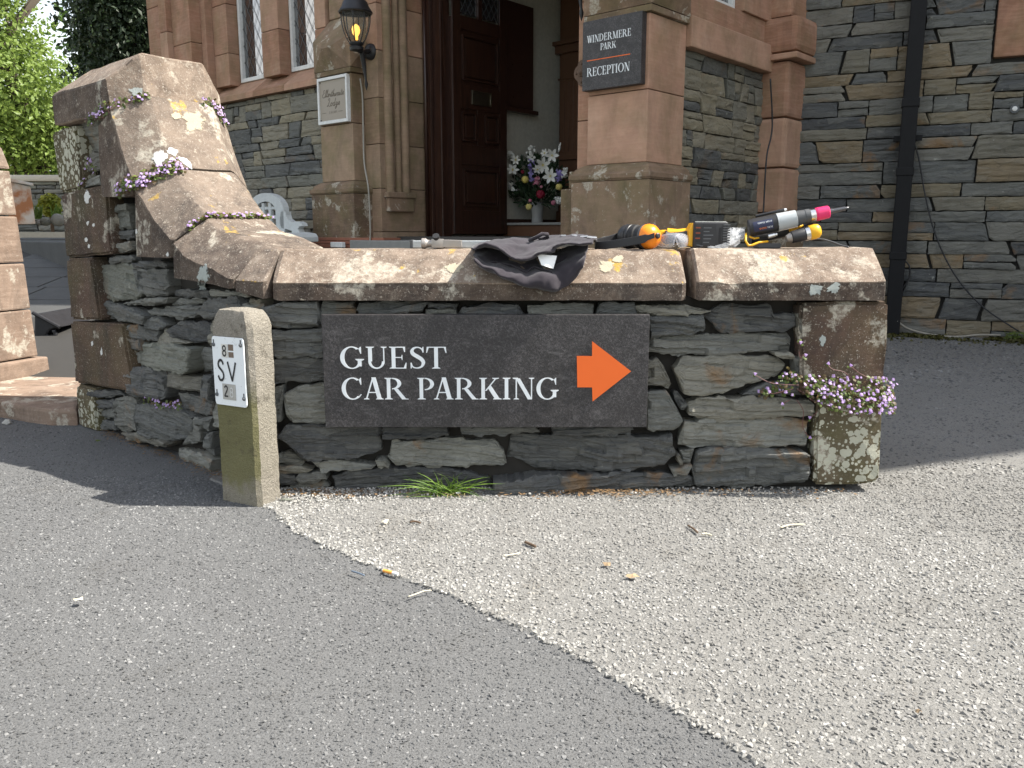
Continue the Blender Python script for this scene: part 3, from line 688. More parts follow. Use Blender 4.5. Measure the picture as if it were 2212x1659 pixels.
rs = random.Random(77); V, F = [], []
for k in range(900):
    x = rs.choice([rs.uniform(-.70, 1.05), rs.gauss(.35, .18), rs.gauss(-.55, .10), rs.gauss(.25, .10)]); y = 2.475-abs(rs.gauss(0, .035))
    if x > 1.06 or x < -.72: continue
    c = Vector((x, y, .012+rs.uniform(0, .004))); a = rs.uniform(0, 6.28); L_ = rs.uniform(.003, .009); d_ = Vector((math.cos(a), math.sin(a), rs.uniform(-.2, .2))); s_ = Vector((-math.sin(a), math.cos(a), rs.uniform(-.4, .4)))*L_*rs.uniform(.15, .6)
    b_ = len(V); V += [c-d_*L_, c+s_, c+d_*L_, c-s_]; F.append((b_, b_+1, b_+2, b_+3))
for k in range(500):
    s = rs.uniform(.15, 1.15); v_ = .05-abs(rs.gauss(0, .03)); c = RW(s, .007+rs.uniform(0, .004), v_); a = rs.uniform(0, 6.28); L_ = rs.uniform(.003, .008); d_ = Vector((math.cos(a), math.sin(a), .1)); s_ = Vector((-math.sin(a), math.cos(a), .2))*L_*.4
    b_ = len(V); V += [c-d_*L_, c+s_, c+d_*L_, c-s_]; F.append((b_, b_+1, b_+2, b_+3))
o = mesh('wall_foot_debris', (V, F), plain('brown_debris', (.17, .105, .05), .9, var=.6)); tag(o, 'brown plant debris and soil crumbs along the foot of the wall', None, None, 'stuff')
# ------------------------------------------------------------------ the lodge building
FA = R(48.5); FL = Vector((-math.sin(FA), math.cos(FA))); NO = Vector((-math.cos(FA), -math.sin(FA))); C0 = Vector((.93, 5.48))
def B(t, o, z): return Vector((C0.x+FL.x*t+NO.x*o, C0.y+FL.y*t+NO.y*o, z))
def BT(t, z, v): return B(t, -v, z)                       # facade face, v behind it
def bpt(px, py, o=0.): return pl(px, py, C0+NO*o, FL)
lodge = thing('lodge_building', 'red sandstone and slate lodge with open porch doorway and leaded windows', 'building', (.93, 5.48, 0))
for nm, c, ru in [('dark_wood', (.045, .02, .014), .32), ('mid_wood', (.10, .048, .026), .38), ('white_paint', (.62, .62, .60), .5), ('plaster', (.50, .49, .43), .8), ('black_iron', (.018, .018, .02), .42),
                  ('lead', (.09, .095, .10), .6), ('floor_dark', (.05, .045, .04), .6), ('roof_slate', (.07, .075, .08), .7), ('red_tile', (.25, .10, .06), .8), ('pale_stone', (.20, .20, .185), .7), ('grey_cable', (.27, .25, .21), .6)]:
    MAT[nm] = plain(nm, c, ru, var=.25, bump=.12, bs=90)
MAT['pipe_black'] = plain('matt_black_pipe', (.008, .008, .009), .6, spec=.2)
b = NB('window_glass'); MAT['glass'] = b.fin((.018, .022, .026), .03, b.bump(b.noise(b.pos(), 5, 2), .03, .02), spec=.5, IOR=3.6)
b = NB('grain_wood'); p = b.map(b.pos(), (14, 14, 1.2)); c = b.ramp(b.noise(p, 3, 6, .6, 1.), [(.3, (.016, .007, .005)), (.6, (.038, .016, .010)), (.8, (.055, .026, .015))]); MAT['grain'] = b.fin(c, .3, spec=.5)

def blk(t0, t1, o0, o1, z0, z1, mat='ashlar', parent=None, name='ashlar_block', bev=.006, gap=.0022):
    return mesh(name, sbox(B, t0+gap, o0, z0+gap, t1-gap, o1, z1-gap), MAT[mat], parent or lodge, bev=bev, rough=.0015, rs=6)
def course(t0, t1, o0, o1, zs, mat='ashlar', parent=None):
    for a, b_ in zip(zs, zs[1:]): blk(t0, t1, o0, o1, a, b_, mat, parent)

def pier(t0, t1, dep, zs, mats):
    course(t0, t1, -dep, 0, zs, mats[1])
    # plinth with weathered moulding
    q = .075
    blk(t0-q, t1+q, -dep, q, .2, 1.135, mats[0])
    prof = [(q, 1.135), (q+.012, 1.15), (q+.012, 1.175), (q-.01, 1.19), (q-.02, 1.215), (.012, 1.243), (0, 1.247)]
    V, F = [], []
    for e, z in prof: V += [B(t0-e, -dep, z), B(t0-e, e, z), B(t1+e, e, z), B(t1+e, -dep, z)]
    for i in range(len(prof)-1):
        for k in range(3): F.append((i*4+k, i*4+k+1, i*4+k+5, i*4+k+4))
    F.append(tuple(range(len(V)-4, len(V))))
    fixn(mesh('plinth_moulding', (V, F), MAT[mats[0]], lodge, rough=.0015, rs=9))
    # offset cap with nail-head facets and sloping weathering above
    z0, z1, z2 = zs[-1], zs[-1]+.045, zs[-1]+.31; e = .025
    blk(t0-e, t1+e, -dep, e, z0, z1, mats[2])
    V = [B(t0-e, e, z1), B(t1+e, e, z1), B(t1+e, e, z2), B(t0-e, e, z2), B((t0+t1)/2-.05, e+.07, z1+.17), B((t0+t1)/2+.05, e+.07, z1+.17),
         B(t0-e, -dep, z1), B(t0-e, -dep, z2), B(t0-e-.07, -dep/2+.05, z1+.17), B(t0-e-.07, -dep/2-.05, z1+.17), B(t1+e, -dep, z1), B(t1+e, -dep, z2), B(t0+.04, -dep, z2+.2), B(t1-.04, -dep, z2+.2), B(t1-.04, -.13, z2+.2), B(t0+.04, -.13, z2+.2)]
    F = [(0, 1, 5, 4), (2, 3, 4, 5), (3, 0, 4), (1, 2, 5), (0, 3, 8), (3, 7, 9, 8), (7, 6, 9), (6, 0, 8, 9), (1, 10, 11, 2), (3, 2, 14, 15), (7, 3, 15, 12), (2, 11, 13, 14), (12, 15, 14, 13)]
    mesh('pier_cap', (V, F), MAT[mats[2]], lodge, rough=.001)
    course(t0+.03, t1-.03, -dep, -.12, [z2+.2, 3.2, 3.8, 4.3], mats[1])
pier(.08, .56, .45, [1.247, 1.70, 2.16], ('ashlar_dirty', 'ashlar', 'ashlar_dirty'))
pier(3.10, 3.575, .30, [1.247, 1.74, 2.16], ('ashlar_dirty', 'ashlar_brown', 'ashlar_dirty'))

JZ = [.2, .80, 1.18, 1.56, 1.95, 2.34, 2.72, 3.1, 3.5]
# right jamb of the doorway and left jamb with its moulded reveal
course(.56, .72, -.70, -.10, JZ); blk(.60, .80, -.30, -.02, .2, 1.10, 'ashlar_dirty'); blk(.60, .76, -.28, -.06, 1.10, 1.22, 'ashlar_dirty')
course(2.90, 3.10, -.69, -.13, JZ[:6], 'ashlar_brown'); course(2.90, 3.10, -.69, -.13, JZ[5:])
for d, r_ in [(.10, .042), (.20, .032), (.28, .045)]:
    mesh('colonnette', tube([B(2.895, -.13-d, z) for z in (1.15, 2.0, 3.4)], r_, 12), MAT['ashlar_brown'], lodge, smooth=40)
mesh('colonnette_base', join(sbox(B, 2.84, -.50, 1.10, 2.90, -.16, 1.15), sbox(B, 2.855, -.48, .98, 2.90, -.18, 1.10)), MAT['ashlar_dirty'], lodge, bev=.01)
# arch head over the opening (above the frame)
blk(.30, 3.2, -.69, -.10, 3.5, 4.2)
# left wing: sill, window jambs and mullions, corner shafts
course(4.32, 4.62, -.36, -.10, [2.30, 2.72, 3.2, 3.7, 4.2]); course(3.575, 3.74, -.36, -.10, [2.13, 2.34, 2.62, 3.1, 3.6, 4.2])
course(5.24, 5.52, -.36, -.10, [2.30, 2.62, 3.1, 3.6, 4.2]); course(5.52, 5.62, -.40, -.02, [.5, 1.4, 2.13, 3.2, 4.2]); course(5.62, 6.0, -.45, .10, [.5, 1.2, 1.75, 2.4, 2.75, 3.3, 4.2]); course(6.0, 6.16, -.45, .16, [.5, 1.8, 2.9, 4.2]); course(6.16, 6.5, -.6, .12, [.5, 1.4, 2.3, 3.2, 4.2])
for t0, t1 in [(3.575, 4.2), (4.2, 4.75), (4.75, 5.52)]:
    V = [B(t0+.002, -.36, 2.13), B(t1-.002, -.36, 2.13), B(t1-.002, -.05, 2.13), B(t0+.002, -.05, 2.13), B(t0+.002, -.36, 2.345), B(t1-.002, -.36, 2.345), B(t1-.002, -.24, 2.335), B(t0+.002, -.24, 2.335), B(t0+.002, -.055, 2.185), B(t1-.002, -.055, 2.185)]
    fixn(mesh('window_sill', (V, [(0, 1, 2, 3), (3, 2, 9, 8), (8, 9, 6, 7), (7, 6, 5, 4), (0, 3, 8, 7, 4), (1, 5, 6, 9, 2), (0, 4, 5, 1)]), MAT['ashlar'], lodge))
def lattice(mapf, a0, a1, z0, z1, da, dz, w_, v):
    V, F = [], []
    for sg in (1, -1):
        k0 = -30
        for k in range(-40, 41):
            # line a = k*da + sg*(z-z0)*da/dz
            pts = []
            for z in (z0, z1):
                pts.append((k*da+a0+sg*(z-z0)*da/dz, z))
            (xa, za), (xb, zb_) = pts
            lo, hi = 0., 1.
            for lim, s in ((a0, 1), (a1, -1)):
                da_ = (xa-lim)*s; db_ = (xb-lim)*s
                if da_ < 0 and db_ < 0: lo, hi = 1, 0
                elif da_ < 0: lo = max(lo, da_/(da_-db_))
                elif db_ < 0: hi = min(hi, da_/(da_-db_))
            if hi-lo < .02: continue
            p, q = (lerp(xa, xb, lo), lerp(za, zb_, lo)), (lerp(xa, xb, hi), lerp(za, zb_, hi))
            b_ = len(V); dv = .001*sg
            V += [mapf(p[0]-w_, p[1], v+dv), mapf(p[0]+w_, p[1], v+dv), mapf(q[0]+w_, q[1], v+dv), mapf(q[0]-w_, q[1], v+dv)]
            F.append((b_, b_+1, b_+2, b_+3))
    return V, F
def window(mapf, a0, a1, z0, z1, v, parent, name='window'):
    f = .035
    fr = join(sbox(lambda a, d, z: mapf(a, z, d), a0, v-.03, z0, a0+f, v+.03, z1), sbox(lambda a, d, z: mapf(a, z, d), a1-f, v-.03, z0, a1, v+.03, z1),
              sbox(lambda a, d, z: mapf(a, z, d), a0+f, v-.032, z0, a1-f, v+.03, z0+f*1.1), sbox(lambda a, d, z: mapf(a, z, d), a0+f, v-.032, z1-f, a1-f, v+.03, z1))
    w_ = mesh(name, fr, MAT['white_paint'], parent, bev=.004)
    mesh('pane', ([mapf(a0+f, z0+f, v+.01), mapf(a1-f, z0+f, v+.01), mapf(a1-f, z1-f, v+.01), mapf(a0+f, z1-f, v+.01)], [(0, 1, 2, 3)]), MAT['glass'], w_)
    mesh('lead_lattice', lattice(mapf, a0+f, a1-f, z0+f, z1-f, .105, .165, .0035, v+.004), MAT['lead'], w_)
window(BT, 4.63, 5.23, 2.335, 4.1, .25, lodge); window(BT, 3.75, 4.31, 2.335, 4.1, .25, lodge)
# coursed slate panels
def coursed(mapf, a0, a1, z0, z1, mat, parent, seed, hmin=.06, hmax=.15, lmin=.16, lmax=.55, v0=.02, holes=(), keep=None, step=.03, limit=400):
    rs = random.Random(seed); z = z0; n = 0
    while z < z1-.02:
        h_ = min(rs.choice([rs.uniform(hmin, hmax*.7), rs.uniform(hmin, hmax)]), z1-z)
        a = a0-rs.uniform(0, .1); wl = 0.
        while a < a1-.02:
            L_ = rs.uniform(lmin, lmax)*(.7+.6*h_/hmax); e = min(a+L_, a1)
            if a1-e < .07: e = a1
            s = max(a, a0); wr_ = rs.choice([0, 0, rs.uniform(-.010, .010), rs.uniform(-.02, .02)]) if e < a1 else 0.
            if e-s > .03:
                parts = [(s, e, z, z+h_)]
                if h_ > hmax*.62 and rs.random() < .42:
                    m = z+h_*rs.uniform(.38, .62)
                    if rs.random() < .5: parts = [(s, e, z, m), (s, e, m, z+h_)]
                    else:
                        c_ = lerp(s, e, rs.uniform(.35, .65)); parts = [(s, c_, z, z+h_), (c_, e, z, m), (c_, e, m, z+h_)]
                for (p, q, r_, t_) in parts:
                    for hx0, hx1, hz0, hz1 in holes:
                        if p < hx1 and q > hx0 and r_ < hz1 and t_ > hz0+.01: q = min(q, hx0)
                    if q-p < .04: continue
                    g_ = .0035; w1 = wl if p == s else 0.; w2 = wr_ if q == e else 0.; k1, k2 = (r_-z)/h_*2-1, (t_-z)/h_*2-1
                    jz = [rs.uniform(-.003, .004) for _ in range(4)]
                    P = [(p+g_+w1*k1, r_+g_+jz[0]), (q-g_+w2*k1, r_+g_+jz[1]), (q-g_+w2*k2, t_-g_+jz[2]), ((p+q)/2, t_-g_+jz[3]), (p+g_+w1*k2, t_-g_+jz[0])]
                    rock(P, mapf, 'stone', MAT[mat], parent, seed*100+n, v0=v0+rs.uniform(-.008, .008), thick=.05, step=step, amp=.5, edge=.008, rowstep=.014); n += 1
            a = e; wl = wr_
        z += h_
    return n
def panel(mapf, a0, a1, z0, z1, v): return mesh('slate_wall', prism([(a0, z0), (a1, z0), (a1, z1), (a0, z1)], mapf, v, v+.12), MAT['mortar'], lodge)
sw = panel(BT, 3.60, 5.60, .3, 2.13, .155)
n1 = coursed(BT, 3.60, 5.55, .72, 2.125, 'slate_wing', sw, 5, .075, .19, .17, .48, .11)
# porch flank, running back from the right pier to the projecting right wing
U3 = -FL
def PS(d, z, v): q = C0-NO*d-U3*v; return Vector((q.x, q.y, z))       # v behind flank face (towards the hall)
g1 = gz(1930, 722); g2 = gz(2212, 735); WD = Vector((g2.x-g1.x, g2.y-g1.y)).normalized(); WN = Vector((-WD.y, WD.x))     # WN points away from camera
if WN.y < 0: WN = -WN
def RG(s, z, v): return Vector((g1.x+WD.x*s+WN.x*v, g1.y+WD.y*s+WN.y*v, z))
def rgpt(px, py): return pl(px, py, Vector((g1.x, g1.y)), WD)
# corner where the flank meets the wing
VF = -.06
q0 = C0-U3*VF; den = (-NO.x)*WD.y-(-NO.y)*WD.x
dC = ((g1.x-q0.x)*WD.y-(g1.y-q0.y)*WD.x)/den; sC = ((q0.x-NO.x*dC-g1.x)*WD.x+(q0.y-NO.y*dC-g1.y)*WD.y)
sw2 = panel(PS, .40, dC, .2, 2.2, .14)
coursed(PS, .45, dC-.25, .72, 2.02, 'slate_wing', sw2, 9, .07, .18, .17, .42, .11)
SIL = [(.45, 2.02), (dC-.22, 2.02), (dC-.22, 2.22), (.45, 2.22)]
mesh('window_sill', prism(SIL, PS, .04, .3), MAT['ashlar'], lodge, bev=.01)
mesh('string_course', prism([(.45, 2.22), (dC-.22, 2.22), (dC-.22, 2.40), (.45, 2.40)], PS, .10, .3), MAT['ashlar'], lodge, bev=.01)
window(PS, .55, 1.25, 2.40, 3.6, .18, lodge)
for z0, z1 in [(2.40, 3.0), (3.0, 3.8)]: mesh('ashlar_block', prism([(1.26, z0), (dC-.2, z0), (dC-.2, z1-.004), (1.26, z1-.004)], PS, .08, .3), MAT['ashlar'], lodge, bev=.006)
mesh('low_slab', prism([(.45, .55), (dC-.2, .55), (dC-.2, .71), (.45, .71)], PS, .06, .25), MAT['slate_wing'], lodge, bev=.01)
# corner shaft with plinth and nail-head cap
def cshaft(d0, d1, v0, v1, z0, z1, m='ashlar', bev=.03): return mesh('ashlar_block', prism([(d0, z0+.003), (d1, z0+.003), (d1, z1-.003), (d0, z1-.003)], PS, v0, v1), MAT[m], lodge, bev=bev)
for z0, z1 in [(.95, 1.30), (1.30, 1.68), (1.68, 2.10)]: cshaft(dC-.26, dC+.1, -.10, .2, z0, z1)
cshaft(dC-.32, dC+.1, -.16, .2, .1, .9, 'ashlar_dirty', .02); cshaft(dC-.30, dC+.1, -.13, .2, .9, .95, 'ashlar_dirty', .02)
cshaft(dC-.30, dC+.1, -.17, .2, 2.10, 2.15, 'ashlar', .008); cshaft(dC-.30, dC+.1, -.17, .2, 2.15, 2.42, 'ashlar', .05); cshaft(dC-.24, dC+.1, -.08, .2, 2.42, 3.0); cshaft(dC-.24, dC+.1, -.08, .2, 3.0, 4.2)
# right wing wall
sw3 = mesh('slate_wall', prism([(sC-.1, -.02), (2.6, -.02), (2.6, 3.3), (sC-.1, 3.3)], RG, .07, .25), MAT['mortar'], lodge)
bt = [rgpt(2155, 0), rgpt(2212, 122)]
hole = (bt[0][0], 2.7, bt[1][1], 3.4)
coursed(RG, sC+.0, 2.0, 0, 3.25, 'slate_house', sw3, 3, .078, .175, .2, .60, .02, holes=[hole])
mesh('ashlar_block', prism([(hole[0]+.01, hole[2]+.01), (2.5, hole[2]+.01), (2.5, 3.28), (hole[0]+.01, 3.28)], RG, .005, .1), MAT['ashlar'], lodge, bev=.012)
# the rest of the house mass (out of frame, but it shades the yard): upper storeys, roofs, and a gabled wing added to cast shadow
def solid(pts, z0, z1): n = len(pts); return [Vector((*p, z0)) for p in pts]+[Vector((*p, z1)) for p in pts], [tuple(range(n))[::-1], tuple(range(n, 2*n))]+[(i, (i+1) % n, (i+1) % n+n, i+n) for i in range(n)]
P2 = lambda v: (v.x, v.y)
up = mesh('upper_storey', solid([P2(B(.1, -.12, 0)), P2(B(6.5, -.12, 0)), P2(B(6.5, -6, 0)), P2(B(.1, -6, 0))], 4.2, 7.6), MAT['ashlar'], lodge)
mesh('back_storey', solid([P2(B(3.0, -.42, 0)), P2(B(6.5, -.42, 0)), P2(B(6.5, -6, 0)), P2(B(3.0, -6, 0))], 0, 4.2), MAT['mortar'], lodge)
mesh('wing_block', solid([P2(RG(sC-.1, 0, .25)), P2(RG(6.2, 0, .25)), P2(RG(6.2, 0, 6)), P2(RG(sC-.1, 0, 6))], 0, 3.3), MAT['slate_house'], lodge)
mesh('wing_upper', solid([P2(RG(sC-.1, 0, .06)), P2(RG(6.2, 0, .06)), P2(RG(6.2, 0, 6)), P2(RG(sC-.1, 0, 6))], 3.3, 10.6), MAT['slate_house'], lodge)
mesh('porch_upper', solid([P2(PS(.1, 0, .1)), P2(PS(dC+.3, 0, .1)), P2(PS(dC+.3, 0, 3.)), P2(PS(.1, 0, 3.))], 4.21, 7.5), MAT['ashlar'], lodge)
GW = [(5.8, 2.97), (6.9, 4.9), (11, 4.9), (11, 2.97)]  # unseen wing, added and placed so its shadow falls across the yard
mesh('added_shade_wing', solid(GW, 0, 6.0), MAT['slate_house'], lodge)
for sx_, xe in ((0, 5.5), (1, 11.3)):
    mesh('added_shade_roof', hexa([(xe, 2.40, 6.0), (8.4, 2.92, 7.9), (8.4, 5.2, 7.9), (xe, 5.2, 6.0), (xe, 2.40, 6.12), (8.4, 2.92, 8.02), (8.4, 5.2, 8.02), (xe, 5.2, 6.12)]), MAT['roof_slate'], lodge)  # eaves corner pulled forward to shape the shadow edge
mesh('added_shade_gable', solid([(5.8, 2.62), (8.4, 2.62), (8.4, 2.9), (5.8, 2.9)], 6.0, 6.001) if False else prism([(5.85, 6.0), (10.95, 6.0), (8.4, 7.85)], lambda a, z, e_: Vector((a, 2.97+e_, z)), 0, .3), MAT['slate_house'], lodge)
mesh('main_roof', ([B(-.1, .2, 7.6), B(6.9, .2, 7.6), B(6.9, -6.2, 7.6), B(-.1, -6.2, 7.6), B(.1, -3, 10), B(6.7, -3, 10)], [(0, 1, 5, 4), (2, 3, 4, 5), (1, 2, 5), (3, 0, 4), (0, 3, 2, 1)]), MAT['roof_slate'], lodge)

# porch interior: floor, step, walls, inner screen, open door
mesh('hall_floor', sbox(B, .3, -2.6, .70, 3.0, -.3, .76), MAT['floor_dark'], lodge)
mesh('step', join(sbox(B, .5, -.35, .3, 3.3, .35, .56), sbox(B, .6, -.35, .56, 3.05, .12, .73)), MAT['pale_stone'], lodge, bev=.01)
mesh('hall_wall', join(sbox(B, 2.78, -2.6, .76, 2.9, -.8, 3.5), sbox(B, .3, -2.6, .76, .45, -.7, 3.5)), MAT['plaster'], lodge)
mesh('hall_ceiling', sbox(B, .3, -2.7, 3.42, 3.0, -.69, 3.5), MAT['plaster'], lodge)
scr = mesh('inner_screen', sbox(B, .3, -2.62, .76, 2.78, -2.50, 3.42), MAT['dark_wood'], lodge)
mesh('skirting', sbox(B, 2.745, -2.5, .761, 2.779, -1.5, .93), MAT['dark_wood'], lodge)
pil = mesh('pilaster', join(sbox(B, 2.44, -2.5, .77, 2.73, -2.44, 3.4), sbox(B, 2.42, -2.5, .77, 2.75, -2.42, 1.02), sbox(B, 2.41, -2.5, 1.55, 2.76, -2.41, 1.60), sbox(B, 2.40, -2.5, 2.62, 2.77, -2.40, 2.70), sbox(B, 2.38, -2.5, 2.70, 2.79, -2.37, 2.74), sbox(B, 2.42, -2.5, 2.36, 2.75, -2.43, 2.38)), MAT['mid_wood'], lodge, bev=.005)
for k in range(4): mesh('flute', sbox(B, 2.48+k*.06, -2.445, 1.64, 2.50+k*.06, -2.432, 2.33), MAT['mid_wood'], pil, bev=.004)
wf = mesh('hall_window', join(sbox(B, 2.74, -2.02, 2.0, 2.782, -1.54, 3.0), sbox(B, 2.70, -2.06, 1.97, 2.78, -1.52, 2.01)), MAT['dark_wood'], lodge, bev=.006)
mesh('hall_ledge', sbox(B, 1.0, -2.5, .761, 2.74, -1.55, .865), MAT['mid_wood'], lodge); mesh('hall_ledge_top', sbox(B, 1.0, -2.5, .867, 2.742, -1.53, .89), MAT['pale_stone'], lodge, bev=.004)
mesh('door_frame', join(sbox(B, 2.70, -.80, .73, 2.90, -.69, 3.5), sbox(B, 2.80, -.69, .73, 2.895, -.655, 3.5), sbox(B, .45, -.80, .73, .62, -.69, 3.5), sbox(B, .62, -.80, 3.2, 2.70, -.69, 3.5)), MAT['grain'], lodge, bev=.008)
mesh('door_frame_bead', tube([B(2.86, -.645, .74), B(2.86, -.645, 3.4)], .018, 10), MAT['grain'], lodge, smooth=True)
def DW(d, z, v): return B(2.66+.05-v, -d, z)     # door face; v from the visible face into the leaf... visible face at t=2.66
D0, D1 = .80, 1.53
dz = lambda y, d=1.15: EYE+(501-y)/FPX*8.3
door = mesh('door', join(sbox(lambda d, v, z: B(2.66+v, -d, z), D0, .012, .78, D1, .05, 2.70), sbox(lambda d, v, z: B(2.66+v, -d, z), D0, .012, 3.12, D1, .05, 3.2),
        *[sbox(lambda d, v, z: B(2.66+v, -d, z), a, 0, z0, b_, .0125, z1) for a, b_, z0, z1 in
          [(D0, D0+.10, .78, 3.2), (D1-.10, D1, .78, 3.2), (D0+.10, D1-.10, .78, 1.0), (D0+.10, D1-.10, 1.42, 1.60), (D0+.10, D1-.10, 1.92, 2.13), (D0+.10, D1-.10, 2.60, 2.72), (D0+.10, D1-.10, 3.1, 3.2), (1.12, 1.21, 1.60, 1.92)]]), MAT['grain'], lodge, bev=.004)
for a, b_, z0, z1 in [(D0+.13, D1-.13, 1.04, 1.38), (D0+.12, 1.10, 1.63, 1.89), (1.23, D1-.12, 1.63, 1.89), (D0+.13, D1-.13, 2.17, 2.56)]:
    mesh('door_panel', sbox(lambda d, v, z: B(2.66+v, -d, z), a+.03, -.002, z0+.03, b_-.03, .02, z1-.03), MAT['grain'], door, bev=.012)
    f = .014
    mesh('panel_moulding', join(*[sbox(lambda d, v, z: B(2.66+v, -d, z), *q) for q in [(a, -.006, z0, b_, .014, z0+f), (a, -.006, z1-f, b_, .014, z1), (a, -.006, z0+f, a+f, .014, z1-f), (b_-f, -.006, z0+f, b_, .014, z1-f)]]), MAT['grain'], door, bev=.003)
mesh('letter_box', join(*[sbox(lambda d, v, z: B(2.66+v, -d, z), *q) for q in [(1.04, -.012, 1.965, 1.30, .001, 1.98), (1.04, -.012, 2.075, 1.30, .001, 2.09), (1.04, -.012, 1.98, 1.055, .001, 2.075), (1.285, -.012, 1.98, 1.30, .001, 2.075), (1.055, -.006, 1.98, 1.285, .001, 2.075)]]), plain('worn_brass', (.22, .20, .15), .35, 1), door, bev=.002)
for a, b_ in [(D0+.11, 1.13), (1.19, D1-.11)]:
    mp = lambda d, z, v: B(2.66+v, -d, z)
    pn = mesh('door_pane', ([mp(a, 2.74, .02), mp(b_, 2.74, .02), mp(b_, 3.09, .02), mp(a, 3.09, .02)], [(0, 1, 2, 3)]), MAT['glass'], door)
    mesh('lead_lattice', lattice(mp, a, b_, 2.74, 3.09, .07, .11, .003, .016), MAT['lead'], pn)
mesh('glazing_bar', sbox(lambda d, v, z: B(2.66+v, -d, z), 1.135, -.002, 2.72, 1.185, .03, 3.12), MAT['grain'], door, bev=.004)
# brick base courses under the left pier
br = MAT['red_tile']
for k in range(5): mesh('brick_course', sbox(B, 2.62, -.1, .60+k*.031, 4.0, .10-.002*k, .627+k*.031), br, lodge, bev=.004)

# fittings fixed to the building
GWD = Vector((WD.x, WD.y, 0)); WN3 = Vector((WN.x, WN.y, 0))
dp = thing('downpipe', 'square black downpipe running down the slate wall of the right wing', 'pipe', RG(.03, 0, -.07))
spx = [rgpt(1987, 0), rgpt(1932, 640)]
s_a = (rgpt(1985, 20)[0]+rgpt(1935, 600)[0])/2
secs = [(-.0, .62), (.63, 1.25), (1.26, 1.75), (1.76, 2.6), (2.61, 3.3)]
for z0, z1 in secs: mesh('pipe_section', prism([(s_a-.055, z0), (s_a+.055, z0), (s_a+.055, z1), (s_a-.055, z1)], RG, -.125, -.03), MAT['pipe_black'], dp, bev=.008)
for z in (.62, 1.25, 1.75, 2.6): mesh('pipe_collar', prism([(s_a-.062, z-.03), (s_a+.062, z-.03), (s_a+.062, z+.03), (s_a-.062, z+.03)], RG, -.132, -.026), MAT['pipe_black'], dp, bev=.005)
for z in (1.5, 2.9): mesh('pipe_bracket', prism([(s_a-.10, z-.02), (s_a+.10, z-.02), (s_a+.10, z+.02), (s_a-.10, z+.02)], RG, -.04, -.012), MAT['pipe_black'], dp)
def cable(name, label, pts, rad, mat='black_iron', n=6):
    P = [Vector(q) for q in pts]; C = [crom(P, i/(len(P)*8)) for i in range(len(P)*8+1)]
    o = mesh(name, tube(C, rad, n), MAT[mat], smooth=True); tag(o, label, 'cable', None, 'thing'); return o
def rgc(px, py, v=-.02): s, z = rgpt(px, py); return RG(s, z, v)
cable('loose_cable', 'thin black cable hanging diagonally across the slate right of the downpipe', [rgc(1972, 300, -.03), rgc(1985, 345), rgc(1998, 420), rgc(2020, 505), rgc(2060, 590), rgc(2120, 660), rgc(2200, 715)], .006)
cable('pale_cable', 'grey cable curling along the foot of the slate wall', [rgc(1938, 690, -.12), rgc(1960, 707, -.08), rgc(2000, 719, -.06), rgc(2060, 726, -.05), rgc(2110, 722, -.05), rgc(2160, 722, -.06)], .008, 'grey_cable')
cable('short_cable', 'short black cable looping beside the foot of the downpipe', [rgc(1952, 560), rgc(1964, 575), rgc(1964, 600), rgc(1950, 622, -.03)], .006)
def bc(px, py, o): t, z = bpt(px, py, o); return B(t, o, z)
cable('lamp_cable', 'pale cable hanging from the lantern down the left porch pier', [bc(778, 170, -.05), bc(783, 210, -.06), bc(785, 300, -.04), bc(787, 352, .02), bc(795, 400, .10), bc(798, 440, .10), bc(800, 500, .10), bc(799, 524, .10)], .007, 'grey_cable')
def psc(px, py, v=-.17): s, z = pl(px, py, C0-U3*v, -NO); return PS(s, z, v)
cable('corner_cable', 'thin black cable dropping down the corner shaft by the right wing', [psc(1664, 170), psc(1668, 275), psc(1656, 340), psc(1650, 440), psc(1648, 470)], .006)

# reception sign, name plaque and bell plate
MAT['sign_dark'] = None
b = NB('charcoal_sign_print'); p = b.pos(); n1 = b.noise(b.map(p, (1, 1, 1), (0, .5, 0)), 150, 8, .75, .3); n2 = b.noise(p, 420, 4, .7); n3 = b.noise(p, 5, 4)
c = b.ramp(b.ma('ADD', b.ma('MULTIPLY', n1, .65), b.ma('MULTIPLY', n2, .35)), [(.38, (.008, .007, .008)), (.5, (.034, .030, .030)), (.63, (.12, .11, .11))])
c = b.mix(b.ramp(b.noise(b.map(p, (1, 1, 1), (0, .6, 0)), 16, 6, .7, .8), [(.42, .65), (.58, 0)]), c, (.014, .012, .012)); c = b.mix(b.ramp(b.noise(b.map(p, (.5, 1, 1.2), (0, .6, 0)), 30, 7, .75, .6), [(.56, 0), (.70, .5)]), c, (.15, .14, .138)); MAT['sign_dark'] = b.fin(c, .5, b.bump(n1, .8, .003), spec=.5)
MAT['sign_white'] = plain('sign_white_vinyl', (.72, .75, .76), .5, var=.03); MAT['sign_orange'] = plain('sign_orange_vinyl', (.78, .135, .018), .5, var=.03)

s_, z_ = rgpt(2192, 235)
vc_ = thing('vent_cap', 'small round white cap fixed to the slate at the right edge', 'cap', RG(s_, z_, -.01)); mesh('backing', lathe([(-.012, .03), (.002, .03)], RG(s_, z_, .0), -WN3, 18), MAT['lead'], vc_); mesh('disc', lathe([(.002, .017), (.006, .017), (.008, .014), (.0085, .004)], RG(s_, z_, 0), -WN3, 18), MAT['white_paint'], vc_, smooth=40)
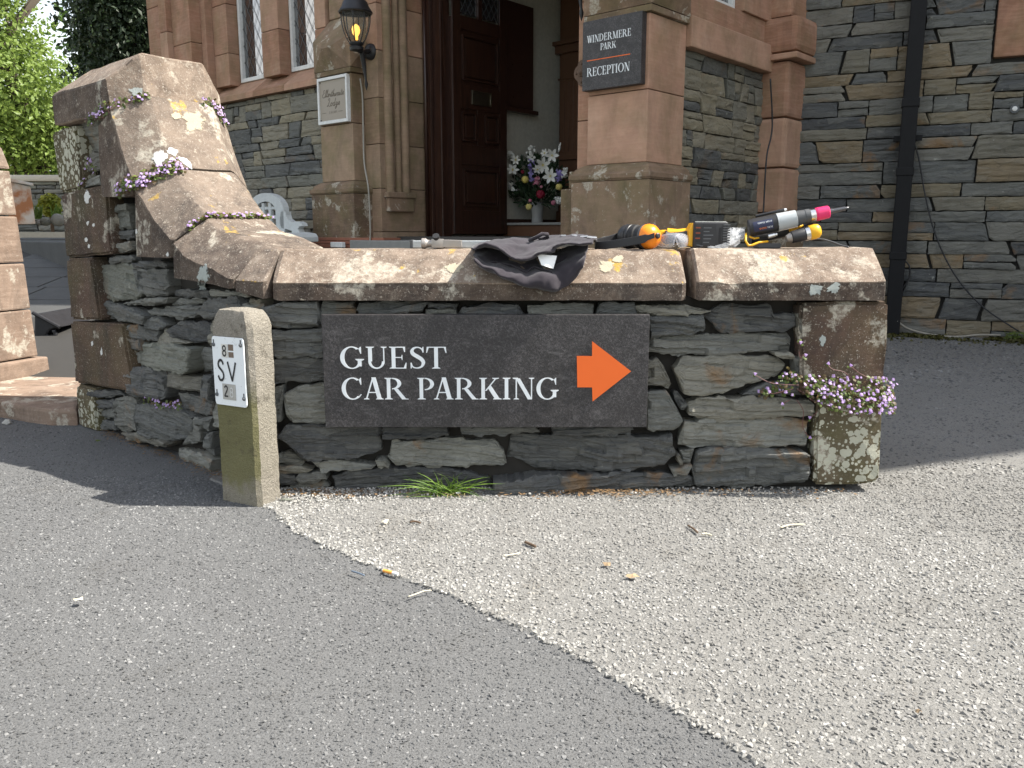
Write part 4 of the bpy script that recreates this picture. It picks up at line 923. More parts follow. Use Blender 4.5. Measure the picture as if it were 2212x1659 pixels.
# ------------------------------------------------------------------ lettering
TS, TT, SE = .138, .032, .08
def rect(a, b_, c, d): return [(a, b_), (c, b_), (c, d), (a, d)]
def serb(x0, x1, l=SE, r=SE): return [(x0-l, 0), (x1+r, 0), (x1+r, .022), (x1+.012, .06), (x0-.012, .06), (x0-l, .022)]
def sert(x0, x1, l=SE, r=SE): return [(x, 1-y) for x, y in serb(x0, x1, l, r)][::-1]
def diag(x0, y0, x1, y1, w_): return [(x0, y0), (x0+w_, y0), (x1+w_, y1), (x1, y1)]
def arc(cx_, cy_, rx, ry, a0, a1, th, tt, n=26):
    out_, in_ = [], []
    for i in range(n+1):
        a = R(lerp(a0, a1, i/n)); c_, s_ = math.cos(a), math.sin(a)
        out_.append((cx_+rx*c_, cy_+ry*s_)); in_.append((cx_+(rx-th)*c_, cy_+(ry-tt)*s_))
    return [[out_[i], out_[i+1], in_[i+1], in_[i]] for i in range(n)]
def stroke(pts, ws, n=40):
    P = [Vector((*q, 0)) for q in pts]; out_ = []
    for i in range(n+1):
        t = i/n; c_ = crom(P, t); d_ = (crom(P, min(1, t+.01))-crom(P, max(0, t-.01))); d_ = d_.normalized() if d_.length else Vector((1, 0, 0))
        x = t*(len(ws)-1); k = min(int(x), len(ws)-2); w_ = lerp(ws[k], ws[k+1], x-k)/2
        nn = Vector((-d_.y, d_.x, 0)); out_.append((c_+nn*w_, c_-nn*w_))
    return [[(out_[i][0].x, out_[i][0].y), (out_[i+1][0].x, out_[i+1][0].y), (out_[i+1][1].x, out_[i+1][1].y), (out_[i][1].x, out_[i][1].y)] for i in range(n)]
def arms(x, top=True, bot=True, ln=.50):
    o = []
    if top: o += [rect(x, .958, x+ln, 1), [(x+ln, 1), (x+ln-.05, .958), (x+ln+.0, .76), (x+ln+.028, .76), (x+ln+.03, 1)]]
    if bot: o += [rect(x, 0, x+ln+.03, .042), [(x+ln+.03, 0), (x+ln-.03, .042), (x+ln+.045, .27), (x+ln+.072, .27), (x+ln+.06, 0)]]
    return o
def glyph(ch):
    T = TS
    if ch == 'I': return [rect(.10, .05, .10+T, .95), serb(.10, .10+T), sert(.10, .10+T)], .37
    if ch == 'E': return [rect(.10, .04, .10+T, .96), serb(.10, .10+T, SE, .02), sert(.10, .10+T, SE, .02), rect(.2, .49, .46, .53), [(.44, .51), (.47, .63), (.49, .63), (.49, .39), (.47, .39)]]+arms(.12, ln=.44), .70
    if ch == 'T': return [rect(.29, .05, .29+T, .97), serb(.29, .29+T), rect(.05, .958, .69, 1), [(.03, 1), (.10, .958), (.035, .72), (.005, .72)], [(.71, 1), (.64, .958), (.705, .72), (.735, .72)]], .75
    if ch == 'U': return [rect(.10, .33, .10+T, .96), sert(.10, .10+T), rect(.64, .33, .64+TT+.01, .96), sert(.64, .69)]+arc(.395, .33, .295, .345, 180, 360, .10, .06), .82
    if ch == 'C': return arc(.45, .5, .42, .515, 52, 312, .155, .045)+[[(.70, .91), (.76, 1.0), (.785, 1.0), (.79, .68), (.765, .68)], [(.72, .115), (.79, .22), (.765, .24), (.70, .16)]], .83
    if ch == 'G': return arc(.45, .5, .42, .515, 52, 322, .155, .045)+[[(.70, .91), (.76, 1.0), (.785, 1.0), (.79, .68), (.765, .68)], rect(.66, .10, .66+T, .40), [(.58, .44), (.89, .44), (.89, .41), (.82, .36), (.65, .36), (.58, .41)]], .92
    if ch == 'S': return stroke([(.515, .74), (.46, .90), (.33, .975), (.18, .93), (.115, .79), (.17, .66), (.31, .55), (.45, .43), (.52, .27), (.45, .09), (.29, .025), (.14, .08), (.075, .27)], [.03, .05, .05, .085, .13, .155, .165, .155, .13, .085, .05, .05, .03], 44)+[[(.49, .74), (.535, .74), (.53, 1.0), (.505, 1.0), (.47, .90)], [(.10, .27), (.055, .27), (.06, 0), (.085, 0), (.12, .10)]], .60
    if ch == 'A': return [diag(.11, .05, .36, 1, .055), diag(.545, .05, .335, 1.02, .165), rect(.20, .30, .58, .345), serb(.11, .16, .085, .075), serb(.57, .70, .075, .085)], .80
    if ch == 'R': return [rect(.10, .05, .10+T, .95), serb(.10, .10+T), sert(.10, .10+T, SE, .05), [(.36, .50), (.52, .50), (.83, .035), (.93, .03), (.93, 0), (.68, 0)]]+arc(.30, .735, .36, .265, 90, -90, .15, .045), .92
    if ch == 'P': return [rect(.10, .05, .10+T, .95), serb(.10, .10+T, SE, .1), sert(.10, .10+T, SE, .05)]+arc(.30, .715, .36, .285, 90, -90, .15, .045), .60
    if ch == 'K': return [rect(.10, .05, .10+T, .95), serb(.10, .10+T), sert(.10, .10+T), diag(.24, .40, .62, .96, .06), [(.34, .55), (.46, .66), (.79, .06), (.60, .06)], serb(.62, .78, .07, .10), sert(.60, .68, .08, .10)], .88
    if ch == 'N': return [rect(.13, .05, .13+.05, .95), serb(.13, .18), sert(.10, .16, .085, .06), diag(.13, .97, .60, 0, .165), rect(.72, .0, .765, .95), sert(.72, .765)], .88
    if ch == 'W': return [diag(.06, .95, .30, 0, .155), diag(.38, .0, .56, .95, .05), diag(.44, .95, .68, 0, .155), diag(.76, 0, .94, .95, .05), sert(.08, .19), sert(.47, .58, .04, .06), sert(.93, .98)], 1.06
    if ch == 'D': return [rect(.10, .04, .10+T, .96), serb(.10, .10+T, SE, .1), sert(.10, .10+T, SE, .1)]+arc(.30, .5, .52, .5, 90, -90, .155, .045), .90
    if ch == 'M': return [rect(.12, .05, .17, .95), serb(.12, .17), sert(.10, .2, .085, .0), diag(.12, .97, .44, .02, .15), diag(.52, .02, .80, .97, .05), rect(.80, .05, .80+T, .95), serb(.80, .95), sert(.80, .95, .0, .085)], 1.10
    if ch == 'O': return arc(.47, .5, .44, .515, 0, 360, .155, .045, 44), .94
    return [], .30
def text_mesh(s, mapf, x0, x1, y0, h, d=.0012, sp=.02):     # fitted between x0 and x1, cap height h
    tot = sum(glyph(c)[1]+sp for c in s)-sp; k = (x1-x0)/tot; V, F = [], []; x = x0
    for c in s:
        polys, w_ = glyph(c)
        for i, p in enumerate(polys):
            m_ = lambda a, b_, e: mapf(x+a*k, y0+b_*h, e)
            v, f = prism(p, m_, 0, d+(i % 9)*.00004); b_ = len(V); V += v; F += [tuple(q+b_ for q in g_) for g_ in f]
        x += (w_+sp)*k
    return V, F
def strokes_mesh(lines, mapf, w_, d=.001, n=30):
    V, F = [], []
    for i, L_ in enumerate(lines):
        for p in stroke(L_, [w_, w_], n if len(L_) > 2 else 2):
            v, f = prism(p, mapf, 0, d+(i % 7)*.00004); b_ = len(V); V += v; F += [tuple(q+b_ for q in g_) for g_ in f]
    return V, F
def bfont(body, mat, parent, mapf, size, name='lettering'):
    cu = bpy.data.curves.new('t', 'FONT'); cu.body = body; cu.size = size; cu.resolution_u = 2
    o = bpy.data.objects.new('t', cu); COL.objects.link(o); bpy.context.view_layer.update()
    me = bpy.data.meshes.new_from_object(o.evaluated_get(bpy.context.evaluated_depsgraph_get())); bpy.data.objects.remove(o); bpy.data.curves.remove(cu)
    V = [mapf(v.co.x, v.co.y) for v in me.vertices]; F = [tuple(p.vertices) for p in me.polygons]; bpy.data.meshes.remove(me)
    return mesh(name, (V, F), mat, parent)

# ------------------------------------------------------------------ guest parking sign on the wall
YS = 2.428
tl, tr_, br_, bl = aY(695, 680, YS), aY(1403, 680, YS), aY(1397, 922, YS+.006), aY(703, 922, YS+.006)
x0s, x1s, z0s, z1s = (tl.x+bl.x)/2, (tr_.x+br_.x)/2, bl.z, tl.z
sign = thing('parking_sign', 'dark slate-effect GUEST CAR PARKING sign with orange arrow on the wall', 'sign', ((x0s+x1s)/2, YS, z0s))
mesh('sign_panel', box(x0s, YS, z0s, x1s, YS+.034, z1s), MAT['sign_dark'], sign, bev=.0015)
SX = lambda px, py=800: aY(px, py, YS).x
SZ = lambda py: aY(1050, py, YS).z
fm = lambda a, z, e: Vector((a, YS-.0004-e, z))
hh = SZ(749)-SZ(796)
mesh('lettering', text_mesh('GUEST', fm, SX(734), SX(966), SZ(796), hh), MAT['sign_white'], sign)
mesh('lettering', text_mesh('CAR PARKING', fm, SX(735), SX(1209), SZ(862.5), hh), MAT['sign_white'], sign)
AR = [(1246, 769), (1279, 769), (1279, 737), (1363, 802), (1280, 867), (1279, 836.5), (1247, 836.5)]
mesh('arrow', prism([(SX(x, y), SZ(y)) for x, y in AR], fm, 0, .0012), MAT['sign_orange'], sign)

# reception sign on the right porch pier
rs_ = thing('reception_sign', 'square charcoal WINDERMERE PARK RECEPTION sign on the right porch pier', 'sign', B(.335, 0, 1.73))
ta, tb, za, zb_ = .105, .567, 1.727, 2.162
mesh('sign_panel', sbox(B, ta, .002, za, tb, .055, zb_), MAT['sign_dark'], rs_, bev=.003)
rm = lambda a, z, e: B(tb-a, .0556+e, za+z)
Wd = tb-ta; Hd = zb_-za
mesh('lettering', text_mesh('WINDERMERE', rm, .08*Wd, .83*Wd, .685*Hd, .105*Hd), MAT['sign_white'], rs_)
mesh('lettering', text_mesh('PARK', rm, .315*Wd, .585*Wd, .555*Hd, .095*Hd), MAT['sign_white'], rs_)
mesh('rule', prism(rect(.085*Wd, .425*Hd, .82*Wd, .437*Hd), rm, 0, .001), MAT['sign_orange'], rs_)
mesh('lettering', text_mesh('RECEPTION', rm, .085*Wd, .82*Wd, .20*Hd, .125*Hd), MAT['sign_white'], rs_)
# name plaque on the left porch pier
pq = thing('name_plaque', 'framed beige name plaque with script lettering on the left porch pier', 'plaque', B(3.33, 0, 1.76))
ta, tb, za, zb_ = 3.125, 3.555, 1.752, 2.15
mesh('plaque_frame', join(*[sbox(B, *q) for q in [(ta, .0, za, tb, .035, za+.025), (ta, .0, zb_-.025, tb, .035, zb_), (ta, .0, za+.025, ta+.022, .035, zb_-.025), (tb-.022, .0, za+.025, tb, .035, zb_-.025)]]), MAT['white_paint'], pq, bev=.003)
mesh('plaque_plate', sbox(B, ta+.022, .0, za+.025, tb-.022, .022, zb_-.025), plain('plaque_beige', (.30, .26, .21), .55, var=.08), pq)
SCR = {'E': [[(.62, .92), (.45, 1.0), (.28, .9), (.36, .72), (.5, .62), (.3, .55), (.1, .3), (.2, .05), (.5, 0), (.72, .18)]], 'l': [[(0, .1), (.22, .55), (.34, .95), (.26, .98), (.14, .5), (.16, .05), (.34, .1)]], 'e': [[(0, .1), (.25, .25), (.28, .42), (.16, .44), (.08, .2), (.18, .02), (.36, .12)]],
       'r': [[(0, .1), (.12, .42), (.2, .36), (.3, .38), (.26, .15), (.34, .04), (.44, .12)]], 't': [[(0, .1), (.2, .5), (.26, .8)], [(.26, .8), (.14, .2), (.2, .02), (.36, .12)], [(.08, .52), (.36, .54)]], 'h': [[(0, .1), (.2, .6), (.3, .98), (.2, .6), (.06, .02)], [(.06, .02), (.2, .38), (.32, .4), (.28, .1), (.36, .02), (.46, .12)]],
       'w': [[(0, .4), (.06, .1), (.16, .04), (.3, .4), (.28, .1), (.38, .04), (.54, .42), (.64, .36)]], 'a': [[(.34, .4), (.16, .42), (.04, .15), (.14, .02), (.3, .2), (.36, .42), (.3, .1), (.38, .02), (.48, .12)]], 'i': [[(0, .1), (.14, .42), (.1, .1), (.18, .02), (.3, .12)], [(.2, .58), (.21, .61)]],
       'L': [[(.2, .75), (.12, .9), (.3, 1.0), (.42, .9), (.3, .4), (.12, .04), (.02, .08), (.2, .12), (.5, .0), (.68, .14)]], 'o': [[(.28, .36), (.12, .42), (.04, .15), (.16, .02), (.3, .16), (.28, .36), (.44, .34)]], 'd': [[(.32, .4), (.14, .42), (.04, .15), (.14, .02), (.3, .2), (.44, .98)], [(.44, .98), (.32, .1), (.4, .02), (.5, .12)]], 'g': [[(.34, .4), (.16, .42), (.06, .2), (.16, .08), (.32, .3), (.36, .42)], [(.36, .42), (.26, -.2), (.1, -.38), (.04, -.2), (.3, 0), (.48, .12)]]}
def script(txt, mapf, x0, x1, y0, h, w_):
    adv = {'E': .66, 'l': .3, 'e': .33, 'r': .4, 't': .34, 'h': .44, 'w': .62, 'a': .46, 'i': .28, 'L': .6, 'o': .42, 'd': .48, 'g': .46}
    tot = sum(adv[c] for c in txt); k = (x1-x0)/tot; x = x0; L_ = []
    for c in txt:
        for s in SCR[c]: L_.append([(x+(a+b_*.18)*k, y0+b_*h) for a, b_ in s])
        x += adv[c]*k
    return strokes_mesh(L_, mapf, w_, n=24)
ink = plain('faded_brown_ink', (.12, .095, .07), .7); qm = lambda a, z, e: B(tb-.022-a, .0222+e, za+.025+z)
mesh('lettering', script('Ellerthwaite', qm, .03, .345, .205, .062, .0052), ink, pq); mesh('lettering', script('Lodge', qm, .10, .285, .125, .066, .0052), ink, pq)
mesh('lettering', strokes_mesh([[(.03, .072), (.085, .072)], [(.265, .072), (.325, .072)]]+[[(x, .062), (x, .082)] for x in (.14, .165, .185, .205, .22, .24)], qm, .0035), ink, pq)
mesh('screw', join(*[lathe([(0, .006), (.004, .005)], B(t, .022, z), (NO.x, NO.y, 0), 10) for t in (ta+.034, tb-.034) for z in (za+.037, zb_-.037)]), MAT['black_iron'], pq)
# iron bell plate
bp = thing('bell_plate', 'small rusty lobed iron bell plate beside the reception sign', 'bell plate', bc(1258, 158, -.09))
cq = bc(1258, 158, -.095); nz = Vector((NO.x, NO.y, 0)); fz = Vector((FL.x, FL.y, 0))
rust = plain('rusty_iron', (.13, .085, .06), .8, .3, var=.3)
lob = [(.052*(1+.28*abs(math.cos(2*a)))*math.cos(a), .068*(1+.28*abs(math.cos(2*a)))*math.sin(a)) for a in [2*math.pi*i/48 for i in range(48)]]
mesh('plate', prism(lob, lambda a, z, e: cq+fz*a+Vector((0, 0, z))+nz*e, 0, .010), rust, bp, bev=.003)
mesh('boss', lathe([(.008, .026), (.02, .022), (.024, .012), (.03, .008), (.034, .003)], cq, nz, 16), rust, bp, smooth=40)
mesh('stud', join(*[lathe([(.008, .009), (.014, .008), (.017, .003)], cq+fz*a+Vector((0, 0, z)), nz, 8) for a, z in [(.045, 0), (-.045, 0), (0, .06), (0, -.06)]]), rust, bp)
# white junction box
jb = mesh('junction_box', sbox(B, 3.10, .125, .665, 3.27, .165, .712), MAT['white_paint'], None, bev=.006); tag(jb, 'small white plastic junction box low on the brick base', 'box', None, 'thing')

# wall lanterns
b = NB('lantern_glass'); MAT['lamp_glass'] = b.fin((.95, .93, .85), .05, spec=.5, Transmission_Weight=.95, IOR=1.05)
b = NB('lit_bulb'); b.set(b.b.inputs['Emission Color'], (1, .5, .08)); b.set(b.b.inputs['Emission Strength'], .8); MAT['bulb'] = b.fin((.9, .6, .2), .4)
def lantern(c, label, wallp):
    L_ = thing('wall_lantern', label, 'lantern', c, None, 'black coach lanterns on the porch piers')
    c = Vector(c); Z = Vector((0, 0, 1)); bi = MAT['black_iron']
    up_ = lambda prof, n=24: lathe([(a, r_) for a, r_ in prof], c, Z, n)
    mesh('roof', up_([(.235, .138), (.245, .142), (.255, .135), (.285, .115), (.325, .10), (.345, .075), (.352, .05), (.365, .042), (.372, .06), (.39, .052), (.40, .02), (.42, .014), (.435, .02), (.45, .014), (.52, .004)]), bi, L_, smooth=50)
    gl = [(0, .05), (.04, .078), (.10, .102), (.16, .115), (.235, .122)]
    mesh('glass', up_(gl, 8), MAT['lamp_glass'], L_)
    for k in range(8):
        a = 2*math.pi*k/8
        mesh('bar', tube([c+Z*h_+Vector((math.cos(a), math.sin(a), 0))*(r_+.002) for h_, r_ in gl], .005, 6), bi, L_)
    mesh('base', up_([(-.06, .03), (-.055, .055), (-.03, .06), (-.02, .045), (-.005, .062), (.005, .062), (.008, .05)]), bi, L_, smooth=50)
    mesh('bulb', up_([(.03, .014), (.06, .016), (.085, .03), (.11, .034), (.135, .026), (.152, .006)], 14), MAT['bulb'], L_, smooth=True)
    tl_ = wallp-c; tl_.z = 0
    m = c+tl_*.9+Z*(-.02)
    mesh('arm', tube([c-Z*.045, c-Z*.05+tl_*.4, m], [.018, .02, .022], 10), bi, L_, smooth=True)
    mesh('backplate', lathe([(-.03, .03), (-.02, .05), (.0, .068), (.01, .068)], c+tl_-Z*.02-tl_.normalized()*.005, tl_, 20), bi, L_, smooth=50)
    mesh('tail', tube([m-Z*.03-tl_*.55, m-Z*.12-tl_*.42, m-Z*.25-tl_*.3, m-Z*.28-tl_*.28, m-Z*.30-tl_*.28, m-Z*.33-tl_*.28], [.022, .02, .009, .016, .012, .002], 10), bi, L_, smooth=40)
    return L_
lc = bc(770, 94, .10); lantern(lc, 'lit black lantern on the left porch pier above the name plaque', bc(800, 104, -.12))
lc2 = B(.64, .12, 2.545); lantern(lc2, 'black lantern at the top edge left of the reception sign', B(.63, -.10, 2.545))
# ------------------------------------------------------------------ concrete marker post
pc = gz(560, 1095); pa = (gz(465, 1062)-pc); pa.z = 0; pdir = Vector((-.88, .475, 0)).normalized(); pin = Vector((-pdir.y, pdir.x, 0)); pin = pin if pin.y > 0 else -pin
pc = pc-pin*.010+Vector((.010, 0, 0))
PWI, PDE, PH = .162, .096, .582
post = thing('marker_post', 'short algae-stained concrete marker post with white SV plate', 'post', pc+pdir*PWI/2)
pm = lambda a, z, e: pc+pdir*a+pin*e+Vector((0, 0, z))
b = NB('algae_concrete'); p = b.pos(); zz = b.sep(p, 2)
nrm_ = b.n('ShaderNodeVectorMath', operation='DOT_PRODUCT'); b.set(nrm_.inputs[0], b.nor()); b.set(nrm_.inputs[1], tuple(-pin))
n1 = b.noise(p, 9, 6, .65); n2 = b.noise(p, 130, 4, .7); n3 = b.noise(p, 420, 3, .6)
c = b.mix(n1, (.23, .205, .165), (.36, .33, .28)); c = b.mix(b.ramp(n2, [(.5, 0), (.7, .6)]), c, (.45, .42, .36)); c = b.mix(b.ramp(n3, [(.35, .55), (.5, 0)]), c, (.10, .085, .06))
alg = b.ma('MULTIPLY', b.ramp(b.ma('ADD', zz, b.ma('MULTIPLY', n1, .22)), [(.16, .2), (.2, .9), (.42, .95), (.50, 0)]), b.ma('ADD', b.ma('MULTIPLY', b.ramp(nrm_.outputs['Value'], [(.3, 0), (.7, 1)]), .75), .10))
c = b.mix(alg, c, b.mix(n1, (.10, .095, .03), (.20, .19, .07)))
c = b.mix(b.ramp(b.noise(p, 14, 6, .7), [(.58, 0), (.68, .7)]), c, (.07, .06, .045))
MAT['post'] = b.fin(c, .95, b.bump(b.ma('ADD', n2, b.ma('MULTIPLY', n3, .5)), .95, .009), spec=.15)
V, F = [], []; hc = .012
sect = []
cs_ = [(hc, 0), (PWI-hc, 0), (PWI, hc), (PWI, PDE-hc), (PWI-hc, PDE), (hc, PDE), (0, PDE-hc), (0, hc)]
for (xa_, ya_), (xb_, yb_) in zip(cs_, cs_[1:]+cs_[:1]):
    n_ = max(2, int(math.hypot(xb_-xa_, yb_-ya_)/.008))
    sect += [(lerp(xa_, xb_, i/n_), lerp(ya_, yb_, i/n_)) for i in range(n_)]
rows_ = [(-.05+i*(PH-.005)/61, 1., 1.) for i in range(62)]; zt_p = rows_[-1][0]
rows_ += [(zt_p+.012, .965, .97), (zt_p+.026, .90, .93), (zt_p+.040, .80, .86), (zt_p+.050, .70, .78), (zt_p+.054, .5, .55), (zt_p+.055, .2, .2)]
nS = len(sect)
for z_, ka, ke in rows_:
    for a_, e_ in sect:
        q = pm(PWI/2+(a_-PWI/2)*ka, z_, PDE/2+(e_-PDE/2)*ke); V.append(q+noise.noise_vector(q*14)*.0022+noise.noise_vector(q*60)*.0018+noise.noise_vector(q*150)*.0012)
for i in range(len(rows_)-1):
    for k in range(nS): F.append((i*nS+k, i*nS+(k+1) % nS, (i+1)*nS+(k+1) % nS, (i+1)*nS+k))
F.append(tuple(range((len(rows_)-1)*nS, len(rows_)*nS)))
fixn(mesh('concrete_body', (V, F), MAT['post'], post, smooth=28))
b = NB('worn_white_plate'); p = b.pos(); n1 = b.noise(p, 60, 6, .75); n2 = b.noise(b.map(p, (1, 1, .3)), 180, 4, .7)
c = b.mix(b.ramp(n1, [(.62, 0), (.66, .8)]), (.70, .73, .74), (.30, .31, .31)); c = b.mix(b.ramp(n2, [(.66, 0), (.72, .6)]), c, (.33, .33, .32)); MAT['plate'] = b.fin(c, .4, b.bump(n1, .1, .001), spec=.4)
# plate in plate coords: u 0..1 left->right as seen, v 0..1 bottom->top ; seen left = +pdir
pw0, pw1, pz0, pz1 = PWI-.014, .022, .300, .502
def pk(u, v_, e): return pm(lerp(pw0, pw1, u), lerp(pz0, pz1, v_), -e)
def rr(r_, n=5):
    o = []
    for cx_, cy_, a0 in [(1-r_, 1-r_*.95, 0), (r_, 1-r_*.95, 90), (r_, r_*.95, 180), (1-r_, r_*.95, 270)]:
        for i in range(n+1): a = R(a0+90*i/n); o.append((cx_+r_*math.cos(a), cy_+r_*.95*math.sin(a)))
    return o
pt_ = mesh('number_plate', prism(rr(.06), pk, .0025, .0075), MAT['plate'], post, bev=.001)
blk_ = plain('black_enamel', (.015, .015, .016), .5); gry = plain('grey_tile', (.36, .35, .32), .6); brn = plain('rusty_slot', (.16, .12, .09), .9)
pk2 = lambda k_: (lambda u, v_, e: pk(u, v_, .0076+.0004*k_+e))
mesh('number_tile', prism(rect(.31, .71, .50, .90), pk2(1), 0, .0012), plain('pale_tile', (.6, .59, .54), .6), pt_)
mesh('empty_slot', join(prism(rect(.52, .71, .68, .79), pk2(0), 0, .0005), prism(rect(.52, .81, .68, .90), pk2(0), 0, .0005)), brn, pt_)
mesh('number_tile', prism(rect(.27, .09, .68, .32), pk2(1), 0, .0012), gry, pt_)
D8 = lambda cx_, cy_, w_, h_: [[(cx_+w_*math.sin(a), cy_+h_*.24+h_*.24*math.cos(a)) for a in [R(30*i) for i in range(13)]], [(cx_+w_*1.12*math.sin(a), cy_-h_*.26+h_*.26*math.cos(a)) for a in [R(30*i) for i in range(13)]]]
mesh('lettering', strokes_mesh(D8(.405, .805, .045, .145), pk2(5), .022), blk_, pt_)
mesh('lettering', strokes_mesh([[(.335, .60), (.30, .65), (.235, .66), (.18, .62), (.185, .565), (.25, .525), (.32, .475), (.325, .41), (.27, .37), (.20, .375), (.155, .43)], [(.475, .645), (.60, .37)], [(.60, .37), (.73, .645)]], pk2(2), .036), blk_, pt_)
mesh('lettering', strokes_mesh([[(.345, .265), (.38, .29), (.425, .275), (.425, .235), (.37, .18), (.335, .14)], [(.335, .14), (.44, .14)]], pk2(5), .022), blk_, pt_)
mesh('lettering', strokes_mesh(D8(.565, .205, .04, .13), pk2(5), .020), plain('worn_digit', (.5, .5, .48), .6), pt_)
for u, v_ in [(.06, .88), (.92, .90), (.07, .15), (.93, .13)]:
    mesh('bolt', join(lathe([(0, .006), (.002, .006), (.003, .0045), (.005, .003)], pk(u, v_, .0076), -pin, 10), prism(rect(u-.018, v_+.02, u+.018, v_+.075), pk2(0), 0, .0006)), MAT['lead'], pt_)
# ------------------------------------------------------------------ things lying on the coping
ZT = .749
def tX(px, Y): return aY(px, 520, Y).x
ZH = lambda x, y: (877.8+x*.1984, 482.8+y*.1984)
ZE = lambda x, y: (1261.8+x*.1637, 427.9+y*.1637)
ZD = lambda x, y: (1563.5+x*.1364, 427.9+y*.1364)
def eP(x, y, Y): return aY(*ZE(x, y), Y)
def dP(x, y, Y): return aY(*ZD(x, y), Y)
for nm, c, ru, k in [('tool_black', (.022, .022, .024), .45, {}), ('tool_grey', (.07, .072, .075), .5, {}), ('tool_yellow', (.72, .38, .015), .38, {}), ('ear_orange', (.88, .24, .012), .3, {}), ('rubber', (.014, .014, .015), .65, {}), ('tool_red', (.66, .03, .13), .3, {}),
                     ('silver', (.62, .62, .61), .25, dict(metal=1)), ('worn_steel', (.36, .33, .30), .5, dict(metal=.6)), ('dull_alu', (.42, .44, .44), .45, dict(metal=.5)), ('steel_dark', (.12, .12, .125), .32, dict(metal=.9))]:
    MAT[nm] = plain(nm, c, ru, var=.15, bump=.08, bs=160, **k)
b = NB('clear_plastic'); MAT['clear'] = b.fin((.80, .81, .86), .12, spec=.5, Alpha=.20)
b = NB('smoky_plastic'); MAT['smoke'] = b.fin((.55, .58, .59), .18, spec=.6, Transmission_Weight=.35, IOR=1.3)
b = NB('polythene'); b.set(b.b.inputs['Alpha'], .24); MAT['poly'] = b.fin((.80, .82, .84), .35, spec=.4)

# spirit level / straight edge
lv = thing('straight_edge', 'scuffed grey metal straight edge lying along the back of the coping', 'tool', (-.1, 2.74, ZT))
mesh('bar', box(tX(890, 2.74), 2.715, ZT, tX(1246, 2.74), 2.765, ZT+.024), MAT['dull_alu'], lv, bev=.003); mesh('end_cap', box(tX(890, 2.74)-.004, 2.713, ZT, tX(890, 2.74)+.006, 2.767, ZT+.026), MAT['tool_grey'], lv, bev=.002)
# hammer
hx = tX(955, 2.6); hm = thing('claw_hammer', 'old worn claw hammer head-on beside the dark hoodie', 'hammer', (hx, 2.6, ZT))
X1 = Vector((1, 0, 0)); ho = Vector((hx, 2.6, ZT+.016))
hd = mesh('head', join(lathe([(-.064, .0145), (-.062, .0165), (-.050, .0165), (-.046, .012), (-.036, .0105), (-.030, .013)], ho, X1, 16), box(hx-.032, 2.588, ZT+.003, hx+.004, 2.612, ZT+.030)), MAT['worn_steel'], hm, bev=.0015, smooth=40)
mesh('claw', join(*[prism([(hx+.002, ZT+.005), (hx+.002, ZT+.028), (hx+.03, ZT+.027), (hx+.060, ZT+.026), (hx+.062, ZT+.004), (hx+.03, ZT+.004)], lambda a, z, e: Vector((a, 2.6+s_*(.0025+(a-hx)*.06)+s_*e, z)), 0, .009) for s_ in (1, -1)]), MAT['worn_steel'], hd, bev=.0015)
mesh('handle', tube([ho+Vector((-.018, -.012, .024)), ho+Vector((-.017, .0, .012)), ho+Vector((-.015, .06, -.006)), ho+Vector((-.01, .15, -.012)), ho+Vector((-.006, .24, -.012))], [.0105, .012, .012, .014, .015], 12), MAT['rubber'], hm, smooth=50)

# hoodie
b = NB('charcoal_fleece'); p = b.pos(); n1 = b.noise(p, 900, 2, .6); n2 = b.noise(p, 30, 4); c = b.mix(n2, (.024, .021, .025), (.046, .040, .047)); MAT['fleece'] = b.fin(c, .95, b.bump(n1, .25, .001), spec=.12, Sheen_Weight=.15)
hood = thing('hooded_sweatshirt', 'crumpled dark grey hooded sweatshirt draped over the coping edge', 'sweatshirt', (.08, 2.55, ZT))
def sheet(rows, nu, nv, name, parent, mat, thick=.004, wr=.0025, fold=.0):
    RWS = [[aY(*ZH(x, y), Y) for x, y, Y in r_] for r_ in rows]
    def fn(u, v_):
        col = [crom(r_, u) for r_ in RWS]; q = crom(col, v_)
        fd = math.sin(u*23+v_*5+3*noise.noise(q*9))*.5+math.sin(u*11-v_*9)*.5
        return q+Vector((0, -.55, .6))*fd*fold*math.sin(min(1, max(0, u*6, 0))*1.57)+noise.noise_vector(q*16)*wr*2.4+noise.noise_vector(q*38)*wr*1.3+noise.noise_vector(q*80)*wr*.5
    o = mesh(name, grid(fn, nu, nv), mat, parent, smooth=True)
    m = o.modifiers.new('thickness', 'SOLIDIFY'); m.thickness = thick; m.offset = 0
    return o
def rowY(pts, Y): return [(x, y, Y+(0 if len(q) == 0 else q[0])) for x, y, *q in pts]
up_rows = [rowY([(720, 262), (850, 212), (1000, 186), (1180, 160), (1350, 168), (1450, 145), (1560, 148), (1700, 132), (1850, 128), (2070, 140)], 2.70),
    rowY([(715, 266), (840, 226), (980, 208), (1160, 192), (1300, 214), (1430, 190), (1560, 172), (1700, 160), (1860, 150), (2065, 165)], 2.62),
    rowY([(713, 270), (825, 232), (960, 222), (1110, 235), (1240, 270), (1370, 262), (1500, 225), (1620, 200), (1790, 182), (2040, 185)], 2.535),
    rowY([(711, 274), (805, 238), (940, 236), (1070, 275), (1195, 338), (1305, 352), (1430, 308), (1590, 262), (1690, 225), (2015, 205)], 2.475),
    rowY([(710, 280), (795, 242), (930, 243), (1050, 292), (1180, 367), (1290, 388), (1420, 338), (1590, 295), (1650, 240), (2005, 218)], 2.432),
    rowY([(722, 290), (798, 256), (930, 258), (1050, 306), (1178, 382), (1290, 402), (1420, 352), (1590, 306), (1660, 252), (1990, 230)], 2.452)]
sheet(up_rows, 90, 40, 'outer_shell', hood, MAT['fleece'], .005, .003, .005)
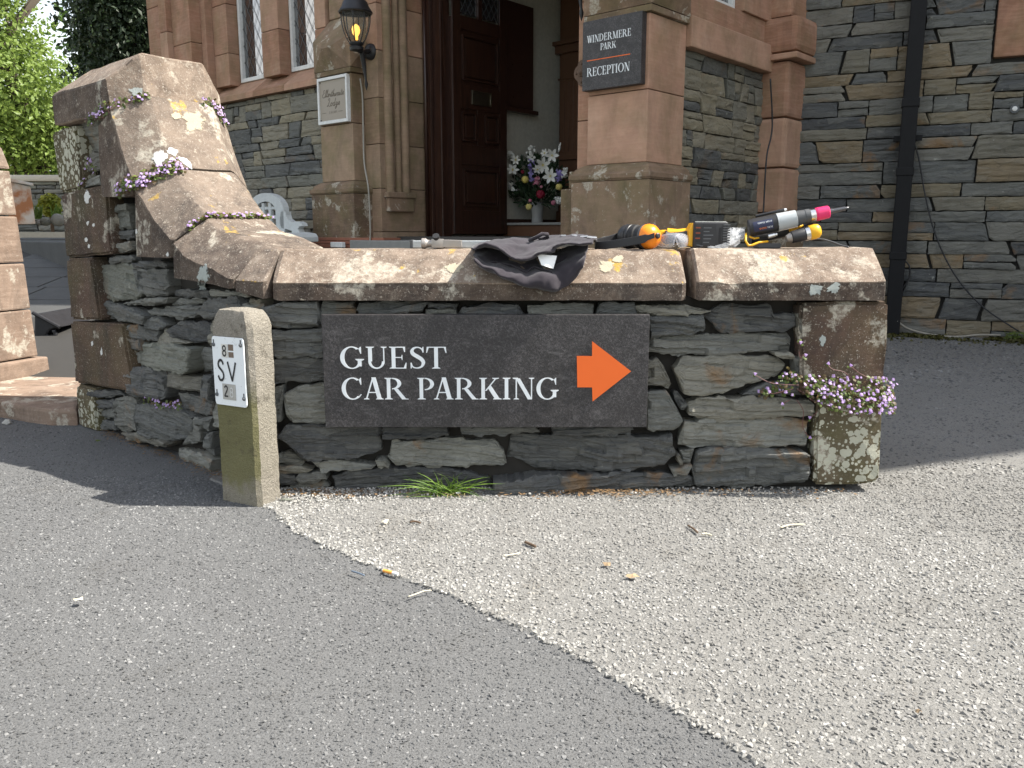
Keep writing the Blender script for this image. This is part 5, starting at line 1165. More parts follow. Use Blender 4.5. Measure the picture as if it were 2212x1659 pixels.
lw_rows = [rowY([(735, 285), (830, 268), (950, 285), (1080, 335), (1190, 392), (1300, 404), (1420, 362), (1590, 312), (1700, 268), (1985, 235)], 2.535),
    rowY([(732, 330), (860, 345), (960, 375), (1080, 415), (1180, 425), (1290, 435), (1400, 425), (1580, 415), (1700, 340), (1975, 265)], 2.508),
    rowY([(733, 370, -.03), (850, 400, -.02), (950, 425), (1060, 445), (1180, 475), (1300, 535), (1400, 470), (1580, 495), (1690, 420), (1965, 320, -.02)], 2.49),
    rowY([(738, 405, -.01), (800, 450), (900, 470), (1040, 495), (1200, 552), (1310, 592), (1420, 560), (1570, 570), (1690, 500, .02), (1955, 380)], 2.425),
    rowY([(755, 440, .02), (830, 480, .02), (940, 518, .01), (1060, 573), (1200, 622), (1330, 660), (1450, 688), (1590, 715), (1690, 640, .02), (1930, 450)], 2.41),
    rowY([(782, 466, .03), (860, 490, .03), (970, 547, .02), (1080, 597), (1210, 652), (1340, 684), (1460, 714), (1605, 750), (1720, 690), (1922, 480)], 2.432)]
sheet(lw_rows, 90, 40, 'hood_lining', hood, MAT['fleece'], .005, .003, .0045)
mesh('care_label', grid(lambda u, v_: aY(*ZH(lerp(lerp(1420, 1640, u), lerp(1470, 1600, u), v_), lerp(lerp(332, 352, u), lerp(452, 492, u), v_)), 2.452-.006*math.sin(u*3.1)-.014*v_), 8, 6), plain('white_label', (.85, .85, .84), .6, var=.02), hood, smooth=True)
mesh('drawcord_loop', tube([aY(*ZH(x, y), Y) for x, y, Y in [(1340, 185, 2.62), (1420, 150, 2.60), (1480, 112, 2.60), (1535, 118, 2.61), (1545, 145, 2.62), (1490, 165, 2.62), (1440, 180, 2.62)]], .0062, 8), MAT['fleece'], hood, smooth=True)
for x0, y0, x1, y1 in [(1690, 140, 1725, 150), (1735, 150, 1770, 132), (1790, 138, 1850, 142), (1890, 152, 1960, 160), (1975, 155, 2065, 138), (2030, 180, 2065, 190)]:
    mesh('white_print', sbox(lambda a, d, z: Vector((a, d, z)), aY(*ZH(x0, y0), 2.63).x, 2.60, aY(*ZH(x0, y0), 2.6).z+.001, aY(*ZH(x1, y1), 2.63).x, 2.66, aY(*ZH(x0, y0), 2.6).z+.0045), plain('white_print', (.8, .8, .8), .6), hood, rough=.004, rs=60)
mesh('seam', tube([aY(*ZH(x, y), Y) for x, y, Y in [(900, 428, 2.474), (960, 418, 2.48), (1040, 440, 2.474), (1130, 450, 2.472), (1220, 490, 2.462), (1305, 535, 2.455), (1340, 500, 2.46), (1390, 470, 2.465), (1480, 500, 2.45), (1590, 530, 2.44)]], .0028, 6), MAT['fleece'], hood, smooth=True)

# ear defenders
ed = thing('ear_defenders', 'orange and black ear defenders lying on the coping right of the hoodie', 'ear defenders', (.4, 2.6, ZT))
ax = Vector((.60, -.80, .08)).normalized(); c1 = eP(842, 500, 2.59); c1.z = ZT+.0365
dome = [(.0, .0385), (.008, .0388), (.02, .0355), (.030, .027), (.036, .017), (.039, .006)]
mesh('cup_shell', lathe(dome, c1, ax, 28), MAT['ear_orange'], ed, smooth=50); mesh('cup_ring', lathe([(-.012, .036), (-.010, .038), (-.002, .038), (.0005, .0365)], c1, ax, 28), MAT['tool_grey'], ed, smooth=40)
mesh('cushion', lathe([(-.030, .028), (-.034, .032), (-.030, .036), (-.020, .0365), (-.012, .035)], c1, ax, 28), MAT['rubber'], ed, smooth=50)
ax2 = Vector((-.75, .66, 0)).normalized(); c2 = eP(600, 490, 2.685); c2.z = ZT+.037
mesh('cup_shell', lathe([(q, r_) for q, r_ in dome], c2, ax2, 28), MAT['tool_black'], ed, smooth=50); mesh('cup_ring', lathe([(-.012, .036), (-.010, .038), (-.002, .038), (.0005, .0365)], c2, ax2, 28), MAT['tool_black'], ed, smooth=40)
mesh('cushion', lathe([(-.034, .020), (-.034, .030), (-.030, .0365), (-.016, .038), (-.012, .036)], c2, ax2, 28), MAT['rubber'], ed, smooth=50)
bpth = [eP(930, 490, 2.545), eP(760, 545, 2.548), eP(500, 590, 2.56), eP(250, 625, 2.58), eP(165, 625, 2.60), eP(165, 590, 2.64), eP(250, 570, 2.675), eP(420, 520, 2.70), eP(520, 470, 2.715)]
V, F = [], []; NB_ = 40
for i in range(NB_+1):
    t = i/NB_; q = crom(bpth, t); d_ = (crom(bpth, min(1, t+.02))-crom(bpth, max(0, t-.02))).normalized(); nn = Vector((-d_.y, d_.x, 0)).normalized()*.004; hh_ = .008 if t < .08 else .0125
    V += [q-nn-Vector((0, 0, hh_)), q+nn-Vector((0, 0, hh_)), q+nn+Vector((0, 0, hh_)), q-nn+Vector((0, 0, hh_))]
    if i: F += [(4*i-4+k, 4*i-4+(k+1) % 4, 4*i+(k+1) % 4, 4*i+k) for k in range(4)]
F += [(0, 1, 2, 3), (4*NB_+3, 4*NB_+2, 4*NB_+1, 4*NB_)]
mesh('headband', (V, F), MAT['tool_black'], ed, bev=.0015)
mesh('pivot', join(lathe([(.026, .009), (.044, .009), (.046, .006)], c1, ax, 12)), MAT['tool_black'], ed)
# safety glasses
sg = thing('safety_glasses', 'clear plastic safety glasses in front of the yellow driver', 'glasses', (.5, 2.57, ZT))
xa, xb = tX(1424, 2.575), tX(1489, 2.575); xm = (xa+xb)/2
def lens(u, v_):
    x = lerp(xa, xb, u); s_ = abs(u-.5)*2; y = 2.552+.045*s_**2.2+.008*math.sin(v_*3.14)*-1
    lo = ZT+.004+.020*math.exp(-((u-.5)/.07)**2)+.006*s_**4; hi = ZT+.046-.010*s_**3
    return Vector((x, y, lerp(lo, hi, v_)))
o = mesh('lens', grid(lens, 36, 12), MAT['clear'], sg, smooth=True); m = o.modifiers.new('t', 'SOLIDIFY'); m.thickness = .0022
mesh('brow_bar', tube([lens(i/20, 1)+Vector((0, -.001, 0)) for i in range(21)], .0022, 6), MAT['clear'], sg, smooth=True)
mesh('nose_bridge', tube([lens(.43, .05), lens(.5, .1)+Vector((0, .012, .012)), lens(.57, .05)], .003, 6), MAT['clear'], sg, smooth=True)
for s_, x in ((0, xa), (1, xb)): mesh('temple', tube([Vector((x, 2.60, ZT+.030)), Vector((x+(.01 if s_ == 0 else -.01), 2.66, ZT+.020)), Vector((x+(.02 if s_ == 0 else -.02), 2.71, ZT+.006))], [.004, .004, .003], 6), MAT['clear'], sg, smooth=True)
# cordless driver with its battery towards the camera
dr = thing('cordless_driver', 'yellow and black cordless driver lying with its ribbed battery facing out', 'power tool', (.58, 2.63, ZT))
bx0, bx1, by0, by1, bz0, bz1 = tX(1496, 2.6), tX(1574, 2.6), 2.588, 2.648, ZT+.002, ZT+.082
bt_ = mesh('battery', box(bx0, by0, bz0, bx1-.006, by1, bz1), MAT['tool_black'], dr, bev=.007, seg=3, smooth=40)
for k in range(9): z = lerp(bz0+.008, bz1-.010, k/8); mesh('rib', box(bx1-.022, by0-.003, z-.0022, bx1, by1-.004, z+.0022), MAT['tool_grey'], bt_, bev=.001)
mesh('rating_label', box(bx0+.026, by0-.0012, bz0+.009, bx0+.068, by0+.001, bz1-.008), MAT['tool_black'], bt_)
for k in range(5): mesh('label_print', box(bx0+.030, by0-.0016, bz0+.016+k*.011, bx0+.030+.03*(.6+.4*((k*7) % 3)/2), by0-.0011, bz0+.019+k*.011), MAT['lead'], bt_)
mesh('slot', box(bx1-.034, by0-.001, bz0+.016, bx1-.027, by0+.001, bz1-.018), MAT['rubber'], bt_); mesh('top_strip', box(bx0+.004, by0+.004, bz1-.0005, bx1-.012, by1-.006, bz1+.0015), MAT['silver'], bt_)
for k in range(6): mesh('terminal_fin', box(bx0+.006, by0-.0015, bz0+.020+k*.008, bx0+.020, by0+.001, bz0+.024+k*.008), plain('dull_red_fin', (.22, .05, .02), .6) if k % 2 else MAT['rubber'], bt_)
mesh('foot', prism([(bx0-.012, ZT+.008), (bx0+.006, ZT+.004), (bx0+.008, ZT+.020), (bx0+.003, ZT+.040), (bx0+.008, ZT+.062), (bx0+.010, ZT+.080), (bx0-.002, ZT+.078), (bx0-.012, ZT+.055)], lambda a, z, e: Vector((a, e, z)), 2.60, 2.66), MAT['tool_yellow'], dr, bev=.003)
hl = tX(1427, 2.66)
mesh('handle', tube([Vector((bx0-.004, 2.64, ZT+.038)), Vector((bx0-.035, 2.645, ZT+.036)), Vector((hl+.03, 2.65, ZT+.034)), Vector((hl+.012, 2.65, ZT+.034))], [.020, .017, .020, .022], 16), MAT['tool_black'], dr, smooth=50)
mesh('yellow_housing', join(tube([Vector((bx0-.002, 2.645, ZT+.047)), Vector((bx0-.035, 2.65, ZT+.046)), Vector((hl+.02, 2.655, ZT+.045))], [.017, .014, .018], 14), lathe([(-.03, .022), (0, .026), (.05, .026), (.075, .02)], (hl+.016, 2.68, ZT+.032), (0, 1, 0), 18)), MAT['tool_yellow'], dr, smooth=50)
mesh('grip_badge', lathe([(-.034, .013), (-.030, .018), (-.024, .020)], (hl+.016, 2.68, ZT+.032), (0, 1, 0), 18), MAT['tool_black'], dr)
mesh('belt_clip', tube([Vector((bx0, 2.60, ZT+.005)), Vector((bx0+.02, 2.585, ZT+.004)), Vector((bx0+.028, 2.58, ZT+.008)), Vector((bx0+.01, 2.59, ZT+.012))], .0022, 6), MAT['steel_dark'], dr)
# crumpled clear bag
bag = thing('plastic_bag', 'crumpled clear plastic bag between the battery and the black cylinder tool', 'bag', (.68, 2.62, ZT))
def bagf(u, v_):
    t_ = [eP(1880, 420, 2.64), eP(2000, 390, 2.65), eP(2130, 388, 2.65)]; m_ = [eP(1800, 560, 2.61), eP(1960, 540, 2.60), eP(2120, 500, 2.63)]; l_ = [eP(1610, 640, 2.585), eP(1780, 680, 2.575), eP(1990, 645, 2.60)]
    q = crom([crom(t_, u), crom(m_, u), crom(l_, u)], v_); q.z = max(q.z, ZT+.002)
    return q+noise.noise_vector(q*26)*.010+noise.noise_vector(q*75)*.0045
o = mesh('film', grid(bagf, 34, 26), MAT['poly'], bag, smooth=25)
mesh('back_film', grid(lambda u, v_: bagf(u, v_)+Vector((.004, .022+.008*math.sin(u*9+v_*7), -.004)), 34, 26), MAT['poly'], bag, smooth=25)
# cylindrical dust-extraction drill attachment with red collar and bit
p0_, p1_ = dP(395, 480, 2.64), dP(1980, 152, 2.60); axd = (p1_-p0_).normalized(); LL = (p1_-p0_).length; at_ = lambda x: (x-395)/(1980-395)*LL
ct = thing('cylinder_drill', 'black and clear cylindrical drill tool with red collar and pointed bit', 'power tool', (p0_.x+.1, 2.62, ZT))
sd = axd.cross(Vector((0, 0, 1))).normalized(); ud = sd.cross(axd)
def cyl(prof): return lathe([(at_(x), r_) for x, r_ in prof], p0_, axd, 32, (sd, ud))
bc_ = mesh('black_canister', cyl([(385, .017), (392, .0250), (405, .0272), (838, .0278), (845, .025)]), MAT['tool_black'], ct, smooth=40)
mesh('clear_chamber', cyl([(846, .022), (850, .0282), (1150, .0268), (1160, .0225)]), MAT['smoke'], ct, smooth=40)
for k in range(7): mesh('chamber_rib', tube([p0_+axd*at_(880)+(-ud*math.cos(k*.16+.1)+sd*-math.sin(k*.16+.1))*-.0 + (-sd*math.cos(k*.13)-ud*math.sin(k*.13))*.026*-1, p0_+axd*at_(1050)+(-sd*math.cos(k*.13)-ud*math.sin(k*.13))*.026*-1], .0009, 5), MAT['dull_alu'], ct)
mesh('motor_core', cyl([(860, .018), (1150, .018)]), MAT['dull_alu'], ct, smooth=40)
#), MAT['tool_grey'], ct, smooth=40)
mesh('black_collar', cyl([(1160, .0225), (1165, .0235), (1290, .0215), (1300, .0225), (1370, .0215), (1374, .019)]), MAT['tool_grey'], ct, smooth=30)
mesh('silver_ring', cyl([(1374, .0185), (1378, .0195), (1460, .0185), (1464, .017)]), MAT['silver'], ct, smooth=30)
mesh('red_collar', cyl([(1452, .017), (1460, .0195), (1480, .0205), (1484, .0196), (1490, .0205), (1660, .0195), (1675, .017), (1680, .012)]), MAT['tool_red'], ct, smooth=30)
mesh('bit', cyl([(1680, .0095), (1725, .0088), (1730, .0075), (1900, .0068), (1925, .0066), (1930, .0045), (1960, .004), (1980, .0015)]), MAT['steel_dark'], ct, smooth=30)
mesh('clip', join(sbox(lambda a, b__, c_: p0_+axd*at_(a)+sd*b__+ud*c_, 780, -.029, -.012, 810, -.020, .012), sbox(lambda a, b__, c_: p0_+axd*at_(a)+sd*b__+ud*c_, 1290, -.026, -.010, 1312, -.017, .012)), MAT['rubber'], ct, bev=.001)
sgn = -1 if sd.y > 0 else 1     # side of the cylinder towards the camera
def onc(u, ang, r_): return p0_+axd*u+(sd*sgn*math.cos(ang)+ud*math.sin(ang))*r_
mesh('sticker', grid(lambda u, v_: onc(lerp(at_(455), at_(765), u), lerp(-.55, .62, v_), .0283), 2, 8), plain('navy_sticker', (.02, .025, .06), .4), bc_)
def tx_(u0, a0, sc): return lambda x, y: onc(u0-x*sc, a0-y*sc/.0283, .0285)
bfont('01539 724433', MAT['sign_white'], bc_, tx_(at_(752), .44, 1), .0075, 'phone_number')
bfont('SUN', MAT['sign_white'], bc_, tx_(at_(752), -.18, 1), .0082, 'lettering'); bfont('SIGNS', plain('sticker_orange', (.7, .2, .03), .5), bc_, tx_(at_(752)-.0185, -.18, 1), .0082, 'lettering')
mesh('side_rod', tube([dP(505, 285, 2.66), dP(970, 182, 2.645)], .0045, 10), MAT['tool_black'], ct, smooth=40); mesh('rod_tip', lathe([(0, .005), (.008, .0035)], dP(955, 186, 2.645), axd, 10), MAT['silver'], ct)
# second cordless drill underneath
q0_, q1_ = dP(985, 645, 2.60), dP(1530, 505, 2.60); axq = (q1_-q0_).normalized(); LQ = (q1_-q0_).length; aq = lambda x: (x-985)/(1530-985)*LQ
c2d = thing('cordless_drill', 'yellow cordless drill with black chuck lying under the cylindrical tool', 'power tool', (q0_.x+.03, 2.6, ZT))
def cyq(prof): return lathe([(aq(x), r_*1.15) for x, r_ in prof], q0_, axq, 28)
mesh('chuck_nose', cyq([(985, .006), (992, .009), (1062, .0135), (1066, .0125)]), MAT['worn_steel'], c2d, smooth=35)
mesh('chuck', cyq([(1064, .014), (1075, .0162), (1265, .0178), (1280, .017)]), MAT['tool_black'], c2d, smooth=35)
mesh('chuck_ring', cyq([(1280, .0185), (1345, .0188), (1348, .017)]), MAT['silver'], c2d, smooth=35)
mesh('gear_housing', cyq([(1346, .0185), (1355, .0198), (1440, .0205), (1490, .019), (1518, .014), (1530, .007)]), MAT['tool_yellow'], c2d, smooth=50)
mesh('body', tube([dP(1440, 480, 2.625), dP(1250, 470, 2.66), dP(1050, 520, 2.68), dP(700, 600, 2.69), dP(420, 640, 2.69)], [.018, .018, .017, .016, .017], 14), MAT['tool_black'], c2d, smooth=50)
mesh('yellow_trim', join(tube([dP(1250, 430, 2.645), dP(1040, 512, 2.64)], .005, 8), tube([dP(350, 560, 2.62), dP(345, 680, 2.60), dP(390, 752, 2.60), dP(450, 745, 2.60), dP(560, 700, 2.605), dP(700, 685, 2.61)], .0035, 8), tube([dP(400, 610, 2.63), dP(480, 640, 2.63), dP(560, 630, 2.63)], .003, 8)), MAT['tool_yellow'], c2d, smooth=True)
mesh('spare_bit', lathe([(0, .0075), (.020, .0075), (.022, .0055), (.028, .0055)], dP(700, 610, 2.61), axq, 14), MAT['silver'], c2d, smooth=40)
mesh('lower_battery', box(dP(540, 600, 2.64).x, 2.63, ZT+.001, dP(900, 600, 2.64).x, 2.69, ZT+.016), MAT['tool_grey'], c2d, bev=.003)
P = [dP(x, y, Y) for x, y, Y in [(1300, 680, 2.66), (1420, 652, 2.66), (1560, 655, 2.65), (1700, 690, 2.64), (1850, 745, 2.62), (1975, 775, 2.60)]]
for q in P: q.z = max(q.z, ZT+.003)
o = mesh('tool_cord', tube([crom(P, i/30) for i in range(31)], .0028, 8), MAT['tool_grey'], None, smooth=True); tag(o, 'thin grey cord curving along the right end of the coping', 'cord', None, 'thing')

# ------------------------------------------------------------------ wall plants
def leafmat(name, a, b_, tr=.25):
    n = NB(name); r = n.rnd(); p = n.pos(); c = n.mix(n.ramp(n.noise(p, 40 if a[1] < .2 else 3.5, 4), [(.32, 0), (.68, 1)]), a, b_)
    n.set(n.b.inputs['Transmission Weight'], 0); d = n.fin(c, .5, spec=.35)
    t = n.n('ShaderNodeBsdfTranslucent'); n.set(t.inputs[0], c); m = n.n('ShaderNodeMixShader'); m.inputs[0].default_value = tr
    n.t.links.new(n.b.outputs[0], m.inputs[1]); n.t.links.new(t.outputs[0], m.inputs[2]); n.t.links.new(m.outputs[0], n.o.inputs[0]); return d
MAT['tf_leaf'] = leafmat('toadflax_leaf', (.05, .09, .02), (.14, .17, .035)); MAT['tf_brown'] = leafmat('toadflax_bronze_leaf', (.07, .04, .022), (.13, .10, .03))
MAT['tf_flower'] = leafmat('lilac_petal', (.44, .27, .58), (.60, .44, .72), .35); MAT['tf_white'] = leafmat('pale_petal', (.75, .72, .80), (.85, .82, .86), .3); MAT['tf_stem'] = plain('reddish_stem', (.13, .055, .05), .6)
def rdir(rs, n, k): 
    v_ = Vector((rs.gauss(0, 1), rs.gauss(0, 1), rs.gauss(0, 1)))*k+n; return v_.normalized()
def disc(V, F, c, n, r_, k=7, lob=.25, rs=random):
    a = n.orthogonal().normalized(); b_ = n.cross(a); i0 = len(V); V.append(c+n*r_*.15); ph = rs.random()*6
    for i in range(k*2):
        t = math.pi*i/k+ph; q = r_*(1+lob*(1 if i % 2 else -1)*.5); V.append(c+(a*math.cos(t)+b_*math.sin(t))*q)
    F += [(i0, i0+1+i, i0+1+(i+1) % (2*k)) for i in range(2*k)]
def toadflax(label, anchors, nl, nf, thick, seed, stems=(), fl_bias=Vector((0, -.5, .6)), size=1., group=None):
    rs = random.Random(seed); c0 = sum((a[0] for a in anchors), Vector())/len(anchors)
    T = thing('trailing_toadflax', label, 'plant', c0, None, 'lilac-flowered toadflax growing from the wall joints')
    Lg, Lb, Fl, Fw, St = ([], []), ([], []), ([], []), ([], []), []
    def pick():
        x = rs.random()*(len(anchors)-1); i = min(int(x), len(anchors)-2); t = x-i; (a, na, wa), (b_, nb2, wb) = anchors[i], anchors[i+1]
        n_ = lerp(na, nb2, t).normalized(); w_ = lerp(wa, wb, t)
        s_ = n_.orthogonal(); d_ = (b_-a).normalized(); s_ = n_.cross(d_).normalized()
        return lerp(a, b_, t)+s_*max(-.8, min(.8, rs.gauss(0, .42)))*w_+d_*rs.gauss(0, .004)+n_*abs(max(-1.6, min(1.6, rs.gauss(0, 1))))*thick*.4, n_
    for i in range(int(nl*.9)):
        q, n_ = pick(); tgt = Lb if rs.random() < .38 else Lg; disc(*tgt, q, rdir(rs, n_+Vector((0, -.3, .4)), .5), rs.uniform(.0028, .0065)*size, 5, .3, rs)
    for i in range(int(nf*1.1)):
        q, n_ = pick(); q = q+n_*thick*rs.uniform(.15, .6); n2 = rdir(rs, n_*.6+fl_bias, .35); r_ = rs.uniform(.0024, .0042)*size
        a = n2.orthogonal().normalized(); upv = (Vector((0, 0, 1))-n2*n2.z); upv = upv.normalized() if upv.length > .1 else a; sv = n2.cross(upv)
        for dx, dy, rr_ in ((-.55, .75, .62), (.55, .75, .62), (-.8, -.45, .68), (.8, -.45, .68), (0, -.75, .72)): disc(*Fl, q+sv*dx*r_+upv*dy*r_, (n2+sv*dx*.35).normalized(), r_*rr_, 3, .1, rs)
        disc(*Fw, q+n2*.0012, n2, r_*.28, 3, 0, rs)
        St.append(tube([q, q-n2*.008-Vector((0, 0, .004))*size, q-n2*.016-Vector((0, 0, .002))*size], .0005, 4, False))
    for s_ in stems:
        P_ = [Vector(q) for q in s_]; St.append(tube([crom(P_, i/14) for i in range(15)], .0011, 5))
        e = P_[-1]
        for k in range(3): disc(*Lg, e+Vector((rs.gauss(0, .004), 0, rs.gauss(0, .004))), rdir(rs, Vector((0, -1, .4)), .4), .004, 5, .3, rs)
        disc(*Fl, e+Vector((0, -.004, .004)), Vector((0, -1, .3)).normalized(), .0052, 3, .5, rs)
    if Lg[0]: tag(mesh('leaves', Lg, MAT['tf_leaf'], T), kind='stuff')
    if Lb[0]: tag(mesh('bronze_leaves', Lb, MAT['tf_brown'], T), kind='stuff')
    if Fl[0]: tag(mesh('flowers', Fl, MAT['tf_flower'], T), kind='stuff')
    if Fw[0]: tag(mesh('flower_throats', Fw, MAT['tf_white'], T), kind='stuff')
    if St: tag(mesh('stems', join(*St), MAT['tf_stem'], T), kind='stuff')
def joint(i, vs_, w_, out_=.004):
    s, z = ARR[i]; L2 = arr_frame(i); L = DR3*L2.x+ZU*L2.y; A_ = []
    for v in vs_:
        q = cope_pt(RW(s, z, 0), RN3, L, v); n_ = (L+(-RN3)*(.7 if v < CA else 0)).normalized(); A_.append((q+n_*out_, n_, w_))
    return A_
L0 = (-RN3+ZU*.2-DR3*.2).normalized()
toadflax('lilac toadflax tuft on the left joint under the pier cap stone', [(RW(.90, 1.19, -.01), L0, .02), (RW(.82, 1.20, -.012), L0, .03), (RW(.745, 1.225, -.005), L0, .03), (RW(.69, 1.25, .06), L0-DR3*.5, .02), (RW(.66, 1.265, .10), -DR3+ZU*.3, .012)], 190, 34, .016, 1)
toadflax('lilac toadflax tuft hanging from the right edge of the pier cap joint', [(RW(.655, 1.27, WID-CA-.03), -DR3, .02), (RW(.67, 1.262, WID-CA+.02), -DR3+RN3*.6, .03), (RW(.69, 1.235, WID-.05), -DR3+RN3*.8, .035), (RW(.68, 1.20, WID-.04), -DR3+RN3*.7, .03)], 150, 38, .022, 2)
toadflax('long lilac toadflax drift on the middle joint of the swept coping', [(RW(.70, .93, -.012), L0, .025), (RW(.64, .955, -.012), L0, .03)]+joint(4, (0, .03, .06, .10, .13), .035), 420, 90, .022, 3)
toadflax('low line of lilac toadflax across the lowest joint of the swept coping', joint(7, (.05, .10, .16, .22, .28, .34), .014), 260, 40, .012, 4)
sl_ = [(rpt(*q, .035), ) for q in Z5([(760, 1020), (820, 1040), (870, 1060), (930, 1050), (960, 1060)])]
toadflax('small lilac toadflax low on the shaded slate left of the marker post', [(RW(*a[0], .03), L0, .02) for a in sl_], 60, 22, .012, 5)
toadflax('tiny lilac toadflax sprigs between slates on the wall end pier', [(RW(*rpt(*q, .03), .025), L0, .012) for q in [(172, 408), (185, 390), (195, 335), (205, 370), (212, 365)]], 36, 14, .008, 6)
fN = Vector((0, -1, .35)).normalized()
rc = lambda x, y, Y=2.44: aY(*[(1316.7+x*.4048, 548.6+y*.4048)][0], Y)
stm = [[rc(1010, 700), rc(900, 695), rc(840, 680), rc(775, 645, 2.45)], [rc(1300, 670), rc(1250, 630), rc(1190, 615), rc(1165, 590, 2.45)], [rc(1400, 670), rc(1340, 640), rc(1300, 610), rc(1285, 600, 2.45)], [rc(1000, 780), rc(1035, 840), rc(1030, 920), rc(1068, 985, 2.45)],
       [rc(1000, 720), rc(1040, 745), rc(1080, 780), rc(1130, 800)], [rc(1010, 520), rc(1020, 560), rc(1030, 540), rc(1045, 545)], [rc(1000, 470), rc(1010, 480), rc(1020, 470), rc(1018, 478)], [rc(1110, 840), rc(1090, 860), rc(1070, 875), rc(1066, 878)], [rc(960, 780), rc(940, 790), rc(925, 805), rc(920, 806)], [rc(980, 720), rc(900, 740), rc(870, 745), rc(850, 740)]]
toadflax('big bushy lilac toadflax spilling over the right end quoin', [(rc(1040, 690), fN, .03), (rc(1150, 740), fN, .06), (rc(1260, 755, 2.435), fN, .066), (rc(1370, 755, 2.435), fN, .066), (rc(1450, 760, 2.44), fN, .066), (rc(1500, 765, 2.47), (fN+Vector((.8, 0, 0))).normalized(), .06)], 850, 150, .024, 7, stm)
toadflax('sparse lilac toadflax rooted in the slate gap left of the end quoin', [(rc(800, 750, 2.47), fN, .02), (rc(880, 715, 2.465), fN, .03), (rc(960, 690, 2.455), fN, .05), (rc(970, 620, 2.455), fN, .02)], 120, 14, .02, 8)
# grass tuft at the wall foot
MAT['grass'] = leafmat('grass_blade', (.06, .13, .015), (.20, .30, .05), .35)
gt = thing('grass_tuft', 'tuft of long green grass at the foot of the wall under the sign', 'grass tuft', gz(965, 1066))
def blade(V, F, b0, tip, lift, w_, rs):
    n = 7; pts = [b0+(tip-b0)*(i/n)+Vector((0, 0, lift*math.sin(math.pi*(i/n)**.8)*(1-.3*i/n))) for i in range(n+1)]
    for i, q in enumerate(pts):
        d_ = (pts[min(i+1, n)]-pts[max(i-1, 0)]).normalized(); s_ = d_.cross(Vector((0, -.5, .8))).normalized()*w_*(1-(i/n)**2+.05)
        V += [q-s_, q+s_]
        if i: k = len(V); F.append((k-4, k-3, k-1, k-2))
V, F = [], []; rs = random.Random(5); base = gz(965, 1070)+Vector((0, -.012, .004))
for k in range(70):
    b0 = base+Vector((rs.gauss(0, .03), rs.gauss(0, .008), 0)); a = rs.uniform(0, math.pi); L_ = rs.uniform(.05, .15); tip = b0+Vector((math.cos(a)*L_, -rs.uniform(0, .05), L_*math.sin(a)*.55)); tip.z = max(tip.z, .008); blade(V, F, b0, tip, rs.uniform(.0, .03), rs.uniform(.0009, .0018), rs)
for tx, ty in [(815, 1051), (850, 1058), (900, 1020), (935, 1015), (1000, 1020), (1060, 1030), (1090, 1045), (880, 1045), (1070, 1058), (1040, 1075), (985, 1085), (870, 1035)]: blade(V, F, base+Vector((rs.gauss(0, .02), 0, 0)), aY(tx, ty, 2.40), .02, .0021, rs)
mesh('blades', (V, F), MAT['grass'], gt)
mesh('dry_blades', (lambda VF: VF)((lambda: (lambda V, F: ([blade(V, F, base+Vector((rs.gauss(0, .03), 0, 0)), base+Vector((rs.gauss(0, .06), -rs.uniform(.01, .05), .004)), .01, .0014, rs) for _ in range(16)], (V, F))[1])([], []))()), plain('straw', (.35, .28, .13), .8), gt)
# litter on the ground
ZL = lambda x, y: ((900+x*.7078)/1.8228, (1850+y*.7078)/1.8228)
cb = thing('cigarette_butt', 'cigarette butt with orange filter on the tarmac seam', 'cigarette butt', gz(*ZL(900, 570)))
ca, cb2 = gz(*ZL(862, 560), .011), gz(*ZL(942, 580), .011); mid = lerp(ca, cb2, .64)
mesh('filter', tube([ca, mid], .0042, 12), plain('filter_orange', (.72, .32, .06), .7), cb, smooth=40); mesh('paper', tube([mid, cb2], [.0042, .0040], 12), MAT['white_paint'], cb, smooth=40)
MAT['twig'] = plain('brown_twig', (.10, .065, .04), .9, var=.4); MAT['straw2'] = plain('pale_straw', (.55, .50, .38), .8); MAT['dryleaf'] = plain('dry_leaf', (.33, .235, .14), .85); MAT['blue_pl'] = plain('blue_grey_plastic', (.12, .15, .19), .4)
def twig(pts, rad, mat, name, label, cat):
    P_ = [gz(*q, .012) for q in pts]; o = mesh(name, tube([crom(P_, i/10) for i in range(11)], [rad]*10+[rad*.5], 6), MAT[mat], None, smooth=True); tag(o, label, cat, None, 'thing')
ZR = lambda x, y: ((2200+x*.828)/1.8228, (1800+y*.828)/1.8228)
twig([ZL(685, 562), ZL(725, 575), ZL(757, 588)], .0024, 'blue_pl', 'plastic_stick', 'thin blue-grey stick left of the cigarette butt', 'stick')
twig([ZL(1010, 290), ZL(1040, 287), ZL(1068, 296)], .003, 'twig', 'twig', 'short brown twig on the pale chippings below the grass', 'twig')
twig([ZL(1532, 478), ZL(1580, 470), ZL(1622, 462)], .002, 'straw2', 'straw_stalk', 'pale straw stalk on the chippings right of the brown twig', 'stalk')
twig([ZL(1000, 705), ZL(1050, 688), ZL(1085, 675), ZL(1130, 670)], .0016, 'straw2', 'straw_stalk', 'curved pale stalk beside the seam below the cigarette butt', 'stalk')
twig([ZL(1650, 402), ZL(1690, 418), ZL(1708, 428)], .004, 'twig', 'twig', 'dark stubby twig on the chippings near the straw stalk', 'twig')
twig([ZR(615, 325), ZR(640, 340), ZR(662, 360)], .0028, 'twig', 'twig', 'thin dark twig on the driveway below the lower slates', 'twig')
twig([ZR(1055, 335), ZR(1100, 322), ZR(1172, 320)], .0024, 'straw2', 'straw_stalk', 'long pale stalk on the driveway below the end quoin', 'stalk')
twig([ZR(680, 366), ZR(700, 364), ZR(728, 372)], .0026, 'straw2', 'straw_stalk', 'short whitish stalk next to the thin dark twig', 'stalk')
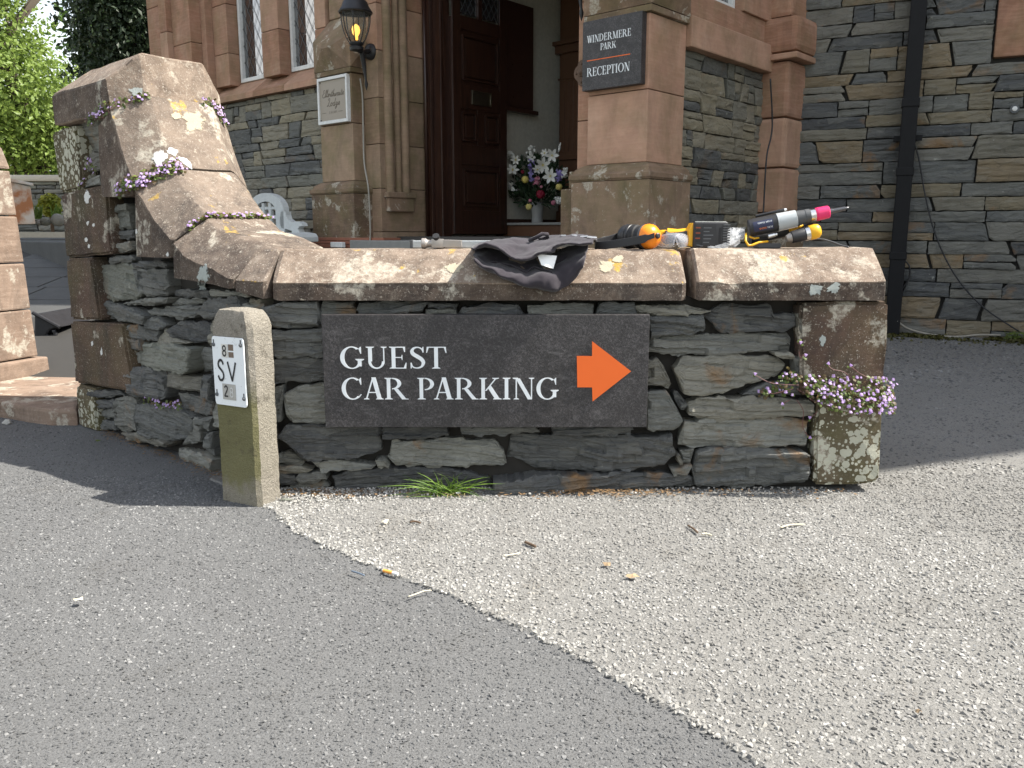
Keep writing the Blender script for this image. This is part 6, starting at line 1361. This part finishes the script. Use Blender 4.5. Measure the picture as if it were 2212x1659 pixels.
def dryleaf(px, py, r_, seed, mat, name, label, cat):
    rs = random.Random(seed); c = gz(px, py, .014); n = 9
    V = [c+Vector((0, 0, .004))]+[c+Vector((math.cos(6.283*i/n)*r_*rs.uniform(.5, 1.2), math.sin(6.283*i/n)*r_*rs.uniform(.4, .9), rs.uniform(-.003, .006))) for i in range(n)]
    o = mesh(name, (V, [(0, i+1, (i+1) % n+1) for i in range(n)]), MAT[mat]); tag(o, label, cat, None, 'thing')
dryleaf(*ZR(232, 508), .013, 1, 'dryleaf', 'dry_leaf', 'upper of two crumpled tan leaves on the driveway', 'leaf'); dryleaf(*ZR(350, 565), .015, 2, 'dryleaf', 'dry_leaf', 'lower of two crumpled tan leaves on the driveway', 'leaf')
dryleaf(*ZL(1278, 130), .014, 3, 'white_paint', 'paper_scrap', 'scrap of white paper caught in the grass tuft', 'paper')
dryleaf(172, 1296, .012, 4, 'straw2', 'paper_scrap', 'pale scrap on the tarmac at far left foreground', 'paper'); dryleaf(*ZL(870, 288), .011, 5, 'straw2', 'stone_chip', 'cream stone chip on the gravel below the grass tuft', 'stone')
dryleaf(212, 952, .016, 7, 'tf_leaf', 'green_leaf', 'fallen green leaf in the shade by the wall end', 'leaf'); dryleaf(*ZR(1712, 1210), .008, 8, 'dryleaf', 'dry_leaf', 'tiny tan leaf fragment at lower right of the driveway', 'leaf')
for k, (px, py, r_, lb) in enumerate([(1612, 1046, .013, 'small grey pebble at the foot of the wall near the end quoin'), (1420, 1053, .008, 'tiny cream pebble at the foot of the wall below the sign end'), (620, 1078, .018, 'flat slate fragment lying beside the marker post foot'), (1042, 1080, .014, 'slate fragment lying right of the grass tuft'), (15, 912, .018, 'whitish pebble by the gate threshold at far left')]):
    c = gz(px, py, r_*.5); rs = random.Random(k); bm = bmesh.new()
    for _ in range(14): q = Vector((rs.gauss(0, 1), rs.gauss(0, 1), rs.gauss(0, 1))).normalized(); bm.verts.new(c+Vector((q.x*r_*1.2, q.y*r_*.9, q.z*r_*(.35 if k in (2, 3) else .75))))
    bmesh.ops.convex_hull(bm, input=bm.verts)
    for v_ in [x for x in bm.verts if not x.link_faces]: bm.verts.remove(v_)
    me = bpy.data.meshes.new('pebble'); bm.to_mesh(me); bm.free(); me.materials.append(MAT['slate_green'] if k in (0, 2, 3) else MAT['chip_white']); tag(link(bpy.data.objects.new('pebble', me)), lb, 'pebble', None, 'thing')
# ------------------------------------------------------------------ bench, flowers in the porch
ter = mesh('terrace', solid([(-1.55, 3.75), (-.55, 3.0), (1.0, 2.95), (1.2, 5.3), P2(B(0, .3, 0)), P2(B(0, -.2, 0)), P2(B(6.6, -.2, 0)), (-4.8, 8.6)], -.01, .34), plain('terrace_flags', (.14, .14, .13), .85, var=.3, bump=.3, bs=40)); tag(ter, kind='structure')
MAT['bench'] = plain('weathered_white_wood', (.46, .48, .47), .75, var=.22, bump=.2, bs=60)
OB = .32
def bn(x, y): return bpt(493.7+x*.1488, 384+y*.1488, OB)
bench = thing('garden_bench', 'weathered white carved garden bench against the slate left of the porch', 'bench', B(4.1, OB, .34))
bm_ = lambda a, z, e: B(a, OB+e, z)
cx_t, cz_t = bn(575, 480); ro = abs(bn(840, 480)[0]-cx_t); ri = abs(bn(720, 480)[0]-cx_t); top_z = bn(575, 222)[1]; k_ = (top_z-cz_t)/ro
A_o = [(cx_t+ro*math.cos(R(a)), cz_t+ro*k_*math.sin(R(a))) for a in range(0, 181, 10)]; A_i = [(cx_t+ri*math.cos(R(a)), cz_t+ri*k_*.95*math.sin(R(a))) for a in range(180, -1, -10)]
V, F = [], []
for i in range(len(A_o)-1):
    p_ = [A_o[i], A_o[i+1], A_i[len(A_i)-2-i], A_i[len(A_i)-1-i]]; v, f = prism(p_, bm_, -.03, .03); b_ = len(V); V += v; F += [tuple(q+b_ for q in g_) for g_ in f]
mesh('back_arch', (V, F), MAT['bench'], bench)
zlow = .80
for sx in (1, -1):
    mesh('back_post', prism([(cx_t+sx*ri, cz_t), (cx_t+sx*ro, cz_t), (cx_t+sx*ro, zlow), (cx_t+sx*ri, zlow)], bm_, -.03, .03), MAT['bench'], bench, bev=.004)
    # scrolled shoulder and arm, mirrored
    def mir(P_): return [(cx_t+sx*-(bn(x, y)[0]-cx_t), bn(x, y)[1]) if sx == 1 else bn(x, y) for x, y in P_]
    mesh('scroll_shoulder', prism(mir([(800, 490), (870, 490), (870, 540), (890, 600), (950, 640), (1050, 635), (1100, 660), (1112, 700), (1070, 705), (1045, 740), (1070, 790), (1110, 810), (960, 815), (960, 770), (870, 740), (810, 735), (780, 640)]), bm_, -.03, .03), MAT['bench'], bench)
    mesh('arm', prism(mir([(860, 815), (1180, 795), (1250, 810), (1282, 860), (1280, 930), (1230, 930), (1220, 850), (860, 850)]), bm_, -.02, .42), MAT['bench'], bench, bev=.01)
    for e in (0, .40): mesh('leg', prism([(cx_t+sx*ro*1.9, .34), (cx_t+sx*ro*2.05, .34), (cx_t+sx*ro*2.05, .80), (cx_t+sx*ro*1.9, .80)], bm_, e-.025, e+.025), MAT['bench'], bench, bev=.004)
for y0, y1 in [(425, 465), (550, 600), (690, 735)]:
    za_, zb2 = bn(500, y1)[1], bn(500, y0)[1]; mesh('slat', prism([(cx_t-ri, za_), (cx_t+ri, za_), (cx_t+ri, zb2), (cx_t-ri, zb2)], bm_, -.016, .016), MAT['bench'], bench, bev=.003)
xs_ = bn(523, 400)[0]
for xx in (xs_, 2*cx_t-xs_): mesh('upright', prism([(xx-.02, zlow), (xx+.02, zlow), (xx+.02, cz_t+ri*k_*.8), (xx-.02, cz_t+ri*k_*.8)], bm_, -.012, .020), MAT['bench'], bench, bev=.003)
for e in range(5): mesh('seat_slat', prism([(cx_t-ro*2, .74), (cx_t+ro*2, .74), (cx_t+ro*2, .765), (cx_t-ro*2, .765)], bm_, .03+e*.085, .10+e*.085), MAT['bench'], bench, bev=.003)
# flower arrangement
ZV = lambda x, y: ((1900+x*.2894)/1.8228, (500+y*.2894)/1.8228)
OV = -1.80
def vp(x, y, o=OV):
    t, z = bpt(*ZV(x, y), o); return B(t, o, z)
vc = vp(745, 1100); vb = vp(745, 1280); vb.z = .892
fa = thing('flower_arrangement', 'vase of lilies, yellow roses and greenery standing inside the porch', 'flowers', vb)
hv = vc.z-vb.z+.05
mesh('vase', lathe([(0, .055), (.01, .058), (hv*.3, .055), (hv*.7, .062), (hv, .075), (hv+.004, .07)], vb, (0, 0, 1), 20), plain('grey_ceramic', (.30, .30, .29), .35), fa, smooth=50)
MAT['petal_white'] = leafmat('lily_petal', (.72, .72, .66), (.84, .84, .80), .25); MAT['petal_yellow'] = leafmat('rose_yellow', (.66, .55, .14), (.78, .70, .30), .2); MAT['petal_red'] = leafmat('rose_red', (.16, .005, .02), (.28, .01, .035), .15); MAT['petal_purple'] = leafmat('delphinium', (.20, .16, .42), (.36, .30, .58), .2); MAT['dark_leaf'] = leafmat('arrangement_leaf', (.012, .03, .012), (.035, .06, .025), .15); MAT['petal_pink'] = leafmat('pink_petal', (.5, .12, .2), (.6, .3, .36), .2)
toc = (Vector((0, 0, EYE))-vc).normalized()
def petal(V, F, c, d_, n_, L_, w_):
    s_ = d_.cross(n_).normalized(); prof = [(0, .15), (.3, .8), (.55, 1), (.8, .7), (1, .05)]
    i0 = len(V)
    for t, k in prof: q = c+d_*L_*t+n_*L_*(.25*math.sin(t*2.2)); V += [q-s_*w_*k, q+n_*-.006*k, q+s_*w_*k]
    for i in range(len(prof)-1):
        for j in range(2): a = i0+i*3+j; F.append((a, a+1, a+4, a+3))
rs = random.Random(8)
for x, y, r_ in [(405, 600, 95), (945, 385, 95), (810, 520, 110), (930, 670, 105), (740, 590, 70), (450, 450, 70), (850, 360, 60)]:
    c = vp(x, y, OV+.18); n_ = (toc+Vector((rs.gauss(0, .3), 0, rs.gauss(0, .25)))).normalized(); a = n_.orthogonal().normalized(); b_ = n_.cross(a); V, F = [], []; rad = r_*.2894/1.8228/FPX*8.4; p0h = rs.random()
    for k in range(6): t = p0h+k*math.pi/3; petal(V, F, c, ((a*math.cos(t)+b_*math.sin(t))+n_*.25).normalized(), n_, rad, rad*.24)
    ly = mesh('lily', (V, F), MAT['petal_white'], fa, smooth=True); mesh('stamen', join(*[tube([c, c+n_*rad*.5+(a*math.cos(k)+b_*math.sin(k))*rad*.15], .003, 4) for k in range(5)]), MAT['petal_yellow'], ly)
def rose(x, y, r_, mat):
    c = vp(x, y, OV+.2); rad = r_*.2894/1.8228/FPX*8.4; V, F = [], []
    for k in range(26):
        t = k*2.4; el = .15+k/26*1.25; d_ = Vector((math.cos(t)*math.cos(el-1.2), math.sin(t)*math.cos(el-1.2), math.sin(el-.7))).normalized()
        disc(V, F, c+d_*rad*.62, d_, rad*.48, 4, .1, rs)
    mesh('rose', (V, F), MAT[mat], fa)
for x, y, r_, m in [(580, 715, 62, 'petal_yellow'), (1040, 815, 55, 'petal_yellow'), (630, 1085, 55, 'petal_yellow'), (790, 915, 75, 'petal_red'), (965, 1030, 40, 'petal_pink'), (650, 1000, 30, 'petal_pink'), (800, 815, 25, 'petal_pink'), (545, 610, 30, 'petal_red')]: rose(x, y, r_, m)
for pts, m in [([(660, 430), (670, 560), (670, 740)], 'petal_purple'), ([(1045, 590), (1035, 740)], 'petal_purple'), ([(650, 260), (650, 380), (660, 470)], 'petal_white'), ([(1130, 560), (1090, 690)], 'petal_white'), ([(370, 340), (385, 420)], 'petal_white'), ([(740, 680), (745, 780)], 'petal_pink'), ([(1020, 960), (1035, 1040)], 'petal_white'), ([(370, 760), (400, 860)], 'petal_white')]:
    V, F = [], []
    for k in range(60):
        t = rs.random()*(len(pts)-1); i = min(int(t), len(pts)-2); q = vp(lerp(pts[i][0], pts[i+1][0], t-i)+rs.gauss(0, 18), lerp(pts[i][1], pts[i+1][1], t-i), OV+.15+rs.gauss(0, .02)); disc(V, F, q, rdir(rs, toc, .6), rs.uniform(.008, .014), 4, .2, rs)
    mesh('flower_spike', (V, F), MAT[m], fa)
V, F = [], []
for k in range(620):
    a = rs.uniform(0, 6.28); r_ = math.sqrt(rs.random()); x, y = 700+r_*math.cos(a)*430, 780+r_*math.sin(a)*(400 if math.sin(a) < 0 else 290); q = vp(x, y, OV+rs.uniform(-.14, .14)); d_ = (q-vc).normalized()
    petal(V, F, q-d_*.03, rdir(rs, d_, .5), rdir(rs, toc, .6), rs.uniform(.05, .10), rs.uniform(.006, .018))
mesh('foliage', (V, F), MAT['dark_leaf'], fa)
mesh('bud', join(*[lathe([(0, .003), (.02, .010), (.045, .009), (.065, .002)], vp(x, y, OV+.15), Vector((.35, 0, 1)), 8) for x, y in [(1035, 300), (1030, 345)]]), MAT['petal_white'], fa, smooth=True)

# ------------------------------------------------------------------ gateway, path and garden at left
gp = thing('gate_pier', 'pale sandstone gate pier cut by the left edge of the photograph', 'pier', gz(60, 800, .08))
GD = Vector((-math.sin(R(20)), -math.cos(R(20)))); GNn = Vector((GD.y, -GD.x)); GNn = GNn if GNn.x < 0 else -GNn
gb = gz(88, 802, .08); gbo = Vector((gb.x, gb.y))
def GP(a, z, v): q = gbo+GD*(a+ (z-.08)*.055)+GNn*v; return Vector((q.x, q.y, z))
def gzc(px, py): return pl(px, py, gbo, GD)[1]
jz = [.0, gzc(84, 770), gzc(68, 668), gzc(55, 568), gzc(40, 467), gzc(25, 367)]
for k, (a, b_) in enumerate(zip(jz, jz[1:])):
    e = -.03 if k == 0 else 0
    mesh('pier_block', prism([(e, a+.003), (.75, a+.003), (.75, b_-.003), (e, b_-.003)], GP, e, .40), MAT['gate'], gp, bev=.008, rough=.003, rs=9)
mesh('pier_cap', prism([(.0, jz[-1]+.003), (.75, jz[-1]+.003), (.75, jz[-1]+.17), (.22, jz[-1]+.17), (.10, jz[-1]+.15), (.03, jz[-1]+.10)], GP, -.01, .41), MAT['gate'], gp, bev=.012, rough=.003, rs=9)
th = mesh('threshold', solid([P2(gz(-220, 872, .07)), P2(gz(0, 868, .07)), P2(gz(60, 878, .07)), P2(gz(110, 884, .07)), P2(gz(166, 884, .07)), P2(gz(176, 806, .07)), P2(gz(-220, 812, .07))], -.02, .07), MAT['gate'], None, bev=.015); tag(th, kind='structure')
b = NB('grey_flagstones'); p = b.pos(); n1 = b.noise(p, 6, 6, .6); c = b.mix(n1, (.045, .045, .044), (.085, .084, .08)); MAT['flag'] = b.fin(c, .8, b.bump(b.noise(p, 60, 5, .6), .3, .006))
def pz(y): return .06+max(0, y-4.35)*.16
pth = mesh('path', ([Vector((-4.2, 4.2, .045)), Vector((-1.4, 3.9, .045)), Vector((-2.3, 8.4, .68)), Vector((-6.8, 8.4, .68))], [(0, 1, 2, 3)]), MAT['mortar']); tag(pth, kind='structure')
rs = random.Random(4); y = 4.05; fl0 = None
while y < 8.2:
    hgt = rs.uniform(.35, .6); x = -4.4
    while x < -1.5:
        L_ = rs.uniform(.4, .8)
        f_ = lambda xx, yy: Vector((xx, yy, pz(yy)-.01))
        if x+L_ < -1.3-(y-4)*.15+.5: 
            v = [f_(x+.006, y+.006), f_(x+L_-.006, y+.006), f_(x+L_-.006, y+hgt-.006), f_(x+.006, y+hgt-.006)]
            v = v+[q+Vector((0, 0, .012+rs.uniform(0, .004))) for q in v]; mesh('flagstone', hexa(v), MAT['flag'], pth, bev=.004)
        x += L_
    y += hgt
# raised terrace beyond, with its kerb
k0, k1 = Vector((-4.6, 7.6)), Vector((-4.05, 9.8))
a1 = gz(52, 574, pz(8.2)-.02); 
tz = .715
kA = aY(46, 521, 8.3); kB = aY(150, 564, 7.0)
up2 = mesh('upper_path', solid([(-9, 8.8), (kA.x-.3, 8.5), (kB.x+.1, 6.9), (-1.9, 8.7), (-3.4, 11.2), (-5, 16.5), (-14, 16.5)], .0, tz), MAT['flag'], None, bev=.01); tag(up2, kind='structure')
y = 8.75
while y < 10.9:
    hgt = rs.uniform(.35, .6); x = -8.0
    while x < -3.2:
        L_ = rs.uniform(.45, .9); mesh('flagstone', box(x+.006, y+.006, tz-.003, x+L_-.006, y+hgt-.006, tz+.010+rs.uniform(0, .004)), MAT['flag'], up2, bev=.004); x += L_
    y += hgt
gv = mesh('garden_gravel', solid([(-14, 11.0), (-3.4, 11.0), (-4.0, 17), (-14, 17)], .6, .80), plain('sunlit_gravel', (.36, .32, .25), .95, var=.2)); tag(gv, kind='structure')
# rusty cabinet
YC = 12.0
def gq(px, py, Y): return aY(px, py, Y)
cbn = thing('metal_cabinet', 'rusty pale metal cabinet with sloping lid behind the gate pier', 'cabinet', gq(60, 492, YC))
ZF = lambda x, y: (x*.314, 301.7+y*.314)
q = lambda x, y, Y=YC: gq(*ZF(x, y), Y)
b = NB('rusty_paint'); p = b.pos(); n = b.noise(p, 3.2, 5, .6); c = b.ramp(n, [(.38, (.30, .12, .05)), (.5, (.42, .33, .26)), (.66, (.46, .45, .42))]); MAT['rusty'] = b.fin(c, .7)
v = [q(60, 585), q(245, 580), q(245, 580, YC+.6), q(60, 585, YC+.6), q(60, 285), q(210, 325), q(210, 325, YC+.6), q(60, 285, YC+.6)]
mesh('cabinet_body', hexa(v), MAT['rusty'], cbn, bev=.01)
v = [q(50, 285, YC-.06), q(232, 318, YC-.06), q(232, 318, YC+.66), q(50, 285, YC+.66), q(50, 262, YC-.06), q(228, 300, YC-.06), q(228, 300, YC+.66), q(50, 262, YC+.66)]
mesh('cabinet_lid', hexa(v), MAT['rusty'], cbn, bev=.008)
# far garden wall
YW = 15.5
fw = thing('far_garden_wall', 'low dry-stone garden wall with pale coping beyond the path', 'wall', (-7.5, YW, .8))
xa_, xb_ = gq(-60, 430, YW).x, gq(200, 430, YW).x; zt_ = gq(80, 378, YW).z; zc_ = gq(80, 392, YW).z
mesh('core', box(xa_, YW+.05, .7, xb_, YW+.4, zc_), MAT['mortar'], fw)
mesh('coping', box(xa_, YW-.06, zc_, xb_, YW+.45, zt_), plain('pale_coping', (.42, .39, .33), .9), fw, bev=.04)
rs = random.Random(12); z = .72; kk = 0
while z < zc_-.02:
    h_ = rs.uniform(.07, .13); x = xa_
    while x < xb_:
        L_ = rs.uniform(.2, .5); rock([(x+.01, z+.008), (x+L_-.01, z+.008), (x+L_-.01, min(z+h_, zc_)-.008), (x+.01, min(z+h_, zc_)-.008)], lambda a, zz_, v_: Vector((a, YW+v_, zz_)), 'stone', MAT['slate_green'], fw, 900+kk, v0=.0, thick=.1, step=.08, amp=.8, edge=.02, rowstep=.04); kk += 1; x += L_
    z += h_
# bush, rocks, irises
def leafcloud(n, cen, rad, size, rs, flat=0., shell=.55, up=.3):
    V, F = [], []; cen = Vector(cen)
    for k in range(n):
        d_ = Vector((rs.gauss(0, 1), rs.gauss(0, 1), rs.gauss(0, 1))).normalized(); r_ = lerp(shell, 1, rs.random()**.6)*(1+.25*noise.noise(d_*2.3+cen))
        q = cen+Vector((d_.x*rad[0], d_.y*rad[1], d_.z*rad[2]))*r_; n_ = rdir(rs, d_*.6+Vector((0, 0, up)), .6); a = n_.orthogonal().normalized(); b_ = n_.cross(a); t = rs.random()*6.28; a, b_ = a*math.cos(t)+b_*math.sin(t), b_*math.cos(t)-a*math.sin(t); s_ = size*rs.uniform(.6, 1.3)
        i0 = len(V); V += [q-a*s_, q-b_*s_*.55+n_*s_*.1, q+a*s_, q+b_*s_*.55+n_*s_*.1]; F.append((i0, i0+1, i0+2, i0+3))
    return V, F
bs_c = gq(*ZF(345, 450), 13.2); rs = random.Random(3)
bush = thing('golden_bush', 'small rounded yellow-green bush in the sunny garden behind', 'bush', (bs_c.x, bs_c.y, .8))
br_x = 70*.314/FPX*13; MAT['gold_leaf'] = leafmat('golden_leaf', (.16, .20, .02), (.36, .34, .04), .3)
mesh('crown', leafcloud(900, bs_c, (br_x, br_x, br_x*1.1), .035, rs), MAT['gold_leaf'], bush); mesh('stem', tube([Vector((bs_c.x, bs_c.y, .78)), bs_c], .03, 6), MAT['twig'], bush)
for k, (x0, x1) in enumerate([(235, 285), (360, 415)]):
    V, F = [], []
    for i in range(40): xx = rs.uniform(x0, x1); b0 = q(xx, 545, 12.8); blade(V, F, b0, q(xx+rs.gauss(0, 16), rs.uniform(430, 510), 12.8), .02, .012, rs)
    ip = thing('iris_clump', ['clump of green sword leaves left of the golden bush', 'clump of green sword leaves right of the golden bush'][k], 'plant', q((x0+x1)/2, 550, 12.8), None, 'sword-leaved clumps by the golden bush'); mesh('leaves', (V, F), MAT['grass'], ip)
for k, (x, y, r_, lb) in enumerate([(265, 570, 18, 'small pale boulder at the foot of the metal cabinet'), (320, 560, 32, 'pale rounded boulder below the golden bush'), (390, 555, 44, 'larger mossy grey boulder below the golden bush')]):
    c = q(x, y, 12.5); rad = r_*.314/FPX*12.6; bm = bmesh.new(); bmesh.ops.create_icosphere(bm, subdivisions=3, radius=rad)
    for v_ in bm.verts: v_.co = c+Vector((v_.co.x*1.1, v_.co.y, v_.co.z*.9))*(1+.35*noise.noise(v_.co*6+Vector((k, 0, 0))))
    me = bpy.data.meshes.new('boulder'); bm.to_mesh(me); bm.free(); me.materials.append([MAT['chip_white'], MAT['slate_green'], MAT['slate_green']][k]); tag(link(bpy.data.objects.new('boulder', me)), lb, 'rock', None, 'thing')
# wheelbarrow tipped in the shade behind the gate pier
wbY = 5.0
wq = lambda x, y, Y=wbY: aY(*ZF(x, y), Y)
wb = thing('wheelbarrow', 'dark wheelbarrow in the shade just behind the gate pier', 'wheelbarrow', (wq(260, 1440).x, wbY, .12))
P_ = [wq(235, 1195), wq(410, 1290), wq(345, 1310), wq(270, 1410), wq(235, 1400)]
mesh('tray', prism([(v_.x, v_.z) for v_ in P_]+[], lambda a, z, e: Vector((a, wbY+e, z)), 0, .5), MAT['black_iron'], wb, bev=.01)
mesh('rim', tube([wq(225, 1190), wq(412, 1292)], .012, 8), MAT['black_iron'], wb); mesh('leg', tube([crom([wq(370, 1310), wq(385, 1360), wq(350, 1430), wq(300, 1480)], i/10) for i in range(11)], .012, 8), MAT['black_iron'], wb, smooth=True)
mesh('handle', tube([wq(320, 1350), wq(400, 1385), wq(520, 1420)], .012, 8), MAT['black_iron'], wb); mesh('wheel', lathe([(-.03, .10), (-.02, .13), (.02, .13), (.03, .10)], wq(180, 1430, wbY+.2), (0, 1, 0), 18), MAT['rubber'], wb)

# ------------------------------------------------------------------ trees behind
MAT['leaf_sun'] = leafmat('fresh_leaf', (.10, .17, .03), (.28, .36, .08), .42); MAT['leaf_dark'] = leafmat('ivy_leaf', (.010, .022, .008), (.03, .05, .018), .15); MAT['leaf_mid'] = leafmat('mid_leaf', (.06, .12, .025), (.13, .21, .045), .35); MAT['bark'] = plain('bark', (.07, .055, .04), .95, var=.4, bump=.6, bs=30)
def tree(name, label, base, h_, clumps, nleaf, size, mat, seed, tr_=.22, shell=.35):
    rs = random.Random(seed); T = thing(name, label, 'tree', base); base = Vector(base); tops = []
    tr = [base+Vector((rs.gauss(0, .12)*i, rs.gauss(0, .12)*i, h_*.62*i/5)) for i in range(6)]
    parts = [tube(tr, [tr_*(1-.13*i) for i in range(6)], 10)]
    V, F = [], []
    for c, r_ in clumps:
        c = Vector(c); s_ = tr[min(5, max(1, int((c.z-base.z)/h_*6)))]; parts.append(tube([s_, lerp(s_, c, .5)+Vector((0, 0, -.2)), c], [tr_*.35, tr_*.22, tr_*.06], 6))
        v, f = leafcloud(int(nleaf*r_**2), c, (r_, r_, r_*.8), size, rs, shell=shell); b_ = len(V); V += v; F += [tuple(i+b_ for i in g_) for g_ in f]
    mesh('trunk', join(*parts), MAT['bark'], T, smooth=True); mesh('crown', (V, F), MAT[mat], T)
def tcl(pts, Y): return [(aY(x, y, Y+dy), r_) for x, y, dy, r_ in pts]
tree('broadleaf_tree', 'bright sunlit green tree at far left behind the gate pier', (-10.2, 18, .6), 8, tcl([(0, 60, 0, .95), (45, 150, .5, .9), (30, 190, -.5, 1.3), (115, 225, 0, .95), (60, 270, 0, 1.2), (20, 320, -.3, 1.0), (110, 320, .2, .9), (-60, 120, 0, 1.5), (-50, 300, 0, 1.3), (5, -40, 0, .8), (165, 250, .6, .7), (-70, -30, 0, .9)], 18), 1500, .058, 'leaf_sun', 21)
tree('ivy_tree', 'dark ivy-clad tree in shade against the left end of the building', (-5.6, 15.3, .6), 8, tcl([(210, 100, .8, .55), (215, 180, .8, .6), (250, 30, 0, 1.0), (310, 80, -.2, .9), (280, 150, 0, .8), (330, 180, 0, .7), (240, 60, .3, .7), (340, 20, 0, .9), (235, 130, .4, .6), (240, 15, .3, .6), (260, -40, 0, 1.0), (330, -50, 0, 1.), (255, 210, .6, .7), (320, 260, .3, .8), (225, 230, .8, .6)], 14.6), 2000, .05, 'leaf_dark', 22)
tree('background_tree', 'mid green tree filling the gap behind the sunlit tree', (-12, 26, .4), 9, tcl([(60, 330, 0, 1.6), (150, 300, 0, 1.5), (210, 330, 0, 1.4), (0, 260, 0, 1.6), (190, 230, 0, 1.1), (260, 300, 1, 1.8), (330, 300, 1, 1.8), (-80, 330, 0, 1.8), (120, 380, 0, 1.5)], 26), 700, .085, 'leaf_mid', 23)
tree('tall_tree', 'taller tree far behind the ivy-clad tree', (-7.5, 27, .4), 11, tcl([(260, 60, 0, 2.), (330, 140, 0, 2.), (250, 200, 0, 1.6), (330, 10, 0, 2.), (400, 100, 0, 2.2), (215, 140, 0, 1.)], 27), 300, .13, 'leaf_mid', 24)
# moss and weeds along the foot of the wing wall
rs = random.Random(31); V, F = [], []
for k in range(5200):
    s_ = rs.uniform(-.35, 1.6); d_ = -abs(rs.gauss(0, .5))*.30-.02
    if noise.noise(Vector((s_*3, d_*6, 0))) < -.15: continue
    c = RG(s_, .008+rs.uniform(0, .01), d_); disc(V, F, c, rdir(rs, Vector((0, 0, 1)), .6), rs.uniform(.005, .013), 3, .3, rs)
mo = mesh('moss', (V, F), leafmat('moss_green', (.035, .04, .008), (.085, .075, .02), .1)); tag(mo, 'moss and tiny weeds along the foot of the right slate wall', None, None, 'stuff')
V, F = [], []
for k in range(60): c = RG(rs.uniform(.75, 1.15), .0, -rs.uniform(.02, .12)); blade(V, F, c, c+Vector((rs.gauss(0, .05), rs.gauss(0, .03), rs.uniform(.03, .09))), .01, .004, rs); disc(V, F, c+Vector((rs.gauss(0, .03), 0, rs.uniform(.02, .06))), rdir(rs, Vector((0, -.5, 1)), .4), .012, 4, .3, rs)
wd = thing('weed_clump', 'small green weeds at the foot of the slate wall far right', 'weeds', RG(.95, 0, -.06)); mesh('leaves', (V, F), MAT['tf_leaf'], wd)
bpy.context.view_layer.update()
